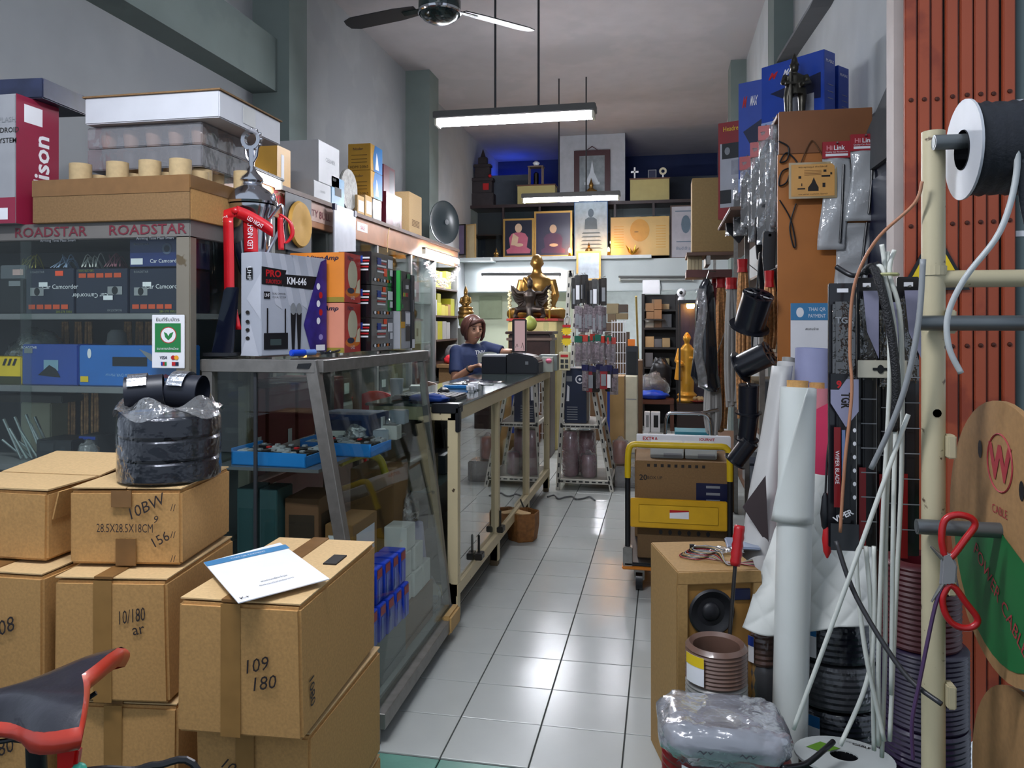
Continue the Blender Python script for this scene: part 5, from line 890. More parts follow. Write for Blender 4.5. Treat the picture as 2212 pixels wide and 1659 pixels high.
def hand(mb, w, tip, nrm, curl, thumb):
    d = (tip - w).normalized(); s_ = d.cross(nrm).normalized(); n_ = s_.cross(d).normalized()
    mb.loft([[w + d * x + s_ * (a * math.cos(i * .785)) + n_ * (b * math.sin(i * .785)) for i in range(8)] for x, a, b in ((-.01, .022, .018), (.03, .034, .016), (.075, .038, .014), (.085, .034, .012))])
    for k, (o, L_) in enumerate(((-.028, .06), (-.01, .072), (.01, .068), (.027, .052))):
        p0 = w + d * .075 + s_ * o; p1 = p0 + d * L_ * .5 + n_ * curl * L_ * .35; p2 = p1 + d * L_ * .3 + n_ * curl * L_ * .6; mb.tube([p0, p1, p2], [.0088, .008, .0068], 8); mb.ball(p2, .0068, 8, 6)
    p0 = w + d * .025 + s_ * thumb * .026; p1 = p0 + d * .03 + s_ * thumb * .022 + n_ * curl * .012; p2 = p1 + d * .028 + n_ * curl * .02; mb.tube([p0, p1, p2], [.012, .0095, .008], 8); mb.ball(p2, .008, 8, 6)
HC = P(0, .035, 1.395); HM = Matrix.Translation(HC) @ Matrix(((R_.x, -F_.x, 0, 0), (R_.y, -F_.y, 0, 0), (0, 0, 1, 0), (0, 0, 0, 1)))  # local: x her right, -y face, z up
HM = HM @ Matrix.Rotation(.08, 4, 'Z') @ Matrix.Rotation(-.06, 4, 'Y')
def gs(d, c, w): c = Vector(c).normalized(); return math.exp(-((d - c).length / w) ** 2)
def headfn(d, p):
    x, y, z = p
    if z < 0: k = -z / .122; x *= 1 - .30 * k ** 1.6; y = y * (1 - .12 * k) - .012 * k
    y -= .026 * gs(d, (0, -1, -.13), .15) + .012 * gs(d, (0, -1, .08), .14); y -= .008 * gs(d, (0, -.9, -.42), .16); y -= .01 * gs(d, (0, -.75, -.75), .2)
    y += .012 * (gs(d, (.36, -.9, .06), .2) + gs(d, (-.36, -.9, .06), .2)); y -= .006 * (gs(d, (.5, -.8, -.2), .25) + gs(d, (-.5, -.8, -.2), .25)); y += .006 * gs(d, (0, -.9, -.58), .1)
    return Vector((x, y, z))
mb = MB(); mb.ball((0, 0, 0), (.078, .096, .122), 40, 30, fn=headfn); mb.v = [HM @ v for v in mb.v]
for s in (-1, 1): mb.ball(HM @ Vector((s * .078, .012, -.005)), (.012, .018, .03), 10, 8)
mb.tube([P(0, .0, 1.2), P(0, .01, 1.28), P(0, .025, 1.33)], [.062, .048, .05], 14)
mb.loft([oval(P(0, 0, z), a, b) for z, a, b in ((.8, .15, .105), (.95, .125, .09), (1.08, .145, .1), (1.18, .155, .095), (1.25, .12, .075), (1.29, .05, .05))])
arm(mb, RS, RE, RW); arm(mb, LS, LE, LW); hand(mb, RW, RH, UP, -1, -1); hand(mb, LW, LH, UP, -.6, 1)
for s in (-1, 1): mb.tube([P(.085 * s, 0, .82), P(.09 * s, .02, .46), P(.09 * s, 0, .08)], [.085, .055, .036], 12); mb.tube([P(.09 * s, -.04, .04), P(.09 * s, .12, .03)], [.036, .028], 10)
body = remeshed(mb, .0065, 2).build('body', SKIN, pw, smooth='all')
mb = MB(); mb.loft([oval(P(0, .0, z), a, b) for z, a, b in ((.74, .175, .135), (.85, .172, .128), (.98, .16, .122), (1.1, .165, .128), (1.19, .165, .115), (1.245, .135, .092), (1.275, .085, .07), (1.285, .072, .065))])
for s_, e, fr in ((RS, RE, .78), (LS, LE, .92)): q_ = s_.lerp(e, fr); mb.tube([s_, s_.lerp(e, .5), q_], [.058, .06, .062], 14); mb.ball(s_, .06)
remeshed(mb, .009, 3).build('shirt', SHIRT, pw, smooth='all')
mb = MB(); mb.loft([oval(P(0, 0, z), a, b) for z, a, b in ((.72, .165, .125), (.8, .168, .128), (.9, .14, .105))]); [mb.tube([P(.085 * s, 0, .82), P(.09 * s, .02, .46), P(.09 * s, 0, .1)], [.095, .068, .052], 12) for s in (-1, 1)]; remeshed(mb, .012, 3).build('trousers', TROU, pw, smooth='all')
def hairfn(d, p):
    x, y, z = p; front = -d.y
    n = 1 + .02 * noise.noise(Vector((d.x * 3, d.y * 3, d.z * 9)))
    x, y, z = x * n, y * n, z * n
    if front > .1 and z < .05 - .035 * d.x and abs(d.x) < .74: y = max(y, -.03)   # face opening, parted fringe
    if z < -.07: z = -.07 - (abs(z) - .07) * .3
    if z < -.02 and front < .2: x *= 1.02
    return Vector((x, y, z))
mb = MB(); mb.ball((0, .012, .022), (.098, .106, .118), 40, 26, fn=hairfn); mb.v = [HM @ v for v in mb.v]; mb.build('hair', HAIR, pw, smooth='all')
for s in (-1, 1): mb = MB(); mb.loft([[HM @ Vector((s * x + .011 * math.cos(i * .785), y + w * math.sin(i * .785), z)) for i in range(8)] for x, y, z, w in ((.045, -.07, .105, .02), (.074, -.062, .06, .026), (.084, -.045, .0, .03), (.082, -.035, -.05, .028), (.07, -.03, -.085, .015))]); mb.build('hair_lock', HAIR, pw, smooth='all')
mb = MB(); mb.loft([[HM @ Vector((x, y + .01 * math.cos(i * .785), z + w * math.sin(i * .785))) for i in range(8)] for x, y, z, w in ((-.06, -.075, .07, .012), (-.03, -.098, .085, .018), (.01, -.102, .078, .02), (.05, -.085, .06, .02), (.078, -.055, .035, .016))]); mb.build('fringe', HAIR, pw, smooth='all')
for s in (-1, 1):
    e = HM @ Vector((s * .031, -.086, .012)); mb = MB(); mb.ball(e, (.012, .008, .006), 10, 8); mb.build('eye', mat('eye_dark', '#2a1c18', .3), pw, smooth='all')
    mb = MB(); mb.tube([HM @ Vector((s * .014, -.0965, .03)), HM @ Vector((s * .032, -.094, .036)), HM @ Vector((s * .05, -.082, .03))], .003, 6); mb.build('eyebrow', mat('brow', '#3a2620', .6), pw)
    mb = MB(); mb.tube([HM @ Vector((s * .032 + .022 * math.cos(a), -.101 + .012 * abs(math.cos(a)) * (1 if s * math.cos(a) > 0 else .2), .008 + .017 * math.sin(a))) for a in [i * .5236 for i in range(12)]], .0013, 5, closed=True); mb.build('spectacle_rim', mat('rim_gold', '#8a6a52', .3, .6), pw)
mb = MB(); mb.ball(HM @ Vector((0, -.0885, -.06)), (.02, .007, .006), 12, 8, M=HM.to_3x3().to_4x4()); mb.build('lips', mat('lips', '#8e4a46', .4), pw, smooth='all')
mb = MB(); CM = plane(P(.01, .128, 1.085), -R_, (0, 0, 1)); lettering(pw, CM, 'TNV', .02, .125, .036, K_WHITE, w=.1, bold=.03, name='shirt_lettering', off=.012); lettering(pw, CM, 'electronic audio', .03, .095, .008, K_WHITE, w=.09, name='shirt_lettering', off=.012)
mb = MB(); wd_ = (RW - RE).normalized(); wa = wd_.orthogonal().normalized(); wb_ = wd_.cross(wa); mb.tube([RW - wd_ * .03 + (wa * math.cos(i * .524) + wb_ * math.sin(i * .524)) * .03 for i in range(12)], .007, 6, closed=True); mb.build('watch', K_BLACK, pw)
ph = RW + Vector((.09, -.02, .035)); mb = MB(); mb.grid(lambda u, v: ph + Vector((-.03 + .16 * u, -.02 + .0 * v, .0)) + Vector((0, -.02, .075)) * v * 1 + Vector((0, 0, .02 * math.sin(u * 2.5))), 8, 6); tag(mb.build('paper_slip', mat('slip_paper', '#c9cfc4', .6), solid=.0006), 'white paper slip held in the hand of the woman', 'paper')
# ------------------------------------------------------------------ slotted angle rack
SLOT = mat('slotted_white', '#b7b3a8', .45); RY0, RY1 = 6.68, 7.25
rk = thing('angle_rack', 'white slotted angle A-frame rack at the counter end', 'rack', (-.65, 6.95, 0))
def slotbar(a, b, w=.035, n=14, par=rk):
    o = bar('upright' if abs((Vector(b) - Vector(a)).normalized().z) > .5 else 'crossbar', a, b, w, SLOT, par=par); a = Vector(a); b = Vector(b); d = (b - a).normalized(); x = d.cross(Vector((0, 1, 0))).normalized()
    for i in range(n):
        p = a.lerp(b, (i + .5) / n); mb = MB(); mb.loft([[q + x * sx * .006 + Vector((0, -w / 2 - .0012, 0)) for sx in (-1, 1)] for q in (p - d * .018, p + d * .018)], caps=False, closed=False); mb.build('slot', K_DARK, o)
    return o
tl = atY(1231, 584, RY0); bl = atY(1205, 1062, RY0); br = atY(1322, 1068, RY0)
for y in (RY0, RY1):
    slotbar((tl.x, y, tl.z), (bl.x, y, 0), n=22); slotbar((tl.x + .01, y, tl.z), (br.x, y, 0), n=24)
for z in (.08, .56): 
    t_ = 1 - z / tl.z; xl = lerp(tl.x, bl.x, t_); xr = lerp(tl.x, br.x, t_)
    for y in (RY0, RY1): slotbar((xl, y, z), (xr, y, z), n=8)
    for x in (xl, xr): slotbar((x, RY0, z), (x, RY1, z), n=6)
    mb = MB(); mb.box((xl, RY0 + .02, z + .005), (xr, RY1 - .02, z + .02)); mb.build('shelf', mat('rack_shelf', '#6a655c', .6), rk)
a = atY(1214, 925, 6.72); b_ = atY(1262, 925, 6.72); c = Carton('fan_box', 'navy printed fan box on the rack shelf', 'box', (a.x + .02, 6.72, .581), (b_.x - a.x, .3, .48), mat('fan_navy', '#16223c', .35), 0); c.ell('F', .7, .8, .2, .08, K_WHITE, 'fan_print'); c.ell('F', .7, .8, .15, .06, mat('fan_navy', '#16223c', .35), 'fan_print'); c.ell('F', .7, .8, .06, .025, K_WHITE, 'fan_print'); c.poly('F', [(.1, .4), (.22, .4), (.24, .66), (.14, .7)], K_WHITE, 'bottle_print'); [c.rect('F', .12, .06 + .045 * k, .6, .075 + .045 * k, K_GREY, 'print_line') for k in range(6)]; c.rect('F', .1, .76, .35, .86, K_GREY, 'print')
PINK = mat('maroon_film_roll', '#7b4450', .25, coat=.4, var=.3, scale=12, bump=.4, bscale=30)
def wrapped(lab, c, r, h, m=PINK): c = Vector(c); t = thing('wrapped_roll', lab, 'roll', c, group='film wrapped maroon rolls'); mb = MB(); mb.lathe([(r * .8, 0), (r, .02), (r, h * .5), (r * .97, h - .02), (r * .75, h), (0, h)], c, 20); mb.build('roll', m, t, smooth=True); mb = MB(); mb.lathe([(r * 1.04, .0), (r * 1.06, h * .5), (r * 1.02, h), (r * .5, h * 1.06), (r * .2, h * 1.2)], c, 20, caps=False); mb.build('wrap', K_FILM, t, smooth='all')
wrapped('tall film wrapped maroon roll on the bottom rack shelf', (atY(1232, 1040, 6.8).x, 6.82, .101), .075, .4); wrapped('short film wrapped maroon roll beside the tall one', (atY(1272, 1040, 6.8).x, 6.8, .101), .07, .2); wrapped('wrapped maroon roll behind the short one', (atY(1265, 1000, 7.0).x, 7.05, .101), .09, .38)
wrapped('film wrapped orange roll in the crate beside the rack', (atY(1318, 1030, 6.95).x + .09, 6.98, .2), .07, .2, mat('orange_film_roll', '#a6573c', .3, var=.3)); t = thing('wire_crate', 'clear plastic crate standing beside the rack', 'crate', (-.33, 6.95, 0)); mb = MB(); mb.box((-.42, 6.85, 0), (-.2, 7.1, .19)); mb.build('crate', glassy('crate_clear', '#cfcfcf', .1, 2, .2, .4, '#a8a4a2', .5, 20), t, bevel=.01)
# hooks and hanging packs
DPK = mat('pack_dark', '#2a2724', .35, coat=.4, var=.5, scale=30); WPK = mat('pack_wire', '#7a6f74', .3, coat=.4, var=.6, scale=60); CPK = glassy('pack_clear', '#cfc9cb', .12, 2, .15, .45, '#94888c', .8, 40); 
def hang(lab, p, w, h, m, n, group, hdr=None, name='hanging_pack'):
    p = Vector(p); t = thing(name, lab, 'pack', p, random.uniform(-.6, .5), group); h *= random.uniform(.85, 1.1); mb = MB(); mb.box((-w / 2, -.006, -h), (w / 2, .006, 0)); mb.build('pouch', m, t, bevel=.004, local=True); mb = MB(); mb.tube([(0, 0, -.01), (0, -.0, .012), (0, .06, .018)], .003, 5); mb.build('hook', K_STEEL, t, local=True)
    if hdr: mb = MB(); mb.box((-w / 2, -.0075, -h * .22), (w / 2, .0075, 0)); mb.build('header', hdr, t, local=True)
    mb = MB(); mb.box((-w * .3, -.009, -h * .85), (w * .3, -.0065, -h * .35)); mb.build('contents', random.choice((K_WHITE, K_BLACK, K_GREY)) if m is DPK else (WPK if m is CPK else K_GREY), t, local=True)
for k in range(9): p = atY(1240 + 8 * k + random.uniform(-3, 3), 596 + random.uniform(-6, 8) + k, 6.62 - .006 * k); hang('dark wiper part pack, %s along the top hook row' % ORD[k], p, .05, .26, DPK, k, 'packs on the top rack hooks')
for k in range(9): p = atY(1248 + 7 * k + random.uniform(-3, 3), 662 + random.uniform(-5, 5), 6.60 - .006 * k); hang('coiled lead pack, %s along the second hook row' % ORD[k], p, .045, .23, WPK, k, 'packs on the second rack hooks')
for k in range(8): p = atY(1252 + 10 * k + random.uniform(-4, 4), 724 + random.uniform(-5, 5), 6.57 - .006 * k); hang('clear lead bag, %s along the third hook row' % ORD[k], p, .075, .24, CPK, k, 'bags on the third rack hooks', (mat('hdr_green', '#1f5a4a', .4), mat('hdr_red', '#b23b30', .4))[k % 2])
for k in range(7): p = atY(1268 + 10 * k + random.uniform(-4, 4), 792 + random.uniform(-5, 5), 6.54 - .006 * k); hang('clear connector bag, %s along the lowest hook row' % ORD[k], p, .07, .22, (CPK, mat('pack_red', '#8d1f24', .4), DPK)[k % 3], k, 'bags on the lowest rack hooks', mat('hdr_navy', '#26264a', .4))
ps = atY(1208, 800, 6.6); t = Carton('power_strip', 'cream power strip with red switches hanging on the rack', 'socket', (ps.x, 6.58, ps.z), (.095, .035, .16), mat('strip_cream', '#c9bf9c', .45)); t.rect('F', .15, .72, .85, .86, K_RED, 'switch'); [t.rect('F', .15 + .4 * i, .12 + .28 * j, .45 + .4 * i, .32 + .28 * j, K_DGREY, 'socket') for i in range(2) for j in range(2)]
for k in range(2):
    p = atY(1224, 714 + 23 * k, 6.6); t = thing('starburst_pack', 'yellow starburst price pack, %s of two on the rack' % ('upper' if k == 0 else 'lower'), 'pack', p, group='yellow starburst packs'); mb = MB(); mb.prism([((.05 if i % 2 else .034) * math.cos(i * .2618), (.046 if i % 2 else .032) * math.sin(i * .2618)) for i in range(24)], .004, plane(p, (1, 0, 0), (0, 0, 1))); mb.build('card', K_YEL, t); mb = MB(); mb.box((p.x - .035, 6.593, p.z + .028), (p.x + .035, 6.599, p.z + .05)); mb.build('header', K_RED, t)
mb = MB(); q_ = atY(1226, 690, 6.6); mb.tube([q_ + Vector((.028 * math.cos(a), 0, -.02 + .05 * math.sin(a))) for a in [i * .5236 for i in range(12)]], .006, 6, closed=True); tag(mb.build('cable_loop', mat('cable_white', '#b9b9b6', .4)), 'small white cable loop hanging above the yellow packs', 'cable')
# cartons behind the rack
c = small('tall_rack_carton', 'tall brown carton standing behind the rack', (atY(1308, 1000, 7.3).x, 7.4, 0), (.17, .3, .95), '#a07f4f', 0); c.rect('F', .05, .4, .2, .85, K_BLUE, 'stripe')
mb = MB(); p = atZ(1341, 968, 0); mb.box((p.x - .0, p.y, 0), (p.x + .03, p.y + .35, .36)); tag(mb.build('board', mat('board_red', '#9b5233', .5)), 'reddish wooden board leaning behind the tall brown carton', 'board')
# ------------------------------------------------------------------ figures
def fig(parts, name, m, par, voxel=.012, sm=2, M=None):
    mb = MB()
    for p in parts:
        if p[0] == 't': mb.tube(p[1], p[2], 12)
        elif p[0] == 'b': mb.ball(p[1], p[2], 16, 12)
        elif p[0] == 'x': mb.box(p[1], p[2])
        elif p[0] == 'l': mb.lathe(p[1], p[2], 20)
        elif p[0] == 'e': mb.loft([[Vector((x + a * math.cos(i * .3927), y + b * math.sin(i * .3927), z)) for i in range(16)] for x, y, z, a, b in p[1]])
    mb = remeshed(mb, voxel, sm)
    if M: mb.v = [M @ v for v in mb.v]
    return mb.build(name, m, par, smooth='all')
GOLD = mat('statue_gold', '#8f6c38', .33, .8, .35, 8); BRZ = mat('dark_bronze', '#332b26', .4, .5, .4, 12); GY_ = mat('bright_gold', '#d9952c', .35, .35, .15, 10)
# altar table
AY = 8.75; ax0 = atY(1097, 690, AY).x; ax1 = atY(1203, 690, AY).x; az = 1.515
al = thing('altar_table', 'tall altar table with cream cloth and red edge', 'table', ((ax0 + ax1) / 2, AY + .35, 0)); cb('cloth', (ax0, AY, 0), (ax1, AY + .75, az - .03), mat('altar_cream', '#bdb07a', .7, var=.15, scale=4), al, .01); cb('red_edge', (ax0 - .015, AY - .015, az - .03), (ax1 + .015, AY + .77, az), mat('altar_red', '#9a2b22', .5), al, .004)
# seated golden monk
mc = Vector((atY(1160, 690, AY + .45).x, AY + .45, az)); mo = thing('monk_statue', 'life size golden seated monk statue on the altar', 'statue', mc); T_ = Matrix.Translation(mc) @ Matrix.Rotation(.12, 4, 'Z')
fig([('e', [(0, 0, 0, .24, .16), (0, 0, .12, .2, .15), (0, .01, .26, .165, .12), (0, .01, .4, .185, .125), (0, .01, .49, .17, .1), (0, .01, .545, .07, .06), (0, .005, .6, .055, .055)]), ('b', (0, -.01, .685), (.072, .082, .1)), ('b', (0, -.085, .67), (.013, .016, .02)), ('b', (.073, 0, .67), (.012, .02, .035)), ('b', (-.073, 0, .67), (.012, .02, .035)),
     ('t', [(.18, .01, .47), (.225, -.01, .28), (.17, -.1, .12), (.03, -.16, .11)], [.055, .05, .042, .03]), ('t', [(-.18, .01, .47), (-.225, -.01, .28), (-.17, -.1, .12), (-.03, -.16, .11)], [.055, .05, .042, .03]),
     ('t', [(.1, 0, .05), (.3, -.08, .06), (.1, -.2, .06), (-.1, -.2, .07)], [.09, .075, .06, .045]), ('t', [(-.1, 0, .05), (-.3, -.08, .06), (-.1, -.2, .05), (.1, -.18, .06)], [.09, .075, .06, .045]),
     ('t', [(-.16, -.07, .5), (-.06, -.13, .36), (.08, -.13, .22), (.16, -.06, .12)], .025)], 'figure', GOLD, mo, .012, 8, T_)
# garuda
gc = Vector((atY(1145, 690, AY + .12).x, AY + .13, az)); ga = thing('winged_statue', 'dark bronze winged guardian statue with spread wings on the altar', 'statue', gc); T_ = Matrix.Translation(gc)
fig([('e', [(0, 0, .1, .06, .05), (0, -.01, .18, .05, .04), (0, -.02, .26, .075, .05), (0, -.01, .31, .07, .045), (0, -.01, .34, .03, .03)]), ('b', (0, -.02, .39), (.036, .04, .045)), ('l', [(.034, .42), (.03, .45), (.012, .475), (.004, .5)], (0, -.015, 0)), ('b', (0, -.06, .385), (.012, .022, .01)),
     ('t', [(.07, -.01, .3), (.15, -.0, .3), (.21, 0, .38)], [.024, .02, .014]), ('t', [(-.07, -.01, .3), (-.15, 0, .3), (-.21, 0, .38)], [.024, .02, .014]),
     ('t', [(.04, 0, .11), (.15, -.06, .1), (.17, -.04, .03), (.15, -.08, .005)], [.045, .036, .026, .03]), ('t', [(-.04, 0, .11), (-.15, -.06, .1), (-.17, -.04, .03), (-.15, -.08, .005)], [.045, .036, .026, .03]), ('t', [(0, 0, .12), (0, -.03, .05), (0, -.02, 0)], [.05, .04, .05])], 'figure', BRZ, ga, .008, 1, T_)
for s in (-1, 1):
    for k in range(7):
        a0 = gc + Vector((s * (.06 + .005 * k), .025 + .003 * k, .26 - .012 * k)); tip = gc + Vector((s * (.245 - .018 * k), .03 + .003 * k, .40 - .052 * k)); mb = MB(); mb.tube([a0, a0.lerp(tip, .6) + Vector((0, 0, -.008)), tip], [.012, .017, .004], 6); mb.build('wing_feather', BRZ, ga, smooth=True)
[(lambda m_: (m_.prism([(s * x, y) for x, y in ((.05, .3), (.15, .29), (.24, .4), (.235, .3), (.19, .2), (.12, .13), (.06, .14))], .012, plane(gc + Vector((0, .045, 0)), (1, 0, 0), (0, 0, 1))), m_.build('wing', BRZ, ga)))(MB()) for s in (-1, 1)]
mb = MB(); mb.lathe([(.09, -.0), (.09, .0), (.07, .02)], gc, 16); mb.build('base', BRZ, ga)
for k, px in enumerate((1101, 1187)):
    p = atY(px, 690, AY + .06); t = thing('flower_stand', 'white flower garland stand %s the winged statue' % ('before' if k == 0 else 'behind'), 'garland', (p.x, AY + .06, az), group='flower garland stands'); mb = MB(); mb.cyl((p.x, AY + .06, az), (p.x, AY + .06, az + .1), .012); mb.build('stem', K_GOLD, t); mb = MB(); [mb.ball((p.x + .01 * math.sin(i * 2.4), AY + .06 + .01 * math.cos(i * 2.4), az + .1 + i * .018), .018, 8, 6) for i in range(13)]; mb.build('blossoms', mat('jasmine', '#d3c89e', .7), t, smooth='all')
# dark stands with coconut in front
DW = mat('dark_carved_wood', '#33201c', .4, var=.3, scale=14); sx0 = atY(1094, 772, 8.2).x; sx1 = atY(1192, 772, 8.2).x
st = thing('offering_stand', 'dark carved wooden offering stand before the altar', 'stand', ((sx0 + sx1) / 2, 8.4, 0)); cb('body', (sx0 + .02, 8.2, 0), (sx1 - .02, 8.6, 1.34), DW, st, .01); cb('top_board', (sx0 - .01, 8.17, 1.34), (sx1 + .01, 8.64, 1.37), DW, st, .006); cb('moulding', (sx0, 8.185, 1.27), (sx1, 8.6, 1.3), mat('wood_lit', '#6d5a50', .4), st, .004)
t = thing('coconut', 'green coconut on the dark offering stand', 'coconut', (atY(1142, 730, 8.2).x, 8.3, 1.371)); p = t.location; mb = MB(); mb.ball((p.x, 8.3, 1.371 + .085), (.075, .075, .086), 18, 12, fn=lambda d, q: Vector((q.x * (1 - .25 * max(0, d.z) ** 2), q.y * (1 - .25 * max(0, d.z) ** 2), max(q.z, -.083)))); mb.build('shell', mat('coconut_green', '#98a04a', .5), t, smooth='all'); mb = MB(); mb.cyl((p.x, 8.3, 1.53), (p.x, 8.3, 1.55), .02, .014); mb.build('stem', mat('stem_brown', '#6d5a38', .7), t)
t = thing('glass_bottle', 'small glass jar beside the coconut', 'jar', (atY(1178, 710, 8.3).x, 8.35, 1.371)); p = t.location; mb = MB(); mb.lathe([(.025, 0), (.03, .04), (.028, .09), (.014, .11), (.014, .13)], p, 14); mb.build('jar', K_GLASS, t, smooth=True); mb = MB(); mb.lathe([(.016, .13), (.016, .15), (0, .152)], p, 12); mb.build('stopper', K_GOLD, t)
# naga buddha on a pedestal at the shelving end
nc = Vector((atY(1004, 690, 9.2).x, 9.25, 1.52)); pd = thing('pedestal', 'slim pedestal for the golden serpent statue', 'stand', (nc.x, nc.y, 0)); cb('column', (nc.x - .09, nc.y - .09, 0), (nc.x + .09, nc.y + .09, 1.4), mat('pedestal_grey', '#7b7d76', .6), pd); mb = MB(); mb.lathe([(.06, 1.4), (.085, 1.44), (.09, 1.5), (.1, 1.52)], (nc.x, nc.y, 0), 18); mb.build('bowl', mat('bowl_green', '#9aa45c', .4), pd, smooth=True)
nb = thing('serpent_statue', 'golden serpent coil statue with pointed crown near the wall', 'statue', nc); T_ = Matrix.Translation(nc)
fig([('t', [(0, 0, .02), (0, 0, .03)], [.1, .1]), ('l', [(.1, 0), (.105, .03), (.085, .045), (.1, .06), (.1, .085), (.08, .1), (.09, .115), (.09, .135), (.06, .15)], (0, 0, 0)), ('e', [(0, 0, .14, .055, .04), (0, 0, .2, .04, .03), (0, 0, .26, .05, .03), (0, 0, .285, .02, .02)]), ('b', (0, -.005, .315), (.026, .028, .034)), ('l', [(.028, .335), (.02, .36), (.006, .40), (.002, .44)], (0, 0, 0)), ('t', [(.05, 0, .26), (.065, -.02, .2), (.02, -.05, .17)], .016), ('t', [(-.05, 0, .26), (-.065, -.02, .2), (-.02, -.05, .17)], .016)], 'figure', GOLD, nb, .007, 1, T_)
# ------------------------------------------------------------------ mezzanine altar
ZL = zt + .051
FRM = mat('gilt_frame', '#b08a48', .35, .5); 
def frame(label, px0, px1, pyt, pyb, Y, fm, cm, fw=.025, z0=None, name='picture_frame', rz=0):
    a = atY(px0, pyb, Y); b = atY(px1, pyb, Y); tz = atY(px0, pyt, Y).z; z0 = ZL if z0 is None else z0; w = b.x - a.x; h = tz - z0
    t = thing(name, label, 'picture', (a.x, Y, z0), rz); o = MB()
    for A, B in (((0, 0, 0), (w, .02, fw)), ((0, 0, h - fw), (w, .02, h)), ((0, 0, fw), (fw, .02, h - fw)), ((w - fw, 0, fw), (w, .02, h - fw))): mb = MB(); mb.box(A, B); mb.build('frame_bar', fm, t, local=True)
    mb = MB(); mb.box((fw, .006, fw), (w - fw, .016, h - fw)); mb.build('picture', cm, t, local=True); M = W(t) @ plane((fw, .006, fw), (1, 0, 0), (0, 0, 1)); return t, M, w - 2 * fw, h - 2 * fw
def pic(t, M, w, h, pts, m, name='painted_figure', k=[0]): k[0] += 1; return patch(t, M, [(x * w, y * h) for x, y in pts], m, name, .001 + .0002 * (k[0] % 20))
NIGHT = mat('night_picture', '#171a2e', .3); ROBE = mat('robe_pink', '#b0586c', .5); ROBE2 = mat('robe_plum', '#4c2a4c', .5); SK2 = mat('skin_print', '#c9a98c', .5)
def monkpic(args, robe, s=1.0, dy=0):
    def sc_(pts): return [(.5 + (x - .5) * s, (y - .5) * s + .5 + dy) for x, y in pts]
    pic(*args, sc_([(.08, .06), (.92, .06), (.95, .16), (.7, .28), (.3, .28), (.05, .16)]), robe); pic(*args, sc_([(.2, .2), (.8, .2), (.85, .5), (.75, .62), (.58, .66), (.42, .66), (.25, .62), (.15, .5)]), robe); pic(*args, sc_([(.3, .64), (.5, .52), (.45, .28), (.22, .3)]), SK2 if s > .9 else robe)
    pic(*args, sc_([(x, y) for x, y in ellpts(.5, .78, .13, .13, 14)]), SK2); pic(*args, sc_(ellpts(.52, .3, .16, .05, 12)), SK2)
f1 = frame('framed picture of a monk in pink robe, gilt frame', 1087, 1153, 473, 556, 12.0, FRM, NIGHT, .028); monkpic(f1, ROBE)
f2 = frame('framed dark picture of a seated monk, larger gilt frame', 1154, 1236, 457, 556, 12.06, FRM, mat('dusk_picture', '#2b2744', .3), .03); monkpic(f2, ROBE2, .8, -.1)
f3 = frame('tall pale carved seated figure print behind the candle bulbs', 1240, 1313, 436, 556, 12.2, mat('print_blue_edge', '#3a5f8a', .5), mat('stone_print', '#9fb4c2', .5, var=.15, scale=10), .012)
GS = mat('stone_shadow', '#5b6e7c', .6); pic(*f3, ellpts(.5, .80, .09, .08, 14), GS); pic(*f3, [(.3, .5), (.7, .5), (.68, .68), (.58, .72), (.42, .72), (.32, .68)], GS); [pic(*f3, [(.22 - .02 * k, .42 - .07 * k), (.8 + .02 * k, .42 - .07 * k), (.76, .445 - .07 * k), (.26, .445 - .07 * k)], GS) for k in range(5)]
f4 = frame('wide golden print of a serene face on the mezzanine ledge', 1319, 1446, 470, 556, 12.1, mat('amber_edge', '#b99a5a', .5), mat('amber_print', '#c9a868', .5, var=.1, scale=3), .01); AP = mat('amber_deep', '#c48f34', .5); pic(*f4, ellpts(.5, .66, .17, .3, 18), AP); pic(*f4, ellpts(.44, .62, .04, .015, 8), mat('amber_dark', '#7a5a28', .5)); pic(*f4, ellpts(.56, .62, .04, .015, 8), mat('amber_dark', '#7a5a28', .5)); [pic(*f4, rectpts(.78, .2 + .07 * k, .95, .215 + .07 * k), AP) for k in range(9)]; [pic(*f4, rectpts(.05, .2 + .07 * k, .22, .215 + .07 * k), AP) for k in range(9)]
f5 = frame('tall grey framed drawing at the ledge end', 1448, 1505, 444, 560, 12.15, mat('frame_brown', '#4a3428', .5), mat('grey_print', '#a9a6ad', .6), .02, z0=zt); pic(*f5, ellpts(.6, .65, .2, .18, 12), GS); pic(*f5, rectpts(.2, .3, .95, .32), GS); lettering(f5[0], f5[1], 'Buddha', f5[2] * .5, f5[3] * .18, .05, GS); pic(*f5, rectpts(.15, .9, .9, .92), GS)
f6 = frame('small gilt frame with a silver plaque on the beam', 1245, 1298, 543, 606, 11.84, FRM, mat('silver_plaque', '#8f959a', .3, .4, .2), .03, z0=atY(1245, 606, 11.84).z)
f7 = frame('purple framed photograph leaning at the ledge corner', 985, 1008, 485, 552, 11.7, K_BLACK, mat('purple_photo', '#6f617c', .5), .02, z0=atY(985, 552, 11.7).z, rz=-.3); f8 = frame('tan framed strip beside the purple photograph', 1006, 1030, 485, 565, 11.75, mat('frame_tan', '#b89a68', .5), mat('tan_photo', '#c4b08a', .5), .02, z0=atY(1006, 562, 11.75).z, rz=-.3)
wbox('trim_5', (XL, 11.6, zt - .03), (-2.62, 12.0, zt + .02), MEZ)
WARM = emit('candle_glow', '#ffb35a', 220)
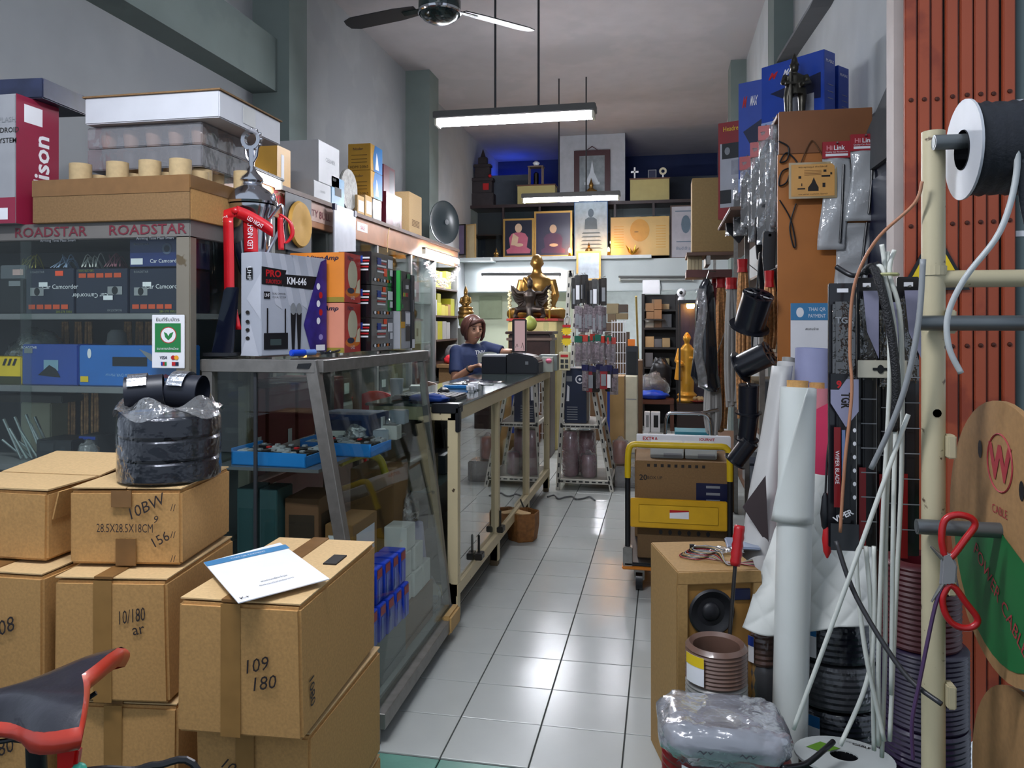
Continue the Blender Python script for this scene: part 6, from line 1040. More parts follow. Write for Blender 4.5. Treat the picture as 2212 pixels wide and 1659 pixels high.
for k, px in enumerate((1231, 1315)):
    p = atY(px, 556, 11.98); t = thing('candle_bulb', 'glowing candle bulb %s the pale carved print' % ('before' if k == 0 else 'after'), 'lamp', (p.x, 11.96, ZL), group='candle bulbs on the ledge'); mb = MB(); mb.lathe([(.03, 0), (.02, .02), (.012, .06)], (p.x, 11.96, ZL), 12); mb.build('holder', K_GOLD, t); mb = MB(); mb.lathe([(.012, .06), (.02, .085), (.012, .11), (.002, .13)], (p.x, 11.96, ZL), 10); mb.build('bulb', WARM, t, smooth=True)
def seated(label, px, Y, z, h, m=GOLD, name='small_statue'):
    c = Vector((atY(px, 500, Y).x, Y, z)); t = thing(name, label, 'statue', c); k = h / .3
    fig([('l', [(.08 * k, 0), (.085 * k, .02 * k), (.07 * k, .04 * k)], (0, 0, 0)), ('e', [(0, 0, .03 * k, .075 * k, .05 * k), (0, 0, .08 * k, .05 * k, .035 * k), (0, 0, .15 * k, .055 * k, .03 * k), (0, 0, .18 * k, .02 * k, .02 * k)]), ('b', (0, 0, .21 * k), (.028 * k, .03 * k, .034 * k)), ('l', [(.02 * k, .235 * k), (.01 * k, .265 * k), (.003 * k, .3 * k)], (0, 0, 0)), ('t', [(.055 * k, 0, .15 * k), (.07 * k, -.02 * k, .09 * k), (0, -.05 * k, .06 * k)], .014 * k), ('t', [(-.055 * k, 0, .15 * k), (-.07 * k, -.02 * k, .09 * k), (0, -.05 * k, .06 * k)], .014 * k)], 'figure', m, t, .008 * k, 1, Matrix.Translation(c))
seated('tiny golden seated statue between the candle bulbs', 1272, 11.97, ZL, .22); seated('small dark golden statue in the ledge corner', 1072, 11.98, ZL, .16)
t = thing('lotus_ornament', 'golden lotus leaf ornament before the golden print', 'ornament', (atY(1366, 556, 11.98).x, 11.98, ZL)); p = t.location
for k in range(6): a = k * 1.047; mb = MB(); mb.tube([p + Vector((0, 0, .01)), p + Vector((.05 * math.cos(a), .02 * math.sin(a), .06)), p + Vector((.1 * math.cos(a), .03 * math.sin(a), .12 + .04 * (k % 2)))], [.012, .02, .003], 6); mb.build('petal', K_GOLD, t, smooth=True)
# dark glazed cabinet and shelf behind the pictures
SH = mat('dark_shelf_wood', '#2b1a1c', .45); mcab = thing('altar_cabinet', 'dark glazed altar cabinet behind the pictures', 'cabinet', (-1.3, 12.7, zt)); xa, xb = atY(1008, 437, 12.45).x, atY(1500, 437, 12.45).x; zs_ = 3.42
cb('top_shelf', (xa, 12.4, zs_ - .05), (xb, 12.95, zs_), SH, mcab); cb('back_panel', (xa, 12.93, zt), (xb, 12.95, zs_ - .05), mat('cab_night', '#1a2434', .4), mcab); cb('inner_shelf', (xa, 12.45, 2.92), (xb, 12.93, 2.94), SH, mcab)
for k in range(7): x = lerp(xa, xb - .04, k / 6); cb('post', (x, 12.42, zt), (x + .035, 12.46, zs_ - .05), SH, mcab)
for k in range(6): cb('pane', (lerp(xa, xb, k / 6) + .03, 12.43, zt + .02), (lerp(xa, xb, (k + 1) / 6) - .03, 12.435, zs_ - .06), K_GLASS, mcab, 0)
for k, px in enumerate((1365, 1392, 1420)): p = atY(px + 12, 470, 12.6); mb = MB(); mb.lathe([(.07, 0), (.085, .05), (.085, .2), (.07, .24), (0, .24)], (p.x, 12.6, 2.941), 16); tag(mb.build('cream_jar', mat('jar_cream', '#b3a678', .5), smooth=True), '%s cream jar from the pale print in the altar cabinet' % ORD[k], 'jar', 'cream jars in the altar cabinet')
for k, px in enumerate((1120, 1148, 1176)): p = atY(px + 12, 470, 12.6); mb = MB(); mb.lathe([(.07, 0), (.085, .05), (.085, .2), (.07, .24), (0, .24)], (p.x, 12.6, 2.941), 16); tag(mb.build('cream_jar', mat('jar_cream', '#b3a678', .5), smooth=True), '%s cream jar above the monk pictures in the altar cabinet' % ORD[k], 'jar', 'cream jars in the altar cabinet')
for k, px in enumerate((1045, 1056, 1075, 1082)): p = atY(px, 500, 12.6); mb = MB(); mb.lathe([(.02, 0), (.035, .03), (.012, .1), (.03, .16), (.028, .22)], (p.x, 12.6, zt + .001), 12); tag(mb.build('glass_goblet', K_GLASS, smooth=True), '%s glass goblet from the wall in the dark cabinet' % ORD[k], 'goblet', 'goblets in the dark cabinet')
YBX = mat('ochre_box', '#a89b63', .6, var=.05)
b1, w, h = ybox(1117, 1198, 400, 437, 12.42); c = Carton('ochre_box', 'ochre covered box carrying the small shrine case', 'box', (b1.x, 12.45, zs_ + .001), (w, .3, .3), YBX); b2_, w2_, h = ybox(1361, 1446, 392, 437, 12.42); c2 = Carton('ochre_box', 'ochre covered box carrying the small white medal', 'box', (b2_.x, 12.45, zs_ + .001), (w2_, .3, .34), YBX)
for cc in (c, c2): mb = MB(); mb.box((-.01, -.01, cc.h), (cc.w + .01, .31, cc.h + .02), W(cc.root)); mb.build('lid_board', mat('lid_wood', '#5f3f2c', .6), cc.root)
p = atY(1141, 400, 12.5); t = thing('shrine_case', 'small wooden shrine case with lit top ornament', 'shrine', (p.x, 12.5, zs_ + .322)); pw_ = .24; [cb('post', (p.x + dx, 12.5 + dy, zs_ + .322), (p.x + dx + .02, 12.52 + dy, zs_ + .62), mat('case_wood', '#6b5a50', .5), t) for dx in (0, pw_ - .02) for dy in (0, .13)]; cb('roof', (p.x - .01, 12.49, zs_ + .62), (p.x + pw_ + .01, 12.66, zs_ + .64), mat('case_wood', '#6b5a50', .5), t); cb('figure', (p.x + .08, 12.56, zs_ + .322), (p.x + .16, 12.6, zs_ + .55), BRZ, t, .02); mb = MB(); mb.lathe([(.03, .64), (.06, .7), (.02, .73)], (p.x + .12, 12.58, zs_), 12); mb.build('crystal_ornament', mat('crystal', '#e2e6ee', .1), t)
p = atY(1371, 392, 12.5); t = thing('white_cross', 'small white upright cross ornament on the ochre box', 'ornament', (p.x, 12.5, zs_ + .362)); cb('upright', (p.x - .012, 12.5, zs_ + .362), (p.x + .012, 12.52, zs_ + .55), K_WHITE, t); cb('arm', (p.x - .06, 12.5, zs_ + .46), (p.x + .06, 12.52, zs_ + .49), K_WHITE, t)
p = atY(1432, 392, 12.5); t = thing('white_medal', 'small round white medal stand on the ochre box', 'ornament', (p.x, 12.5, zs_ + .362)); mb = MB(); mb.lathe([(.028, -.006), (.06, -.006), (.06, .006), (.028, .006), (.028, -.006)], (p.x, 12.5, zs_ + .47), 18, Matrix.Rotation(HALF, 4, 'X'), caps=False); mb.build('ring', mat('cream_ring', '#c9c0a4', .5), t); cb('stem', (p.x - .012, 12.49, zs_ + .362), (p.x + .012, 12.51, zs_ + .415), K_WHITE, t)
p = atY(1400, 392, 12.5); t = thing('tiny_picture', 'tiny dark frame between cross and medal', 'picture', (p.x, 12.5, zs_ + .362)); cb('frame', (p.x, 12.5, zs_ + .362), (p.x + .13, 12.515, zs_ + .5), K_GREY, t); cb('picture', (p.x + .012, 12.495, zs_ + .374), (p.x + .118, 12.4995, zs_ + .488), K_NAVY, t)
b3, w, h = ybox(1211, 1351, 285, 437, 12.9); wbd = Carton('white_backboard', 'tall white board behind the maroon framed picture', 'board', (b3.x, 12.8, zs_ + .001), (w, .03, atY(1211, 285, 12.8).z - zs_), mat('board_paper', '#aeb0b6', .7)); f9 = frame('maroon framed silvery pagoda picture on the white board', 1240, 1318, 326, 420, 12.74, mat('maroon_frame', '#3d1a20', .45), mat('silver_picture', '#7e858a', .35, var=.35, scale=6), .09, z0=zs_ + .002); pic(*f9, [(.5, .9), (.58, .62), (.75, .4), (.25, .4), (.42, .62)], mat('pagoda_white', '#c4cad0', .4)); pic(*f9, rectpts(.2, .34, .8, .4), mat('pagoda_white', '#c4cad0', .4))
mb = MB(); mb.prism([(-.1, 0), (0, .07), (.1, 0), (.085, 0), (0, .055), (-.085, 0)], .02, W(f9[0]) @ plane((f9[2] / 2 + .09, .015, f9[3] + .18), (1, 0, 0), (0, 0, 1))); mb.build('crest', mat('maroon_frame', '#3d1a20', .45), f9[0]); seated('golden seated statue before the maroon framed picture', 1277, 12.55, zs_ + .001, .42)
# dark carved cart at the left of the shelf
p = atY(1042, 437, 12.55); t = thing('carved_shrine', 'dark carved spirit house shrine on the mezzanine shelf', 'shrine', (p.x, 12.6, zs_ + .001)); DK = mat('shrine_dark', '#2a2226', .5, var=.3, scale=12); z = zs_ + .001
for k, (a_, h_) in enumerate(((.2, .22), (.17, .2), (.19, .06), (.13, .18), (.15, .05), (.08, .12))): cb(('base', 'cabinet', 'roof', 'upper_cabinet', 'upper_roof', 'spire_block')[k], (p.x - a_, 12.6 - a_ * .5, z), (p.x + a_, 12.6 + a_ * .5, z + h_), DK, t, .01); z += h_
mb = MB(); mb.lathe([(.05, z), (.03, z + .06), (.004, z + .14)], (p.x, 12.6, 0), 10); mb.build('spire', DK, t); cb('red_panel', (p.x + .02, 12.496, zs_ + .27), (p.x + .12, 12.51, zs_ + .38), K_RED, t); mb = MB(); mb.ball((p.x + .14, 12.5, zs_ + .5), .03, 10, 8); mb.build('red_flower', K_RED, t, smooth='all')
# ------------------------------------------------------------------ back room
BS = mat('black_shelf', '#1d1b1b', .5); bx0_, bx1_ = atY(1386, 860, 11.1).x, atY(1466, 860, 11.1).x; bs = thing('black_bookcase', 'black shelf unit of small boxes in the back room', 'shelf', ((bx0_ + bx1_) / 2, 11.3, 0)); Y_ = 11.1
for x in (bx0_, bx1_ - .04): cb('side', (x, Y_, 0), (x + .04, Y_ + .35, 1.88), BS, bs)
cb('back_panel', (bx0_, Y_ + .33, 0), (bx1_, Y_ + .35, 1.88), BS, bs); zz = [.55, .84, 1.12, 1.4, 1.66]
for z in zz: cb('shelf', (bx0_ + .04, Y_, z - .03), (bx1_ - .04, Y_ + .33, z), BS, bs)
cols = ['#8f6f4a', '#7d6040', '#a58a62', '#b9b7ae', '#6e5a44', '#8d7f5c', '#5b5d62']
for j, z in enumerate(zz):
    x = bx0_ + .05; n = 0
    while x < bx1_ - .19:
        w = random.uniform(.08, .14); h = random.uniform(.07, .2); small('parts_box', '%s little parts box from the rack on the %s black shelf' % (ORD[n], ('lowest', 'second', 'third', 'fourth', 'highest')[j]), (x, Y_ + .03, z + .001), (w - .006, .2, h), random.choice(cols), 0, group='parts boxes on the black shelf'); x += w; n += 1
for k, (px0, px1, pt, pb) in enumerate(((1395, 1413, 658, 676), (1413, 1430, 650, 672), (1396, 1413, 676, 692), (1413, 1430, 672, 692))): a, w, h = ybox(px0, px1, pt, pb, 11.0); small('brown_parts_box', 'brown parts box, %s of four piled before the black shelf' % ORD[k], (a.x, 10.98, a.z + .02 + (.0 if pb > 680 else .004)), (w - .004, .1, h - .004), '#7c5f40', 0, group='brown parts boxes piled before the shelf')
cb2 = wb2
a, w, h = ybox(1393, 1432, 660, 692, 11.0); cb2('hanging_shelf', (a.x - .03, 10.96, a.z), (a.x + w + .03, 11.1, a.z + .018), BS, 'small black bracket shelf carrying four brown boxes', 'shelf')
a, w, h = ybox(1388, 1425, 630, 660, 11.3); cb2('white_board_panel', (a.x, 11.28, 1.885), (a.x + w, 11.3, 1.885 + .2), K_WHITE, 'white board leaning on top of the black shelf', 'board')
# bench with bags
bn = thing('wooden_bench', 'brown wooden bench before the black shelf', 'bench', (.05, 10.8, 0)); q0, q1 = atY(1378, 860, 10.6).x, atY(1456, 860, 10.6).x; WB = mat('bench_wood', '#5c3424', .45)
cb('seat', (q0, 10.6, .36), (q1, 11.0, .42), WB, bn, .006); [cb('leg', (x, y, 0), (x + .05, y + .05, .36), WB, bn) for x in (q0, q1 - .05) for y in (10.62, 10.93)]
bag('blue_sack', 'bright blue sack on the wooden bench', (lerp(q0, q1, .42), 10.75, .421), (.2, .13, .07), mat('sack_blue', '#1245c4', .4), seed=4); bag('grey_sack', 'grey plastic bag slumped on the bench back', (lerp(q0, q1, .4), 10.92, .421), (.22, .1, .2), K_FILM, seed=6); bag('black_sack', 'black bag behind the grey plastic bag', (lerp(q0, q1, .62), 11.0, .5), (.15, .07, .28), mat('black_bag', '#16171b', .4), seed=16, flat=True)
for k in range(2): a, w, h = ybox(1392 + 14 * k, 1404 + 22 * k, 880, 918, 10.5); c = Carton('floor_speaker', 'white floor speaker under the bench, %s' % ('slim one' if k == 0 else 'with black screen'), 'speaker', (a.x, 10.45, 0), (w, .14, .27), K_WHITE); c.rect('F', .3, .25, .8, .85, K_BLACK if k else K_GREY, 'grille')
# gold statue in its glass case
gx0, gx1 = atY(1466, 862, 10.4).x, atY(1535, 862, 10.4).x; ca = thing('statue_case', 'tall glass case around the golden standing statue', 'case', ((gx0 + gx1) / 2, 10.6, 0)); cb('plinth', (gx0 - .02, 10.35, 0), (gx1, 10.85, .4), mat('case_base', '#2a1a16', .4), ca); cb('roof', (gx0, 10.38, 1.72), (gx1, 10.83, 1.77), BS, ca); [cb('post', (x, y, .4), (x + .025, y + .025, 1.72), BS, ca) for x in (gx0, gx1 - .025) for y in (10.38, 10.8)]; cb('front_pane', (gx0 + .025, 10.385, .4), (gx1 - .025, 10.389, 1.72), K_GLASS, ca, 0); cb('back_panel', (gx0 + .025, 10.82, .4), (gx1 - .025, 10.825, 1.72), mat('case_back', '#2d2840', .4), ca)
mb = MB(); mb.lathe([(.04, 1.66), (.055, 1.69), (.05, 1.715)], (gx0 + .16, 10.6, 0), 14); mb.build('lamp_bulb', emit('case_glow', '#ffb060', 60), ca)
sc_ = Vector((atY(1484, 855, 10.6).x, 10.6, .4)); gs_ = thing('standing_statue', 'golden robed standing statue on lotus base', 'statue', sc_); fig([('l', [(.13, 0), (.14, .03), (.11, .06), (.135, .1), (.1, .13)], (0, 0, 0)), ('e', [(0, 0, .1, .09, .08), (0, 0, .25, .095, .085), (0, 0, .45, .085, .07), (0, 0, .58, .09, .065), (0, 0, .7, .1, .06), (0, 0, .76, .06, .045), (0, 0, .79, .03, .03)]), ('b', (0, -.005, .845), (.046, .05, .06)), ('b', (0, .005, .91), (.03, .03, .03)), ('b', (0, .01, .86), (.055, .045, .06)), ('t', [(.09, 0, .72), (.12, -.02, .56), (.05, -.09, .6)], [.035, .038, .022]), ('t', [(-.09, 0, .72), (-.13, -.02, .55), (-.06, -.09, .5)], [.035, .04, .022]), ('t', [(-.11, -.05, .55), (-.12, -.04, .3)], [.03, .05])], 'figure', GY_, gs_, .01, 1, Matrix.Translation(sc_))
p = atY(1463, 640, 10.6); t = thing('security_camera', 'white round home camera on top of the statue case', 'camera', (gx0 + .04, 10.6, 1.771)); mb = MB(); mb.lathe([(.05, 0), (.045, .03), (.02, .05)], (gx0 + .04, 10.6, 1.771), 14); mb.build('base', K_WHITE, t, smooth=True); mb = MB(); mb.ball((gx0 + .04, 10.6, 1.771 + .1), .06, 16, 12); mb.build('head', K_WHITE, t, smooth='all'); mb = MB(); mb.ball((gx0 + .035, 10.548, 1.771 + .1), (.025, .012, .025), 12, 8); mb.build('lens', K_BLACK, t, smooth='all')
t = thing('offering_plate', 'plate of pale offerings beside the golden statue', 'plate', (gx1 - .16, 10.5, .401)); mb = MB(); mb.lathe([(.05, 0), (.11, .03), (.105, .033), (.05, .006)], t.location, 18); mb.build('plate', K_RED, t); mb = MB(); [mb.ball(t.location + Vector((.05 * math.cos(k * 1.3), .04 * math.sin(k * 1.3), .05 + .01 * (k % 2))), .03, 8, 6) for k in range(6)]; mb.build('offering', mat('bun', '#d0a878', .6), t, smooth='all')
# panels and speaker in the middle distance
a, w, h = ybox(1316, 1376, 800, 920, 8.4); c = Carton('cream_carton', 'large cream carton standing in the middle of the back aisle', 'carton', (a.x, 8.4, 0), (w, .3, .88), mat('cream_board', '#b7b29c', .6)); c.rect('F', .02, .05, .98, .07, K_GREY, 'edge'); c.rect('F', .02, .72, .98, .73, K_GREY, 'seam')
a, w, h = ybox(1351, 1377, 748, 812, 8.6); c = Carton('column_speaker', 'tall black column speaker behind the cream carton', 'speaker', (a.x, 8.72, 0), (w, .16, 1.2), mat('speaker_dark', '#20262e', .5)); c.rect('F', .1, .05, .9, .95, mat('grille_dark', '#171b20', .8), 'grille'); cb2('orange_sign_card', (a.x + .02, 8.74, 1.201), (a.x + .1, 8.78, 1.28), K_ORANGE, 'orange card on the black column speaker', 'card')
cb2('stock_table', (-.9, 9.6, .0), (-.26, 10.0, 1.0), mat('crate_brown', '#6f5238', .6), 'brown wooden crate table beyond the rack', 'table')
for k, (px0, px1, pt, pb, col) in enumerate(((1310, 1336, 655, 678, '#9c8c68'), (1336, 1356, 657, 675, '#4f4136'), (1312, 1330, 678, 696, '#7c6548'), (1330, 1356, 676, 690, '#8e7a55'), (1308, 1345, 697, 716, '#6a5440'))): a, w, h = ybox(px0, px1, pt, pb, 9.62); small('shelf_box', 'brown box, %s of the pile beyond the rack' % ORD[k], (a.x, 9.64, a.z), (w - .003, .2, h - .003), col, 0, group='brown boxes beyond the rack')
c = small('pile_crate', 'tall dark crate under the brown boxes beyond the rack', (atY(1306, 716, 9.62).x, 9.64, 1.001), (atY(1358, 716, 9.62).x - atY(1306, 716, 9.62).x, .26, atY(1308, 717, 9.62).z - 1.002), '#54463a', 0)
t = thing('grid_panel', 'white wire grid panel beyond the rack', 'panel', (atY(1338, 745, 9.4).x, 9.4, 0)); x0_, x1_ = atY(1322, 745, 9.4).x, atY(1352, 745, 9.4).x
for k in range(6): x = lerp(x0_, x1_, k / 5); mb = MB(); mb.cyl((x, 9.4, 0), (x, 9.4, 1.5), .005, n=6); mb.build('vertical_wire', K_WHITE, t)
for k in range(12): z = .1 + k * .125; mb = MB(); mb.cyl((x0_, 9.4, z), (x1_, 9.4, z), .005, n=6); mb.build('cross_wire', K_WHITE, t)
mb = MB(); mb.cyl(atZ(1384, 905, 0) + Vector((0, -.2, 0)), atY(1374, 640, 10.2), .014, n=8); tag(mb.build('bamboo_pole', mat('bamboo', '#b8a05a', .5)), 'yellow bamboo pole leaning in the back aisle', 'pole')
batten('ceiling_lamp', 'tube lamp under the mezzanine floor of the back room', (-1.2, 13.4, 2.28), (.1, 13.4, 2.28), hh=.05, hw=.04, tubes=2)
p = atY(1106, 392, 14.2); t = thing('blue_lamp', 'small blue decorative lamp in the dark mezzanine room', 'lamp', (p.x, 14.2, zt)); mb = MB(); mb.ball(p, .05, 12, 8); mb.build('bulb', emit('blue_glow', '#2f55ff', 45), t, smooth='all'); mb = MB(); mb.cyl((p.x, 14.2, zt), p - Vector((0, 0, .04)), .015); mb.build('stand', K_DGREY, t)
# ------------------------------------------------------------------ shelving along the right wall
RX0, RX1 = .53, .945; OW = mat('orange_panel_wood', '#a8662a', .5, var=.12, scale=4); OWD = mat('panel_wood_dark', '#7d4c27', .5, var=.12, scale=4)
rs = thing('side_shelving', 'wooden shelving with orange end panel along the wall by the shutter', 'shelving', (.74, 5.5, 0))
cb('end_panel', (RX0, 3.8, 0), (RX1, 3.825, 2.25), OW, rs); cb('top_strip', (RX0 + .005, 3.795, 2.25), (RX1, 3.825, 2.45), OWD, rs); cb('top_board', (RX0, 3.825, 2.43), (RX1, 4.35, 2.45), OWD, rs)
for y in (4.5, 5.3, 6.1): cb('upright', (RX0, y, 0), (RX0 + .03, y + .03, 2.2), K_STEEL, rs); cb('upright', (RX1 - .06, y, 0), (RX1 - .03, y + .03, 2.2), K_STEEL, rs)
cb('upright', (RX0, 8.6, 0), (RX0 + .03, 8.63, 2.2), K_STEEL, rs)
for z in (.3, .8, 1.3, 1.75, 2.18): cb('shelf', (RX0 + .03, 3.83, z - .015), (.82, 8.6, z), mat('side_shelf_brown', '#6a4a34', .5), rs)
for z in (.301, .801, 1.301):
    y = 3.9; n = 0
    while y < 6.0: w = random.uniform(.15, .3); small('side_stock', '%s box from the orange panel on the %s side shelf' % (ORD[n], {.301: 'low', .801: 'middle', 1.301: 'high'}[z]), (RX0 + .05, y + w, z), (w, .2, random.uniform(.15, .32)), random.choice(('#55585c', '#7b6a50', '#8c8e90', '#39404c')), -HALF, group='boxes on the side shelving'); y += w + .03; n += 1
# warrior statue
wc = Vector((.63, 3.93, 2.451)); wr = thing('warrior_statue', 'dark bronze warrior statue with sword on the orange panel shelf', 'statue', wc); BRW = mat('warrior_bronze', '#39362f', .35, .7, .4, 30)
fig([('x', (-.07, -.05, 0), (.07, .05, .02)), ('t', [(.03, 0, .02), (.032, 0, .1), (.02, 0, .15)], [.016, .022, .03]), ('t', [(-.035, 0, .02), (-.035, 0, .1), (-.02, 0, .15)], [.016, .022, .03]), ('e', [(0, 0, .11, .045, .035), (0, 0, .16, .04, .032), (0, 0, .2, .046, .034), (0, 0, .215, .02, .02)]), ('b', (-.008, -.008, .24), (.021, .023, .026)), ('l', [(.025, .255), (.016, .27), (.014, .285), (.003, .315)], (-.005, 0, 0)),
     ('t', [(.045, 0, .205), (.06, -.01, .165), (.02, -.045, .15)], [.016, .014, .011]), ('t', [(-.045, 0, .205), (-.062, -.01, .17), (-.025, -.05, .155)], [.016, .014, .011])], 'figure', BRW, wr, .005, 1, Matrix.Translation(wc) @ Matrix.Rotation(.1, 4, 'Z'))
mb = MB(); mb.cyl(wc + Vector((-.03, -.055, .012)), wc + Vector((-.03, -.05, .21)), .008, n=8); mb.build('sword', BRW, wr); mb = MB(); mb.box(wc + Vector((-.055, -.06, .15)), wc + Vector((-.005, -.045, .16))); mb.build('sword_guard', BRW, wr)
# boxes on top
BB = mat('bright_blue_box', '#1b3f9e', .35, coat=.3, var=.1); RB = mat('red_box', '#8c1f22', .35)
def maxbox(lab, c, w, h, d, rz, m=BB, red=False):
    k = Carton('stereo_box', lab, 'box', c, (w, d, h), m, rz, 'car stereo boxes above the side shelving', bevel=.002)
    if not red: k.text('F', 'M', .2, .82, .1, K_RED, bold=.04, shear=.5, w=.16); k.text('F', 'MAX', .48, .82, .09, K_WHITE, bold=.02, shear=.5, w=.24); k.poly('F', [(.15, .55), (.95, .68), (.95, .3), (.5, .35)], K_NAVY, 'unit_print'); k.rect('F', .4, .05, .85, .4, mat('car_photo', '#8d8f98', .4, var=.4, scale=12), 'picture'); k.rect('F', .0, 0, .3, .12, mat('pale_fade', '#8fa3cf', .5), 'fade'); k.text('R', 'M-MAX', .5, .85, .05, K_WHITE, w=.7); [k.rect('R', .3, .3 + .1 * q, .8, .31 + .1 * q, K_GREY, 'print_line') for q in range(3)]
    return k
b0 = Vector((.50, 4.17, 2.451)); maxbox('large bright blue stereo box behind the warrior statue', b0, .35, .33, .1, -.72); maxbox('second bright blue stereo box behind the large one', b0 + Vector((.13, .1, 0)), .3, .29, .1, -.72)
maxbox('blue stereo box hanging lower beside the red box', (.42, 4.55, 2.2), .19, .62, .1, -.5); 
k = maxbox('red headrest monitor box at the shelving front', (.335, 4.95, 2.1), .17, .6, .1, -.45, RB, True); k.text('F', 'Headrest', .55, .93, .05, K_YEL, w=.7); k.rect('F', .08, .12, .92, .78, mat('print_pale', '#a9abb2', .4), 'panel'); k.rect('F', .15, .62, .8, .78, K_BLACK, 'seat_print'); k.ell('F', .35, .7, .1, .04, K_GREY, 'lens_print'); k.rect('F', .5, .45, .9, .6, mat('car_photo', '#8d8f98', .4), 'picture'); k.rect('F', .08, .16, .5, .3, K_BLACK, 'monitor_print'); k.rect('F', 0, 0, 1, .1, RB, 'band')
cb2('bracket_board', (.36, 4.4, 2.08), (.6, 5.35, 2.099), mat('bracket_wood', '#5d4030', .5), 'narrow board carrying the red and blue stereo boxes', 'shelf')
a, w, h = ybox(1495, 1590, 385, 545, 6.2); c = Carton('flat_carton', 'plain flat brown carton jutting over the aisle', 'carton', (a.x, 6.2, a.z), (w, .25, h), mat('tan_carton', '#8d7449', .75, var=.08, scale=60))
a2, w2, h2 = ybox(1482, 1592, 560, 600, 6.3); br_ = thing('bracket_shelf', 'wooden bracket shelf under the flat brown carton', 'shelf', (a2.x + .2, 6.4, a2.z)); cb('board', (a2.x, 6.15, c.root.location.z - .03), (RX0, 6.6, c.root.location.z - .004), mat('bracket_wood', '#5d4030', .5), br_); cb('box_front', (a2.x, 6.25, a2.z), (RX0, 6.6, a2.z + .06), mat('bracket_maroon', '#5a2d28', .5), br_); cb('bracket', (.33, 6.16, c.root.location.z - .1), (.36, 6.6, c.root.location.z - .03), K_STEEL, br_)
for q in range(4): p = atY(1486 + 8 * q, 590, 6.2); small('cream_slip_box', '%s cream packet from the aisle on the bracket shelf' % ORD[q], (p.x, 6.27, a2.z + .061), (.027, .1, .13 + .02 * (q % 2)), '#b9aa86', 0, group='cream packets on the bracket shelf')
# hanging accessory bags at the aisle side
SILV = glassy('silver_bag', '#e0e3e6', .1, 1.8, .14, .2, '#d0d4d8', 1, 32); 
def hangbag(lab, px, py, Y, w, h, m, hdr, inner, rz=0, group='accessory bags on the side shelving', tilt=0):
    p = atY(px, py, Y); t = thing('hanging_bag', lab, 'bag', p, rz, group)
    mb = MB(); mb.grid(lambda u, v: Vector(((u - .5) * w * (1 - .12 * v) + tilt * v * h, -.012 * math.sin(u * math.pi) - .006 * math.sin(v * 19 + u * 7), -h * v)), 8, 14); mb.build('pouch', m, t, local=True, smooth='all', solid=.004)
    if hdr: mb = MB(); mb.box((-w * .52, -.014, -h * .12), (w * .52, .006, .03)); mb.build('header', hdr, t, local=True, bevel=.002)
    if inner: mb = MB(); mb.prism([(-w * .4, -h * .92), (w * .3, -h * .95), (w * .4, -h * .3), (0, -h * .15), (-w * .38, -h * .3)], .012, plane((0, -.002, 0), (1, 0, 0), (0, 0, 1))); mb.build('contents', inner, t, local=True)
    mb = MB(); mb.tube([(0, .05, .03), (0, 0, .035), (0, -.015, .03)], .003, 6); mb.build('hook', K_STEEL, t, local=True); mb = MB(); mb.tube([p + Vector((0, .04, .03)), (RX0 + .06, Y, 2.17)], .003, 6); mb.build('hook_arm', K_STEEL, t); return t
for k, (px, py, Y, w, h, hd, inn) in enumerate(((1655, 285, 4.0, .07, .36, 1, 1), (1638, 320, 4.15, .075, .4, 1, 1), (1615, 350, 4.4, .08, .36, 1, 1), (1600, 385, 4.7, .09, .34, 0, 1), (1665, 330, 3.95, .05, .44, 0, 1), (1628, 385, 4.25, .06, .34, 0, 1), (1585, 415, 5.1, .12, .28, 0, 0), (1650, 400, 4.05, .07, .3, 0, 1), (1672, 270, 3.92, .035, .5, 0, 1))):
    hangbag('silvery accessory bag with %s, %s from the aisle end' % ('red header' if hd else 'plain top', ORD[k]), px, py, Y, w, h, SILV, mat('bag_header_red', '#a32a2f', .4) if hd else None, K_BLACK if inn else None, rz=-.35)
for k, (px, py, Y, h) in enumerate(((1662, 500, 3.95, .3), (1650, 545, 4.05, .26), (1640, 470, 4.15, .22))):
    p = atY(px, py, Y); t = thing('mirror_bracket', 'black plastic mirror arm, %s below the silvery bags' % ORD[k], 'bracket', p, .3 * k, 'black mirror arms'); mb = MB(); mb.prism([(-.03, 0), (.03, .0), (.025, -h * .5), (.035, -h), (-.02, -h), (-.035, -h * .4)], .02, plane((0, 0, 0), (1, 0, 0), (0, 0, 1))); mb.build('arm', K_BLACK, t, bevel=.004, local=True); mb = MB(); mb.cyl((0, .03, -.02), (0, -.02, -.02), .008, n=8); mb.build('bolt', K_STEEL, t, local=True)
p = atY(1588, 430, 5.0); mb = MB(); mb.prism([(-.1, .06), (.06, .12), (.08, -.2), (.02, -.28), (-.06, -.2)], .02, plane(p, (.9, .3, 0), (0, 0, 1))); tag(mb.build('visor_panel', K_DGREY, bevel=.004), 'dark angular visor panel below the flat carton', 'panel')
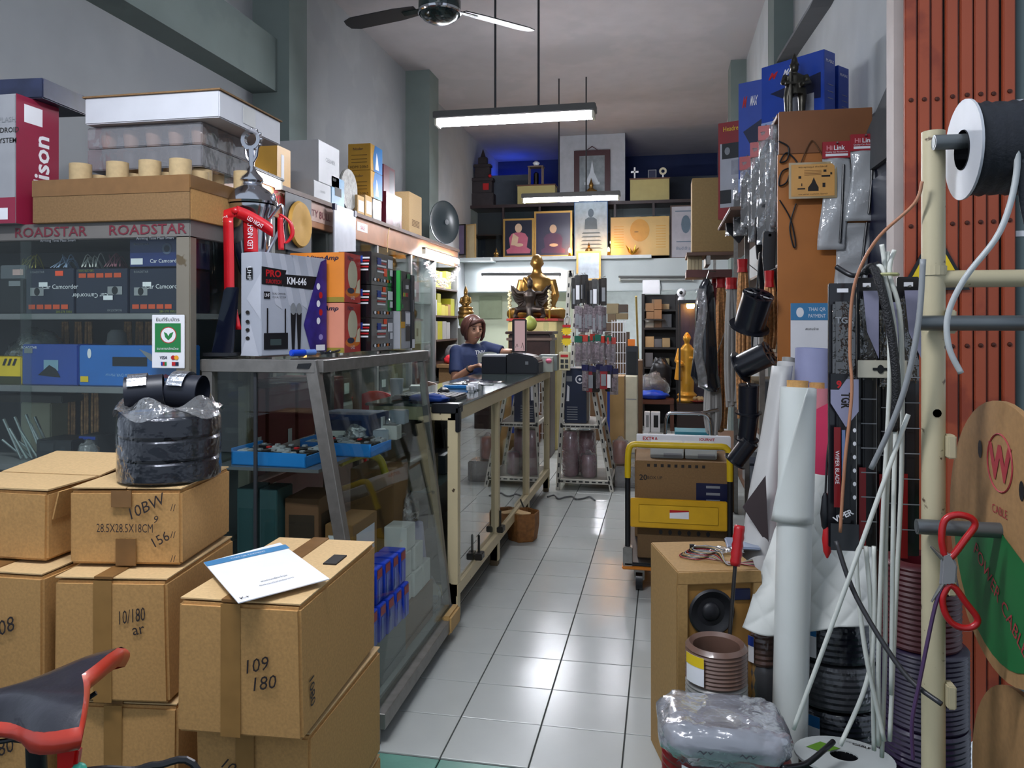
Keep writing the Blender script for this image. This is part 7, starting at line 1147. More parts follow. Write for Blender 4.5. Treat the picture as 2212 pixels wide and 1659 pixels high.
def hank(lab, px, pyt, pyb, Y, r, m=COP, n=9, tie=K_RED, sway=.0):
    a = atY(px, pyt, Y); b = atY(px, pyb, Y); t = thing('cable_hank', lab, 'cable', (a.x, Y, b.z), group='copper cable hanks on the side shelving')
    for i in range(n):
        dx = r * math.cos(i * 2.4) * (i / n) ** .5; dy = r * .6 * math.sin(i * 2.4) * (i / n) ** .5; mb = MB(); mb.tube(spline([(a.x + dx * .4, Y + dy * .4, a.z), (a.x + dx + sway * .5, Y + dy, lerp(a.z, b.z, .3)), (a.x + dx * 1.2 + sway, Y + dy, lerp(a.z, b.z, .7)), (a.x + dx * .8 + sway * .6, Y + dy, b.z + .05 * random.random())], 4), r * .26, 6); mb.build('strand', m, t, smooth=True)
    mb = MB(); mb.lathe([(r * .8, -.03), (r * .7, 0), (r * .8, .05)], (a.x, Y, a.z - .05), 10); mb.build('tie', tie, t); mb = MB(); mb.tube([a, (RX0 + .06, Y, 1.742)], .003, 6); mb.build('hook_arm', K_STEEL, t)
MRW = mat('maroon_wire', '#7c2a34', .4); GRW = mat('grey_wire', '#a5a3a0', .4)
hank('long copper cable hank nearest the gold statue', 1557, 600, 935, 6.35, .05); hank('copper cable hank beside the black reels', 1604, 560, 905, 4.85, .04); hank('short copper cable hank against the orange panel edge', 1662, 585, 765, 3.9, .03); hank('maroon wire hank under the bracket shelf', 1545, 590, 760, 6.5, .04, MRW); hank('loose grey wire hank low beside the trolley', 1540, 790, 940, 6.2, .06, GRW, 12); hank('second grey wire hank against the wall shelves', 1580, 600, 880, 5.6, .05, GRW, 9)
# black garment bag
g0 = atY(1526, 612, 6.1); gb = thing('garment_bag', 'black plastic sheet bag hanging over the back aisle', 'bag', (g0.x, 6.1, .95)); GBM = mat('black_film', '#1b1e26', .22, coat=.6, var=.3, bump=.5, bscale=9)
mb = MB(); mb.loft([[Vector((g0.x + x0 + w * math.cos(i * .524) * (1 + .12 * math.sin(i * 3 + z * 9)), 6.1 + d * math.sin(i * .524), z)) for i in range(12)] for z, w, d, x0 in ((1.80, .02, .02, .0), (1.74, .05, .03, .0), (1.6, .07, .05, -.01), (1.3, .085, .06, -.005), (1.05, .1, .06, -.01), (.97, .08, .05, .02), (.93, .03, .03, .05))]); mb.build('bag', GBM, gb, smooth='all')
mb = MB(); mb.grid(lambda u, v: Vector((g0.x - .085 + .07 * u + .02 * math.sin(v * 8), 6.02, 1.72 - .75 * v)), 4, 10); mb.build('clear_sleeve', K_FILM, gb, smooth='all', solid=.002)
mb = MB(); mb.tube([(g0.x, 6.1, 1.8), (g0.x + .02, 6.12, 1.86), (.4, 6.2, 1.86)], .004, 6); mb.build('hook', K_STEEL, gb)
# black plastic reels
def reel(lab, px, py, Y, r, L, ax):
    p = atY(px, py, Y); ax = Vector(ax).normalized(); t = thing('cable_reel', lab, 'reel', p, group='empty black reels on the orange panel edge'); Q = ax.to_track_quat('Z', 'Y').to_matrix().to_4x4(); M = Matrix.Translation(p) @ Q; RM = mat('reel_black', '#181a22', .3, coat=.3)
    mb = MB(); mb.lathe([(r * .84, -L / 2), (r * .84, L / 2 - .004), (r * .78, L / 2 - .004), (r * .78, -L / 2)], (0, 0, 0), 24, caps=False); mb.v = [M @ v for v in mb.v]; mb.build('barrel', RM, t, smooth=True)
    for z in (-L / 2, L / 2):
        mb = MB(); rr = r * (1.12 if z < 0 else .86); mb.lathe([(rr * .75, z - .003), (rr, z - .003), (rr, z + .003), (rr * .75, z + .003), (rr * .75, z - .003)], (0, 0, 0), 24, caps=False); mb.v = [M @ v for v in mb.v]; mb.build('flange', RM, t, smooth=True)
    for k in range(8): a = k * .785; mb = MB(); mb.cyl((0, 0, L / 2), (r * .8 * math.cos(a), r * .8 * math.sin(a), L / 2), .006, n=6); mb.v = [M @ v for v in mb.v]; mb.build('spoke', RM, t)
    mb = MB(); mb.lathe([(r * .22, L / 2 - .006), (r * .3, L / 2 - .006), (r * .3, L / 2 + .004), (r * .22, L / 2 + .004)], (0, 0, 0), 16, caps=False); mb.v = [M @ v for v in mb.v]; mb.build('hub_ring', RM, t)
reel('topmost black reel showing its spoked end', 1628, 672, 3.78, .085, .17, (.2, -.45, .9)); reel('second black reel lying tilted', 1630, 778, 3.75, .07, .15, (.8, -.4, .45)); reel('third black reel standing upright', 1617, 862, 3.75, .055, .13, (.0, -.15, 1)); reel('fourth black reel below the upright one', 1616, 922, 3.75, .05, .12, (.1, -.2, 1)); reel('lowest black reel behind the grey roll', 1604, 975, 3.75, .05, .12, (.6, -.2, .9))
mb = MB(); p0 = atY(1640, 560, 3.8); p1 = atY(1604, 1000, 3.8); mb.tube([p0, p1], .004, 6); tag(mb.build('reel_string', K_DGREY), 'dark string carrying the black reels', 'string')
# poster, bags, cords and payment sheet on the end panel
EP = plane((0, 3.7945, 0), (1, 0, 0), (0, 0, 1))
a, w, h = ybox(1704, 1808, 352, 430, 3.74); po = Carton('amulet_card', 'laminated gold card printed with small emblems on the panel', 'card', (a.x, 3.74, a.z), (w, .006, h), glassy('laminate', '#e8e4d8', .1, 2, .05, .6, '#c9b48a'), 0, bevel=.001); po.rect('F', .05, .06, .95, .94, mat('gold_card', '#cf9a55', .4), 'card'); po.poly('F', [(.4, .2), (.62, .2), (.62, .3), (.57, .42), (.52, .58), (.47, .42), (.4, .3)], K_INK, 'figure_print'); [po.rect('F', *q, K_INK, 'emblem_print') for q in ((.18, .25, .34, .29), (.2, .55, .26, .62), (.68, .58, .86, .63), (.7, .3, .76, .42), (.26, .34, .28, .42), (.86, .64, .9, .7), (.72, .72, .78, .78))]; po.text('F', 'พระพุทธรูป ศักดิ์สิทธิ์', .5, .86, .06, K_INK, w=.6); po.text('F', 'มหาลาภ เมตตา โชคดี', .5, .12, .04, K_INK, w=.6); [po.rect('F', .32, .64 + .04 * k, .68, .65 + .04 * k, mat('card_ink', '#7d4f24', .5), 'print_line') for k in range(4)]
CLR = glassy('bag_clear', '#e8eaec', .08, 2.2, .14, .55, '#d5d8da', .6, 14); HRED = mat('hilink_red', '#9c2630', .4)
def hilink(lab, px0, px1, pyt, pyh, pyb, Y):
    a = atY(px0, pyh, Y); b = atY(px1, pyh, Y); zt_ = atY(px0, pyt, Y).z; zb_ = atY(px0, pyb, Y).z; w = b.x - a.x; t = thing('wiper_bag', lab, 'bag', (a.x + w / 2, Y, zb_), group='clear bags on the orange panel')
    mb = MB(); mb.grid(lambda u, v: Vector((a.x + w * u + .01 * math.sin(v * 5) - .012 * v, Y - .01 * math.sin(u * math.pi) * (1 + .6 * math.sin(v * 9 + u * 4)), lerp(a.z, zb_, v))), 10, 18); mb.build('pouch', CLR, t, smooth='all', solid=.003)
    mb = MB(); mb.box((a.x, Y - .014, a.z), (b.x, Y + .004, zt_)); mb.build('header', HRED, t, bevel=.001); M = plane((a.x, Y - .0145, a.z), (1, 0, 0), (0, 0, 1)); hh = zt_ - a.z
    lettering(t, M, 'Hi', w * .24, hh * .62, hh * .28, mat('header_pink', '#d98a90', .5), bold=.03); lettering(t, M, 'Link', w * .6, hh * .62, hh * .28, K_WHITE, bold=.02, w=w * .4); lettering(t, M, 'Quality Car Accessories', w * .5, hh * .36, hh * .12, K_WHITE, w=w * .8); patch(t, M, rectpts(w * .1, hh * .12, w * .9, hh * .26), K_WHITE, 'print')
    mb = MB(); mb.tube([(a.x + w * .75, Y - .012, a.z - .03), (a.x + w * .7, Y - .014, (a.z + zb_) / 2), (a.x + w * .62, Y - .014, zb_ + .03)], .006, 8); mb.build('wiper_blade', K_BLACK, t); mb = MB(); mb.tube([(a.x + w / 2, 3.795, zt_ - .01), (a.x + w / 2, Y - .03, zt_ - .008)], .004, 6); mb.build('hook', K_STEEL, t)
hilink('clear red headed bag nearer the gold card', 1776, 1836, 308, 344, 540, 3.755); hilink('clear red headed bag at the panel outer edge', 1836, 1899, 292, 328, 478, 3.745)
p = atY(1845, 482, 3.77); t = thing('wiper_bag', 'long clear bag hanging below the red headed bags', 'bag', (p.x, 3.77, p.z - .33), group='clear bags on the orange panel'); mb = MB(); mb.grid(lambda u, v: Vector((p.x + .14 * (u - .5) - .02 * v, 3.765 - .008 * math.sin(v * 14 + u * 3), p.z - .33 * v)), 8, 14); mb.build('pouch', CLR, t, smooth='all', solid=.003); mb = MB(); mb.cyl((p.x + .05, 3.755, p.z), (p.x + .02, 3.755, p.z - .3), .006, n=8); mb.build('wiper_blade', K_BLACK, t)
mb = MB(); mb.tube(spline([atY(x, y, 3.785) for x, y in ((1682, 305), (1703, 318), (1700, 345), (1685, 350), (1700, 330), (1722, 355), (1690, 370), (1683, 400), (1700, 392), (1710, 355))]), .004, 6); tag(mb.build('cable_loop', K_BLACK), 'black cable loop hooked above the gold card', 'cable'); mb = MB(); mb.tube(spline([atY(x, y, 3.785) for x, y in ((1684, 432), (1706, 470), (1716, 510), (1718, 532), (1713, 530), (1706, 490), (1716, 450), (1720, 440))]), .0035, 6); tag(mb.build('cable_loop', K_BLACK), 'thin black cable loop hanging below the gold card', 'cable'); mb = MB(); mb.tube(spline([atY(x, y, 3.785) for x, y in ((1730, 352), (1748, 310), (1760, 308), (1785, 352))]), .003, 6); tag(mb.build('hanging_string', mat('string_brown', '#5a3a1e', .7)), 'brown string holding the gold card', 'string')
a, w, h = ybox(1708, 1800, 655, 960, 3.79); ps_ = Carton('payment_sheet', 'payment sheet with blue header fixed on the orange panel', 'sign', (a.x, 3.79, a.z), (w, .004, h), K_WHITE, bevel=.001); ps_.rect('F', 0, .88, 1, 1, HB, 'header'); ps_.text('F', 'THAI QR', .62, .955, .03, K_WHITE, w=.4); ps_.text('F', 'PAYMENT', .62, .91, .025, K_WHITE, w=.4); ps_.ell('F', .22, .935, .09, .035, K_WHITE, 'logo'); ps_.text('F', 'สแกนจ่าย', .5, .82, .02, K_INK)
# wall trim, shutter and pipes at the front
wbox('trim_6', (.80, 2.93, 0), (.835, 3.02, CEIL), mat('white_edge', '#b9aca6', .6))
SHR = spotted('shutter_red', '#a24a2c', '#8c3b24', 3, .55, .45); fs = thing('folding_shutter', 'red folding steel shutter stacked beside the entrance', 'shutter', (1.0, 2.9, 0)); NS = 8
a0 = atY(1949, 200, 2.9).x; a1 = atY(2192, 200, 2.9).x; sw = (a1 - a0) / NS
RZ = [atY(2050, y, 2.88).z for y in (212, 487, 752)]
for k in range(NS):
    x0 = a0 + k * sw; yo = (0, .006, .018, .004)[k % 4]; mb = MB(); mb.box((x0 + .003, 2.88 + yo, .02), (x0 + sw - .004, 2.9 + yo, CEIL - .05)); sl = mb.build('slat', SHR, fs, bevel=.003)
    mb = MB(); mb.box((x0 + sw - .006, 2.89 + yo, .02), (x0 + sw, 2.94 + yo, CEIL - .05)); mb.build('slat_fold', mat('fold_dark', '#4a1d16', .6), fs)
    for z in RZ: mb = MB(); mb.lathe([(.008, 0), (.007, .004), (.0, .006)], (x0 + sw * .5, 2.8795 + yo, z + .002 * k), 10, Matrix.Rotation(HALF, 4, 'X')); mb.build('rivet', mat('rivet', '#4d2418', .4, .4), sl)
mb = MB(); mb.box((a0, 2.87, CEIL - .06), (a1, 2.95, CEIL)); mb.build('top_track', K_DGREY, fs)
for k, x in enumerate((a1 + .03, a1 + .1)): t = thing('drain_pipe', 'grey green conduit pipe, %s the shutter' % ('beside' if k == 0 else 'further past'), 'pipe', (x, 2.95, 0), group='conduit pipes by the shutter'); mb = MB(); mb.cyl((x, 2.95, 0), (x, 2.95, CEIL), .03, n=12); mb.build('pipe', mat('pipe_grey', '#5c6a6a', .5), t, smooth=True); [(lambda m_: (m_.lathe([(.033, z), (.033, z + .02)], (x, 2.95, 0), 12, caps=False), m_.build('clip', K_WHITE, t)))(MB()) for z in (.9, 1.75, 2.2, 2.6)]
wbox('wall_front_right', (a1 - .04, 2.99, 0), (2.2, 3.1, CEIL), mat('front_wall_grey', '#8f938f', .8))
a, w, h = ybox(1896, 1942, 482, 600, 3.2); cb2('green_poster', (.88, 3.2, a.z), (.955, 3.215, a.z + h), mat('poster_green', '#22361f', .6), 'dark green poster edge behind the shutter', 'poster')
p = atY(2035, 560, 2.8); t = thing('warning_sign', 'yellow triangular warning sign on the shutter', 'sign', (p.x, 2.86, p.z - .1)); mb = MB(); mb.prism([(-.11, -.1), (.11, -.1), (0, .11)], .004, plane((p.x, 2.872, p.z), (1, 0, 0), (0, 0, 1))); mb.build('border', K_BLACK, t); mb = MB(); mb.prism([(-.09, -.088), (.09, -.088), (0, .085)], .004, plane((p.x, 2.868, p.z), (1, 0, 0), (0, 0, 1))); mb.build('face', K_YEL, t)
# ------------------------------------------------------------------ yellow trolley
TY = 4.2; tl0 = atY(1356, 965, TY).x; tl1 = atY(1577, 965, TY).x; tz_ = .80; ty = thing('platform_trolley', 'yellow handled platform trolley in the aisle', 'trolley', ((tl0 + tl1) / 2, 4.55, 0)); YH = mat('trolley_yellow', '#c9a818', .35)
PTS = bez((tl0, TY, .62), (tl0, TY, .83), (tl0 - .0, TY, tz_), (tl0 + .1, TY, tz_), 8) + bez((tl1 - .1, TY, tz_), (tl1, TY, tz_), (tl1, TY, .83), (tl1, TY, .62), 8)
mb = MB(); mb.tube(PTS, .017, 12); mb.build('grip', YH, ty, smooth=True)
for x in (tl0, tl1): mb = MB(); mb.cyl((x, TY, .16), (x, TY, .625), .0145, n=12); mb.build('upright', K_BLACK, ty, smooth=True); mb = MB(); mb.box((x - .025, TY - .03, .13), (x + .025, TY + .03, .25)); mb.build('hinge', K_STEEL, ty, bevel=.004)
q1 = atY(1362, 1137, TY).z; q2 = atY(1362, 1075, TY).z; cb('cross_plate', (tl0 + .015, TY - .012, q1), (tl1 - .015, TY + .012, q2), mat('plate_yellow', '#cf9d12', .4), ty, .004); cb('plate_ridge', (tl0 + .06, TY - .016, q1 + .03), (tl1 - .06, TY - .0125, q2 - .03), mat('plate_yellow2', '#d6a51a', .4), ty, .002)
SM = plane(((tl0 + tl1) / 2 - .045, TY - .017, (q1 + q2) / 2 - .02), (1, 0, 0), (0, 0, 1)); patch(ty, SM, rectpts(0, 0, .1, .045), K_WHITE, 'label'); patch(ty, SM, [(0, .03), (.1, .038), (.1, .045), (0, .045)], K_RED, 'label', .0014)
cb('deck', (tl0 - .02, TY - .03, .15), (tl1 + .02, 5.05, .17), K_BLACK, ty, .006); cb('bumper', (tl0 - .03, TY - .045, .135), (tl1 + .03, 5.06, .15), mat('bumper_orange', '#c9791c', .4), ty, .005)
for x in (tl0 + .06, tl1 - .06):
    for y in (TY + .06, 4.92): mb = MB(); mb.cyl((x - .018, y, .055), (x + .018, y, .055), .055, n=18); wh = mb.build('wheel', K_BLACK, ty, smooth=True); mb = MB(); mb.box((x - .028, y - .03, .06), (x + .028, y + .03, .135)); mb.build('fork', K_STEEL, wh)
c = Carton('stereo_carton', 'brown carton printed 20 on the trolley', 'carton', (tl0 + .04, TY + .05, .44), (.52, .42, .265), mat('trolley_card', '#7a5c38', .8, var=.1, scale=120), .02); c.text('F', '20', .08, .66, .12, K_INK, bold=.02); c.text('F', 'BOX UP', .2, .66, .06, K_INK); [c.rect('F', .12 + .07 * k, .88, .15 + .07 * k, .94, K_INK, 'icon') for k in range(9)]; c.rect('F', .62, .1, .95, .58, K_NAVY, 'printed_panel'); [c.rect('F', .72, .2 + .14 * k, .86, .25 + .14 * k, K_GREY, 'print') for k in range(3)]
c = Carton('stereo_carton', 'lower brown carton under the printed one on the trolley', 'carton', (tl0 + .05, TY + .06, .171), (.5, .42, .268), mat('trolley_card2', '#6d5334', .8, var=.1, scale=120)); [c.ell('F', .25 + .1 * k, .55, .02, .05, K_BLACK, 'hole') for k in range(6)]
for k, (p0, p1) in enumerate(((1405, 1478), (1480, 1550))): a, w, h = ybox(p0, p1, 967, 1000, TY + .15); c = Carton('grey_device', 'pale grey device shell on the trolley carton, %s of two' % ('first' if k == 0 else 'second'), 'device', (a.x, TY + .14, .7065), (w - .004, .25, .065), mat('device_grey', '#a9aeac', .45)); c.rect('F', .4, .1, .95, .45, K_GREY, 'slot')
c = Carton('printed_board', 'white board with red letters lying behind the trolley grip', 'board', (tl0 + .03, TY + .5, .70), (.55, .03, .085), K_WHITE); c.text('F', 'JOURNIT', .75, .72, .25, K_RED, bold=.02); c.text('F', 'EXTRA', .15, .72, .25, K_RED, bold=.02); cb2('board_carton', (tl0 + .02, TY + .48, .171), (tl0 + .56, TY + .8, .699), K_CARD2, 'brown carton under the white lettered board', 'carton')
# chrome trolley behind
ch = thing('chrome_cart', 'chrome handled cart beyond the yellow trolley', 'cart', (.3, 6.3, 0)); x0_, x1_ = atY(1436, 900, 6.1).x, atY(1552, 900, 6.1).x
mb = MB(); mb.tube(bez((x0_, 6.1, .3), (x0_, 6.1, .78), (x0_, 6.1, .76), (x0_ + .08, 6.1, .76), 8) + bez((x0_ + .28, 6.1, .76), (x0_ + .36, 6.1, .76), (x0_ + .36, 6.1, .7), (x0_ + .36, 6.1, .3), 8), .014, 10); mb.build('handle', K_CHROME, ch, smooth=True); mb = MB(); mb.tube([(x0_ + .25, 6.1, .755), (x1_, 6.15, .79)], .014, 10); mb.build('side_bar', K_CHROME, ch, smooth=True); cb('tray', (x0_ - .02, 6.05, .5), (x0_ + .4, 6.6, .53), mat('cart_tray', '#b2b4b4', .4), ch, .004); [cb('leg', (x, y, 0), (x + .025, y + .025, .5), K_STEEL, ch) for x in (x0_, x0_ + .35) for y in (6.09, 6.55)]; small('teal_carton', 'teal box on the chrome cart tray', (x0_ + .08, 6.2, .5305), (.26, .25, .07), '#2f7f8f', 0)
# ------------------------------------------------------------------ bare speaker cabinet
MDF = mat('raw_chipboard', '#a5814e', .75, var=.1, scale=90); sp = Carton('speaker_cabinet', 'raw chipboard speaker cabinet with black woofer', 'speaker', (.042, 2.412, 0), (.26, .32, .69), MDF, .27, bevel=.003); M = sp.F['F']
mb = MB(); [mb.box(A, B, M) for A, B in (((0, 0, 0), (.26, .03, .012)), ((0, .655, 0), (.26, .69, .012)), ((0, .03, 0), (.03, .655, .012)), ((.235, .03, 0), (.26, .655, .012)))]; mb.build('front_frame', MDF, sp.root, bevel=.002); patch(sp.root, M, rectpts(.03, .03, .235, .655), mat('baffle', '#9a6f34', .6), 'baffle')
mb = MB(); mb.lathe([(.068, 0), (.072, .006), (.066, .012), (.058, .008), (.05, .002), (.03, -.004), (.028, .004), (.02, .01), (0, .013)], (0, 0, 0), 32); mb.v = [M @ (Vector((.105, .565, .003)) + v) for v in mb.v]; mb.build('woofer', mat('woofer', '#15151a', .5), sp.root, smooth=True); mb = MB(); mb.box((.175, .6, .001), (.228, .635, .008), M); mb.build('port', K_NAVY, sp.root, bevel=.002)
zt_ = .691; mb = MB()
WC = [(mat('w_red', '#8f2028', .4)), K_BLACK, mat('w_yel', '#a38a5a', .4), K_GREY]
wl = thing('wire_harness', 'loop of coloured wires lying on the speaker cabinet', 'wires', (.11, 2.58, zt_))
for k in range(8): mb = MB(); mb.tube(spline([(.10 + .05 * math.cos(a) + .006 * k, 2.57 + .035 * math.sin(a) + .002 * k, zt_ + .004 + .003 * k) for a in (0, 1.2, 2.4, 3.6, 4.8, 5.6)] + [(.2, 2.53 - .005 * k, zt_ + .004), (.28, 2.5 + .01 * k, zt_ + .004)]), .0018, 5); mb.build('wire', WC[k % 4], wl)
mb = MB(); mb.box((.085, 2.6, zt_), (.1, 2.615, zt_ + .03)); mb.build('plug', K_BLACK, wl); mb = MB(); mb.grid(lambda u, v: Vector((.1 + .16 * u, 2.61 + .07 * v, zt_ + .004 + .008 * abs(math.sin(u * 11 + v * 5)))), 16, 8); tag(mb.build('film_wrap', K_FILM, smooth='all', solid=.001), 'crumpled clear film on the speaker cabinet top', 'film')
cb2('tablet', (.21, 2.68, zt_ + .0), (.32, 2.8, zt_ + .01), mat('tablet_pale', '#8b95a8', .2), 'flat pale tablet at the back of the speaker cabinet', 'tablet')
# ------------------------------------------------------------------ rolls of sheet material by the entrance
VW = mat('white_vinyl', '#d6dad6', .4, var=.03); VG = mat('grey_vinyl', '#b9b8b6', .55, var=.05); 
def roll(name, label, a, b, r, m, core=K_CARD, flap=None, n=28, group=None):
    a = Vector(a); b = Vector(b); t = thing(name, label, 'roll', (a.x, a.y, a.z), group=group); d = (b - a).normalized()
    mb = MB(); mb.tube([a, b], r, n); mb.build('sheet', m, t, smooth=True)
    mb = MB(); mb.tube([b - d * .01, b + d * .02], [r * .62, r * .62], 20, caps=False); mb.tube([b - d * .01, b + d * .02], [r * .52, r * .52], 20, caps=False); mb.build('core', core, t, smooth=True)
    if flap:
        x = d.cross(Vector((0, 1, 0))).normalized(); y = x.cross(d).normalized(); L = (b - a).length; a0_, a1_, v0, v1, cur = flap
        mb = MB(); mb.grid(lambda u, v: a + d * (L * lerp(v0, v1, v)) + (x * math.cos(lerp(a0_, lerp(a1_, a1_ - 1.6, v), u)) + y * math.sin(lerp(a0_, lerp(a1_, a1_ - 1.6, v), u))) * (r + .002 + cur * u ** 4), 14, 16); mb.build('loose_edge', m, t, smooth='all', solid=.0015)
    return t
ra, rb = Vector((.357, 2.35, .10)), Vector((.392, 2.41, 1.262)); t = roll('vinyl_roll', 'tall white vinyl roll standing nearest beside the speaker cabinet', ra, rb, .05, VW, flap=(-2.9, -.2, .66, .998, .016))
BT = mat('pale_blue_tint', '#9dbdc2', .4); d_ = (rb - ra).normalized()
mb = MB(); mb.tube([ra + Vector((0, 0, -.1)), ra + d_ * .004], [.044, .049], 20); mb.build('core_foot', mat('foot_cream', '#a59c74', .6, var=.2, scale=30), t, smooth=True)
mb = MB(); mb.tube([ra + d_ * .83, ra + d_ * .836], .0512, 28, caps=False); mb.build('tape_ring', mat('ring_grey', '#8c9290', .4), t)
t = roll('vinyl_roll', 'grey white vinyl roll leaning behind the white one', (.30, 2.87, .01), (.472, 3.10, 1.30), .042, VG, core=mat('core_grey', '#8a8884', .6))
Lp, Rp = spline([atY(x, y, 3.0 - .1 * k) for k, (x, y) in enumerate(((1668, 790), (1642, 950), (1614, 1090), (1592, 1290)))], 5), spline([atY(x, y, 3.0 - .1 * k) for k, (x, y) in enumerate(((1712, 790), (1695, 950), (1690, 1100), (1670, 1290)))], 5)
mb = MB(); mb.grid(lambda u, v: Lp[round(v * 15)].lerp(Rp[round(v * 15)], u) + Vector((0, -.05 * math.sin(u * math.pi), 0)), 10, 15); mb.build('loose_sheet', VG, t, smooth='all', solid=.002)
mb = MB(); mb.prism([(0, .0), (.075, .11), (.085, -.13)], .003, plane(atY(1604, 1095, 2.72), (1, 0, 0), (0, 0, 1))); mb.build('dark_backing', mat('backing_dark', '#3c3234', .8), t)
for k, (x, y) in enumerate(((.285, 2.67), (.36, 2.70))): mb = MB(); mb.tube([(x, y, .12), (x + .05, y + .08, .72)], .034, 18); tag(mb.build('grey_tube', mat('tube_grey', '#84868c', .6), smooth=True), 'plain grey tube leaning behind the cable coils, %s one' % ('front' if k == 0 else 'rear'), 'tube', 'grey tubes behind the coils')
roll('felt_roll', 'pink felt roll standing behind the white vinyl roll', (.50, 2.72, .1), (.515, 2.78, 1.23), .04, mat('felt_pink', '#c0767e', .8), flap=(-2.4, -1.6, .6, .99, .03)); mb = MB(); mb.grid(lambda u, v: Vector((.49 + .05 * u - .03 * v, 2.665 - .01 * u, 1.17 - .42 * v + .03 * u)), 6, 10); tag(mb.build('felt_sheet', mat('felt_hot_pink', '#c22f56', .8), solid=.002), 'hot pink felt flap beside the pink roll', 'cloth')
t = thing('paper_roll', 'wide lavender paper roll with blue inside behind the pink felt', 'roll', (.52, 2.98, .1)); mb = MB(); mb.tube([(.52, 2.98, .1), (.545, 3.02, 1.36)], .062, 26, caps=False); mb.build('outer_sheet', mat('lavender', '#8f92b4', .6), t, smooth='all'); mb = MB(); mb.tube([(.52, 2.98, .6), (.545, 3.02, 1.36)], .059, 26, caps=False); mb.build('inner_sheet', K_BLUE, t, smooth='all')
# quilted sheet draped over the coils
QM = mat('quilted_white', '#d2d4cf', .65, var=.03)
def quilt(u, v):
    x = lerp(lerp(.42, .235, v), .62, u); y = lerp(2.62, 2.432, v) - .03 * math.sin(u * 3); z = lerp(.97, .53, v) + .02 * u * v - .02 * math.sin(u * 6) * v
    a = (u * .31 + v * .36) / .036; b = (u * .31 - v * .36) / .036; bump = .008 * (abs(math.sin(a * math.pi / 2)) * abs(math.sin(b * math.pi / 2))) ** .5
    return Vector((x, y - bump + .012 * math.sin(u * 9 + v * 4), z))
mb = MB(); mb.grid(quilt, 90, 90); tag(mb.build('quilted_sheet', QM, smooth='all', solid=.003), 'white quilted leather sheet draped over the cable coils', 'sheet')
# ------------------------------------------------------------------ cable coils
def coil(name, label, c, R, r, h, m, turns=8, wrap=None, labelm=None, group=None):
    c = Vector(c); t = thing(name, label, 'coil', c, group=group); prof = []
    n = turns
    for k in range(n): z0 = h * k / n; prof += [(R - .0035, z0), (R, z0 + h / n * .5)]
    prof += [(R - .005, h), (R - r * .5, h + .006), (R - r, h - .004), (R - r, .004), (R - r * .9, 0), (R - .0035, 0)]
    mb = MB(); mb.lathe(prof, c, 40, caps=False); mb.build('windings', m, t, smooth=True)
    if wrap: mb = MB(); mb.lathe([(R + .003, .002), (R + .004, h * .5), (R + .003, h - .002), (R - r * .5, h + .009), (R - r, h)], c, 32, caps=False); mb.build('wrap', wrap, t, smooth='all')
    if labelm:
        a0_, a1_, col, col2 = labelm
        mb = MB(); mb.grid(lambda u, v: c + Vector(((R + .006) * math.cos(lerp(a0_, a1_, u)), (R + .006) * math.sin(lerp(a0_, a1_, u)), h * (.1 + .8 * v))), 8, 2); mb.build('label', col, t, smooth='all')
        mb = MB(); mb.grid(lambda u, v: c + Vector(((R + .007) * math.cos(lerp(a0_, a1_, u)), (R + .007) * math.sin(lerp(a0_, a1_, u)), h * (.6 + .3 * v))), 8, 1); mb.build('label_band', col2, t, smooth='all')
    return t
BC = mat('black_cable', '#181b24', .3, coat=.3); GC = mat('grey_cable_coil', '#4b4b4d', .35, coat=.3); BRC = mat('brown_cable', '#6e5347', .35, coat=.3); FW = glassy('coil_wrap', '#f0f1f4', .03, 3, .1, 0, '#ffffff', .8, 14); LBB = mat('label_blue', '#1c6aa8', .4)
bcx, bcy = .535, 2.60
RW_ = mat('red_wire', '#4d0f18', .4); coil('cable_coil', 'dark red cable coil under the black coils', (bcx, bcy, .005), .16, .07, .145, RW_, 14)
z = .153
for k, (m, h, lab) in enumerate(((BC, .115, 'lowest black'), (GC, .13, 'grey'), (BC, .13, 'upper black'))): coil('cable_coil', '%s wrapped cable coil of the stack behind the vinyl roll' % lab, (bcx - .005 * k, bcy, z), .145, .07, h, m, 7, FW, (-2.6, -2.05, K_WHITE, LBB) if k != 1 else None, 'wrapped coils behind the vinyl roll'); z += h + .012
coil('cable_coil', 'top black cable coil under the quilted sheet', (bcx, bcy + .06, z), .13, .06, .1, BC, 6, FW)
coil('cable_coil', 'clear grey cable coil under the brown coil', (.15, 2.29, .335), .088, .03, .09, mat('clear_cable', '#8b8884', .35), 7); coil('cable_coil', 'brown speaker cable coil with yellow label', (.15, 2.29, .427), .088, .022, .10, BRC, 9, None, (-2.7, -2.0, K_WHITE, K_YEL)); 
coil('spool_base', 'white cable spool below the clear grey coil', (.15, 2.29, .005), .08, .05, .327, mat('spool_white', '#7f7d7a', .5), 3)
coil('cable_coil', 'small coil in clear film with blue and yellow label', (.305, 2.50, .40), .05, .02, .1, BRC, 6, FW, (-2.9, -2.2, K_WHITE, K_BLUE)); coil('spool_base', 'tall grey spool under the small film coil', (.305, 2.50, .005), .048, .02, .393, GC, 9)
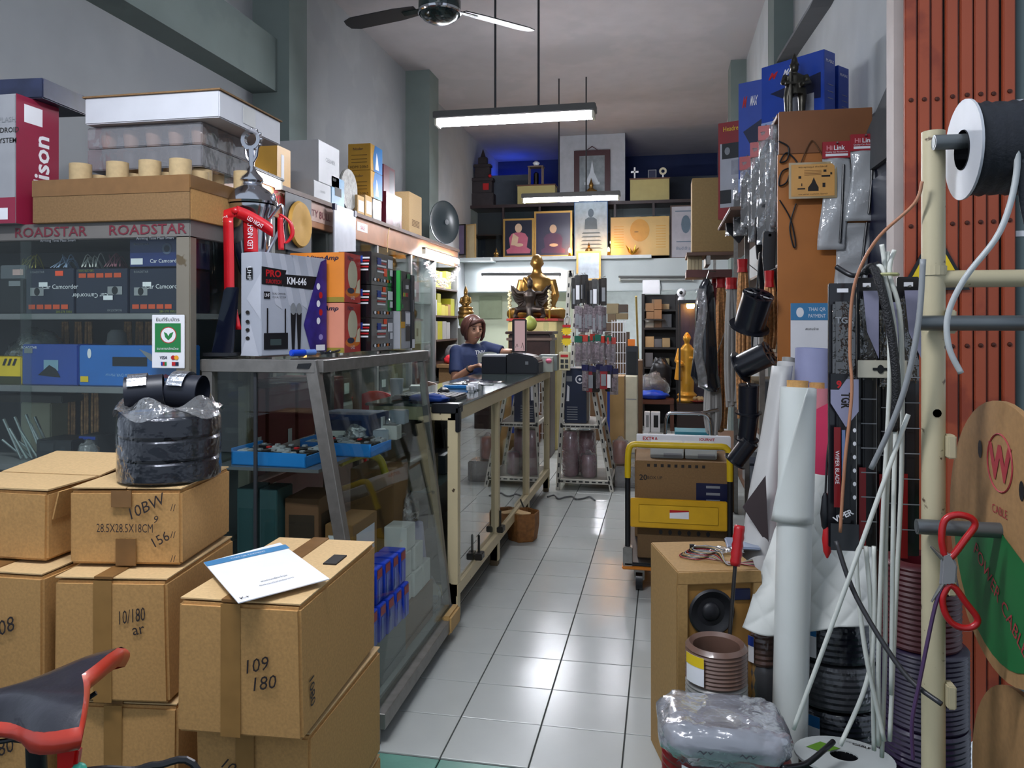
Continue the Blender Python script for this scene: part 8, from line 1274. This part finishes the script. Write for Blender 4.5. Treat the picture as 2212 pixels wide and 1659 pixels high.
# red wire spools with white paper and the bagged coil
for k, x in enumerate((.08, .235)): coil('wire_spool', 'red wire spool, %s under the plastic bag' % ('nearer the aisle' if k == 0 else 'nearer the vinyl roll'), (x, 2.06, .005), .085, .05, .34, mat('red_wire_bright', '#7a1616', .35), 18, group='red wire spools under the bag')
mb = MB(); mb.grid(lambda u, v: Vector((.045 + .12 * u, 1.965 - .012 * math.sin(u * 3) , .35 - .16 * v - .03 * u)), 8, 8); tag(mb.build('paper_sheet', K_WHITE, solid=.001), 'white paper sheet hanging on the red wire spools', 'paper')
bgc = Vector((.15, 2.06, .349)); bgt = thing('bagged_coil', 'black tape coil in a translucent plastic bag', 'bag', bgc); mb = MB(); mb.lathe([(.1, .0), (.105, .03), (.1, .055), (.05, .06), (.05, .0)], bgc + Vector((0, 0, .02)), 30, caps=False); mb.build('coil', mat('coil_slate', '#343b46', .5), bgt, smooth=True); mb = MB(); mb.lathe([(.048, .045), (.056, .078), (.05, .08), (.044, .05)], bgc, 24, caps=False); mb.build('inner_ring', mat('ring_cream', '#b8b48c', .6), bgt, smooth=True)
def pil(d, p):
    n = noise.noise(Vector((d.x * 3, d.y * 3, d.z * 3))) + .6 * noise.noise(Vector((d.x * 8, d.y * 8, d.z * 8))); s_ = 1 + .06 * n
    px_ = math.copysign(abs(d.x) ** .5, d.x) * .165; py_ = math.copysign(abs(d.y) ** .5, d.y) * .125; return Vector((px_ * s_, py_ * s_, p.z * (1 + .25 * n) * (1 - .35 * max(0, d.z) * (1 - (d.x ** 2 + d.y ** 2)))))
BGM = glassy('milky_bag', '#dddfe6', .08, 2.0, .2, .42, '#c9ccd6', .6, 14); mb = MB(); mb.ball(bgc + Vector((0, 0, .056)), (.16, .12, .062), 40, 20, fn=pil); mb.build('bag', BGM, bgt, smooth='all')
for k in range(4): M = plane(bgc + Vector((-.10 + .05 * k, -.122 + .0, .02 + .028 * (k % 2))), (1, .05, 0), (0, .5, .87)); patch(bgt, M, [(-.02, 0), (-.012, .008), (-.004, .001), (.006, .009), (.012, .001), (.022, .006), (.012, -.002), (.006, .005), (-.004, -.003), (-.012, .004)], mat('bag_ink', '#23262e', .6), 'bag_print', .008)
# screwdriver
t = thing('screwdriver', 'long screwdriver with ribbed red handle', 'screwdriver', (.215, 2.45, .33)); a = Vector((.215, 2.42, .55)); b = Vector((.233, 2.44, .70)); e = Vector((.175, 2.36, .36)); a = atY(1588, 1222, 2.40); b = atY(1598, 1135, 2.42); e = atY(1574, 1400, 2.37)
mb = MB(); mb.tube([a.lerp(b, k / 10) for k in range(11)], [.014, .0165, .015, .0175, .015, .0175, .015, .0175, .0155, .0165, .015], 14); mb.build('handle', mat('handle_red', '#b01a20', .35), t, smooth='all'); mb = MB(); mb.cyl(e, a, .006, n=10); mb.build('shaft', mat('shaft_dark', '#3c3a3a', .35, .6), t, smooth=True)
# white wire spool at the bottom edge
wsx = Vector((.47, 2.17, 0)); t = thing('speaker_wire_spool', 'black cable spool with white flanges on the floor', 'spool', wsx); Mt = Matrix.Translation(wsx + Vector((0, 0, .30))) @ Matrix.Rotation(-.12, 4, 'X')
mb = MB(); mb.lathe([(.035, .0), (.125, 0), (.125, .006), (.035, .006), (.035, 0)], (0, 0, 0), 36, caps=False); mb.v = [Mt @ v for v in mb.v]; mb.build('flange', mat('flange_white', '#c3c8c6', .35), t, smooth=True); mb = MB(); mb.lathe([(.035, -.275), (.035, .002)], (0, 0, 0), 20, caps=False); mb.v = [Mt @ v for v in mb.v]; mb.build('hub', K_BLACK, t); mb = MB(); mb.lathe([(.036, -.265), (.115, -.265), (.115, 0), (.036, 0)], (0, 0, 0), 30, caps=False); mb.v = [Mt @ v for v in mb.v]; mb.build('cable', BC, t, smooth=True); mb = MB(); mb.lathe([(.035, -.275), (.125, -.275), (.125, -.267), (.035, -.267), (.035, -.275)], (0, 0, 0), 36, caps=False); mb.v = [Mt @ v for v in mb.v]; mb.build('flange', mat('flange_white', '#c3c8c6', .35), t, smooth=True)
FM_ = Mt @ plane((0, 0, .0065), (1, 0, 0), (0, 1, 0)); patch(t, FM_, [(-.09, .03), (-.045, .075), (.0, .04), (-.055, .0)], mat('label_lime', '#63922c', .5), 'label'); lettering(t, FM_, 'CABLE', .06, .07, .012, K_INK, rot=-.5, bold=.02); lettering(t, FM_, 'SPEAKER', .045, .085, .01, K_GREY, rot=-.5)
# ------------------------------------------------------------------ wiper packs on the pipe rack
PK = mat('blister_card', '#141318', .3, coat=.4); PKR = mat('blister_red', '#7c1016', .35); PKG = mat('blister_lilac', '#8d8da6', .4)
def wiper(label, px0, px1, pyt, pyb, Y, front=True, rz=0):
    a = atY(px0, pyb, Y); b = atY(px1, pyb, Y); top_ = atY(px0, pyt, Y).z; w = b.x - a.x; h = top_ - a.z; c = Carton('wiper_pack', label, 'pack', (a.x, Y, a.z), (w, .012, h), PK, rz, 'wiper blade packs on the pipe rack', bevel=.002)
    mb = MB(); mb.box((w * .1, -.02, h * .62), (w * .9, -.001, h * .93), W(c.root)); mb.build('clear_dome', glassy('blister_dome', '#a9a8a8', .12, 2, .08, .3, '#5b5856', .3, 30), c.root, bevel=.006); mb = MB(); mb.box((w * .25, -.016, h * .05), (w * .75, -.002, h * .9), W(c.root)); mb.build('blade', K_BLACK, c.root, bevel=.003); mb = MB(); mb.box((w * .3, -.003, h * .965), (w * .7, -.0, h * .98), W(c.root)); mb.build('hang_slot', K_WHITE, c.root)
    if front:
        c.k += .02; c.poly('F', [(.0, .64), (1, .64), (1, .52), (.55, .46), (.0, .55)], PKG, 'lilac_panel'); c.poly('F', [(0, .66), (.7, .66), (.3, .6), (0, .6)], K_BLACK, 'band'); c.text('F', 'TGR', .55, .56, .035, K_INK, rot=-HALF, bold=.04, w=.6); c.text('F', '9', .3, .62, .03, K_RED, bold=.04); c.rect('F', .12, .16, .36, .46, PKR, 'stripe'); c.rect('F', .4, .25, .52, .45, mat('stripe_blue', '#6b7fa8', .4), 'stripe'); c.text('F', 'WIPER BLADE', .24, .31, .014, K_WHITE, rot=-HALF); c.text('F', 'VIPER', .45, .13, .022, K_WHITE, rot=.5, bold=.03); [c.ell('F', .85, .2 + .05 * k, .06, .008, K_WHITE, 'icon') for k in range(6)]; c.rect('F', .3, .02, .55, .04, K_WHITE, 'tag'); c.rect('F', 0, .0, 1, .1, K_DGREY, 'band')
        c.text('F', 'TGR', .5, .86, .025, K_GREY, bold=.03)
    else: c.k += .02; c.rect('F', .0, .0, .35, .3, PKR, 'stripe'); c.poly('F', [(.2, .95), (1, .95), (1, .7), (.4, .8)], PKG, 'lilac_panel'); [c.rect('F', .1, .1 + .09 * k, .9, .104 + .09 * k, K_GREY, 'rib') for k in range(7)]
    return c
wiper('front wiper pack printed TGR beside the white tubes', 1790, 1850, 612, 1182, 1.93); wiper('dark wiper pack just behind the TGR pack', 1851, 1893, 600, 1180, 1.96, False); wiper('third wiper pack behind the white tubes', 1894, 1935, 625, 1190, 1.98, False); wiper('wiper pack tucked against the cream post', 1938, 1986, 598, 1200, 1.96, False)
RBX = atY(1786, 600, 1.98).x
hb = thing('hook_bar', 'dark bar holding the wiper packs', 'bar', (RBX + .1, 2.0, 1.5)); mb = MB(); p0 = atY(1800, 625, 2.0); mb.tube([(p0.x, 2.0, p0.z), (.60, 2.0, p0.z), (.60, 1.83, p0.z)], .007, 8); mb.build('bar', K_DGREY, hb); [(lambda m_, x: (m_.tube([(x, 2.0, p0.z), (x, 1.945, p0.z + .004)], .003, 6), m_.build('hook', K_STEEL, hb)))(MB(), atY(px_, 620, 1.96).x) for px_ in (1820, 1872, 1914, 1962)]
a, w, h = ybox(1853, 1960, 778, 816, 1.90); t = Carton('white_strap', 'white card strap with a black keyhole around the tubes', 'strap', (a.x, 1.90, a.z), (w, .003, h), mat('strap_cream', '#b8b3a2', .5), bevel=.001); t.rect('F', .3, .42, .62, .58, K_BLACK, 'slot'); t.ell('F', .46, .5, .07, .25, K_BLACK, 'slot')
# clips with leads
for k, (px, py, m, col) in enumerate(((1783, 1110, K_BLACK, 'black'), (1787, 1165, K_RED, 'red'))): p = atY(px, py, 1.95); t = thing('crocodile_clip', '%s crocodile clip dangling before the quilted sheet' % col, 'clip', p); mb = MB(); mb.lathe([(.002, -.045), (.009, -.03), (.012, 0), (.008, .04), (.004, .05)], p, 10); mb.build('boot', m, t, smooth=True); mb = MB(); mb.tube(spline([p + Vector((0, 0, .05)), p + Vector((.005, 0, .15)), atY(1795, 940, 1.95)]), .0025, 6); mb.build('lead', m, t)
# ------------------------------------------------------------------ cream pipe rack
CP = spotted('cream_pipe', '#bfb494', '#5c4a38', 34, .67, .45); pX, pY = .572, 1.804
pr = thing('pipe_rack', 'cream painted steel pipe rack for cable spools', 'rack', (pX, pY, 0))
for x in (pX, 1.35): mb = MB(); mb.cyl((x, pY, 0), (x, pY, 1.865), .0235, n=18); mb.build('post', CP, pr, smooth=True); mb = MB(); mb.lathe([(.026, 1.555), (.0262, 1.575)], (x, pY, 0), 18, caps=False); mb.build('weld_ring', CP, pr); mb = MB(); mb.box((x - .2, pY - .03, 0), (x + .2, pY + .03, .02)); mb.build('foot', CP, pr)
mb = MB(); mb.cyl((pX, pY, 1.547), (1.35, pY, 1.547), .0185, n=16); mb.build('cross_pipe', CP, pr, smooth=True); mb = MB(); mb.cyl((pX, pY, .08), (1.35, pY, .08), .0185, n=16); mb.build('cross_pipe', CP, pr, smooth=True)
for z in (1.455, 1.19, .90, .66): mb = MB(); mb.box((pX + .018, pY - .035, z - .025), (pX + .035, pY - .0, z + .025)); mb.build('bracket', CP, pr, bevel=.003)
mb = MB(); mb.lathe([(.0, 0), (.009, 0)], (0, 0, 0), 10); mb.v = [Vector((pX, pY - .0242, 1.26)) + Vector((v.x, 0, v.y)) for v in mb.v]; mb.build('bolt_hole', K_DARK, pr)
def axle(label, z, x0, x1, y=pY - .045, r=.016): mb = MB(); mb.cyl((x0, y, z), (x1, y, z), r, n=16); mb.tube([(x0 - .0008, y, z), (x0 - .0005, y, z)], r * .7, 14); return tag(mb.build('axle_pipe', mat('galvanised', '#6d7274', .4, .6), smooth=True), label, 'pipe', 'axle pipes on the pipe rack')
axle('grey axle pipe carrying the wrapped mesh roll', 1.452, .53, 1.36); axle('grey axle pipe carrying the cardboard spools', 1.022, .525, 1.36); axle('short axle pipe of the black strap spool', 1.833, .56, 1.36, pY - .04)
# black strap spool
t = thing('strap_spool', 'black webbing spool with white card flange on top of the rack', 'spool', (.75, pY - .04, 1.735)); Ry = Matrix.Rotation(HALF, 4, 'Y'); sy = pY - .04; sz = 1.815
for x in (.615, .875): mb = MB(); mb.lathe([(.042, 0), (.104, 0), (.104, .005), (.042, .005), (.042, 0)], (0, 0, 0), 36, caps=False); mb.v = [Vector((x, sy, sz)) + Ry @ v for v in mb.v]; mb.build('flange', mat('flange_card', '#b9bcc2', .5), t, smooth=True)
mb = MB(); prof = [(.042, .0)] + [(.095 + .0025 * math.sin(k * 2.6), .006 + .247 * k / 24) for k in range(25)] + [(.042, .255)]; mb.lathe(prof, (0, 0, 0), 36, caps=False); mb.v = [Vector((.615, sy, sz)) + Ry @ v for v in mb.v]; mb.build('webbing', mat('webbing_black', '#171a22', .55, var=.2, scale=60, bump=.2, bscale=150), t, smooth='all'); mb = MB(); mb.lathe([(.0415, -.002), (.0415, .257)], (0, 0, 0), 24, caps=False); mb.v = [Vector((.615, sy, sz)) + Ry @ v for v in mb.v]; mb.build('inner_tube', K_BLACK, t)
mb = MB(); P_ = spline([(.70, sy - .085, sz - .04), (.70, sy - .08, sz - .12), (.73, sy - .075, sz - .24), (.765, sy - .07, sz - .33)], 6); mb.loft([[p - Vector((.011, 0, 0)), p + Vector((.011, 0, 0))] for p in P_], caps=False, closed=False); mb.build('loose_end', mat('webbing_black', '#171a22', .55), t, smooth='all', solid=.002)
# mesh roll on the second axle
t = thing('mesh_roll', 'grey sleeve roll wrapped in white net on the axle', 'roll', (.9, pY - .045, 1.42)); x0 = .80; yy = pY - .045; mb = MB(); mb.tube([(x0, yy, 1.44), (1.25, yy, 1.44)], .04, 24); mb.build('sleeve', mat('sleeve_grey', '#56585c', .5), t, smooth=True)
NT = mat('net_white', '#a9abae', .4); 
for k in range(12): mb = MB(); mb.tube([(x0 + .02 + .035 * k + .02 * math.cos(a * .393), yy + .0415 * math.cos(a * .393), 1.44 + .0415 * math.sin(a * .393)) for a in range(16)], .0022, 5, closed=True); mb.build('net_strand', NT, t)
mb = MB(); mb.grid(lambda u, v: Vector((x0 - .03 + .06 * u + .02 * v, yy - .03 - .012 * math.sin(v * 8), 1.44 - .1 * v * (1 - .4 * u))), 6, 8); mb.build('plastic_tail', K_FILM, t, smooth='all', solid=.001)
# cardboard cable spools
CBS = mat('spool_card', '#a37c50', .75, var=.1, scale=70); GRN = mat('spool_green', '#126b34', .5); PUR = mat('purple_cable', '#2c1f3a', .35, coat=.3); MAGC = mat('magenta_cable', '#7a1440', .35)
def bigspool(label, x, z, R, wdt, m, y=pY - .045, logo=True, sticker=True):
    t = thing('cardboard_spool', label, 'spool', (x, y, z - R), group='cardboard cable spools on the pipe rack')
    for xx in (x, x + wdt):
        mb = MB(); mb.lathe([(.02, 0), (R, 0), (R, .012), (.02, .012), (.02, 0)], (0, 0, 0), 48, caps=False); mb.v = [Vector((xx, y, z)) + Ry @ v for v in mb.v]; mb.build('flange', CBS, t, smooth=True)
    mb = MB(); n = 26; mb.lathe([(.06, .012)] + [(R * .72 + (.004 if k % 2 else 0), .014 + (wdt - .016) * k / n) for k in range(n + 1)] + [(.06, wdt)], (0, 0, 0), 40, caps=False); mb.v = [Vector((x, y, z)) + Ry @ v for v in mb.v]; mb.build('cable', m, t, smooth='all')
    FMx = plane((x, y, z), (0, -1, 0), (0, 0, 1)); rd = mat('stamp_red', '#a3343a', .6)
    if logo:
        pts = ellpts(-.03 + .03, R * .55, .06, .06, 28); mb = MB(); mb.tube([FMx @ Vector((u, v, .001)) for u, v in pts], .002, 4, closed=True); mb.build('stamp_ring', rd, t); lettering(t, FMx, 'W', 0, R * .55, .075, rd, bold=.04, off=.0015)
        lettering(t, FMx, 'CABLE', 0, R * .2, .018, rd, off=.0015); 
        [patch(t, FMx, ellpts(u, v, .011, .02, 12), K_DARK, 'slot_hole', .0014) for u, v in ((.1, .12), (-.15, -.1), (.15, -.05), (-.1, .17))]
    if sticker: patch(t, FMx, [(R * .9 * math.cos(a), R * .9 * math.sin(a)) for a in [math.radians(q) for q in range(190, 352, 9)]] + [(R * .42, -.02), (.0, R * .06), (-R * .5, -.0)], GRN, 'green_sticker', .0016); lettering(t, FMx, 'POWER CABLE', 0, -R * .42, .03, rd, rot=-.5, off=.003)
    return t
bigspool('nearest cardboard spool with green sticker and round W stamp', .685, 1.005, .285, .11, PUR); bigspool('second cardboard spool of purple cable behind the stamped one', .86, 1.005, .285, .12, PUR, logo=False, sticker=False)
bigspool('lower cardboard spool with green sticker near the floor', .72, .42, .27, .12, MAGC, y=pY - .07, logo=False); bigspool('lower plain cardboard spool beyond the green one', .88, .42, .27, .12, MAGC, y=pY - .07, logo=False, sticker=False); axle('grey axle pipe near the floor', .44, .56, 1.36, pY - .07)
coil('cable_drum', 'dark purple cable drum standing behind the cream post', (.69, 2.25, .005), .11, .07, .38, PUR, 26); coil('cable_drum', 'second purple cable drum on top of the lower one', (.69, 2.25, .39), .108, .07, .2, PUR, 16); coil('cable_drum', 'dark red cable drum behind the white tubes', (.68, 2.25, .595), .1, .05, .22, RW_, 16)
# scissors
sc0 = atY(2046, 1228, 1.70); t = thing('scissors', 'red handled scissors with taped pivot hanging on the axle', 'scissors', sc0); SR = mat('scissor_red', '#b3191e', .3, coat=.3)
def oval2(pts): return [atY(x, y, 1.70) for x, y in pts]
mb = MB(); mb.tube(spline(oval2([(2040, 1200), (2034, 1165), (2040, 1125), (2065, 1112), (2096, 1118), (2106, 1135), (2085, 1165), (2060, 1198), (2048, 1206), (2040, 1200)]), 5), .0068, 10); mb.build('handle', SR, t, smooth='all'); mb = MB(); mb.tube(spline(oval2([(2050, 1262), (2036, 1290), (2042, 1325), (2062, 1350), (2095, 1356), (2112, 1338), (2085, 1300), (2065, 1272), (2050, 1262)]), 5), .0068, 10); mb.build('handle', SR, t, smooth='all')
mb = MB(); mb.prism([(-.015, -.035), (.015, -.03), (.018, .01), (.004, .035), (-.012, .03)], .012, plane(sc0 + Vector((0, .004, 0)), (1, 0, 0), (0, 0, 1))); mb.build('pivot_tape', mat('tape_grey', '#8b8a8c', .5), t, bevel=.004); mb = MB(); mb.tube(oval2([(2044, 1250), (2012, 1300)]), [.006, .002], 8); mb.build('blade', K_STEEL, t); mb = MB(); mb.tube(oval2([(2040, 1210), (2010, 1180)]), [.006, .002], 8); mb.build('blade', K_STEEL, t)
mb = MB(); mb.tube(oval2([(2066, 1122), (2064, 1108)]) + [Vector((atY(2064, 1105, 1.70).x, 1.745, 1.05))], .003, 6); mb.build('hanging_loop', K_CARD3, t)
mb = MB(); mb.tube(spline(oval2([(2042, 1255), (2020, 1310), (1985, 1480), (1970, 1560), (1972, 1640)])), .004, 6); tag(mb.build('purple_wire', mat('purple_wire', '#4b3358', .4)), 'single purple wire trailing down past the post', 'wire')
# ------------------------------------------------------------------ white duct tubes and loose cables
DT = mat('duct_white', '#d4d6ce', .45)
def wire(name, label, pts, r, m, cat='cable', group=None, n=8): mb = MB(); mb.tube(spline([atY(*p) for p in pts], 6), r, n); return tag(mb.build(name, m, smooth='all'), label, cat, group)
for k, pts in enumerate((((1905, 528, 1.86), (1912, 590, 1.86), (1922, 800, 1.86), (1908, 1100, 1.88), (1898, 1400, 1.9), (1898, 1610, 1.92)), ((1918, 545, 1.87), (1918, 592, 1.86), (1930, 800, 1.87), (1915, 1100, 1.89), (1912, 1400, 1.91), (1905, 1635, 1.94)), ((1932, 540, 1.85), (1922, 592, 1.85), (1946, 700, 1.85), (1948, 1000, 1.86), (1935, 1300, 1.88), (1922, 1600, 1.9)), ((1893, 575, 1.86), (1910, 594, 1.85), (1936, 760, 1.84), (1930, 1100, 1.84), (1925, 1500, 1.86)), ((1862, 1175, 1.9), (1850, 1220, 1.9), (1868, 1400, 1.9), (1910, 1600, 1.9)), ((1870, 1180, 1.92), (1880, 1300, 1.92), (1885, 1450, 1.92), (1888, 1620, 1.93)), ((1888, 1180, 1.91), (1888, 1360, 1.91), (1870, 1480, 1.9), (1815, 1610, 1.88)), ((1962, 895, 1.78), (1870, 1150, 1.80), (1790, 1370, 1.83), (1714, 1575, 1.86)))):
    wire('duct_tube', 'slim white duct tube, %s of the bunch by the cream post' % ORD[k], pts, .0052, DT, 'tube', 'white duct tubes by the cream post')
p = atY(1917, 593, 1.85); mb = MB(); mb.tube([p + Vector((.022 * math.cos(a * .785), .016 * math.sin(a * .785), 0)) for a in range(8)], .004, 6, closed=True); tag(mb.build('tie_band', mat('tie_yellow', '#a8a878', .5)), 'pale tie band around the white duct tubes', 'band')
wire('corrugated_hose', 'black corrugated hose looped over the wiper packs', ((1868, 588, 1.88), (1885, 578, 1.86), (1903, 620, 1.83), (1925, 720, 1.82), (1936, 830, 1.82), (1930, 930, 1.84)), .0095, mat('hose_black', '#16161a', .5, bump=.6, bscale=260), 'hose'); wire('black_strip', 'black rubber strip poking out above the wiper packs', ((1806, 576, 1.95), (1840, 595, 1.93), (1865, 588, 1.9), (1895, 570, 1.88), (1880, 590, 1.87)), .006, K_BLACK, 'strip')
wire('grey_cable', 'grey cable curving down from the mesh roll', ((1994, 560, 1.74), (1985, 690, 1.74), (1960, 820, 1.75), (1925, 920, 1.77), (1882, 1012, 1.8)), .0062, mat('cable_silver', '#8b8e90', .4)); wire('grey_cable', 'pale grey cable hanging from the black strap spool', ((2150, 245, 1.70), (2190, 290, 1.68), (2195, 380, 1.68), (2160, 500, 1.68), (2085, 600, 1.69), (2048, 680, 1.70), (2050, 750, 1.70), (2076, 806, 1.70)), .0062, mat('cable_pale', '#b4b8b8', .4))
wire('copper_flex', 'salmon coloured flex from the post down the TGR pack', ((1992, 392, 1.77), (1975, 440, 1.78), (1900, 510, 1.82), (1858, 580, 1.86), (1840, 650, 1.88), (1836, 760, 1.885), (1840, 850, 1.885), (1825, 1000, 1.885), (1815, 1150, 1.89)), .0038, mat('flex_salmon', '#b07a5c', .4)); wire('dark_rod', 'dark thin rod leaning across the white tubes', ((1806, 1168, 1.86), (1850, 1290, 1.82), (1950, 1450, 1.74), (2034, 1521, 1.68)), .0055, mat('rod_dark', '#2f2e31', .4), 'rod'); wire('black_lead', 'black lead crossing the white flanged spool', ((1690, 1659, 1.95), (1740, 1650, 2.02), (1780, 1620, 2.06), (1800, 1602, 2.1)), .007, K_BLACK)
bpy.data.scenes.remove(TMP)
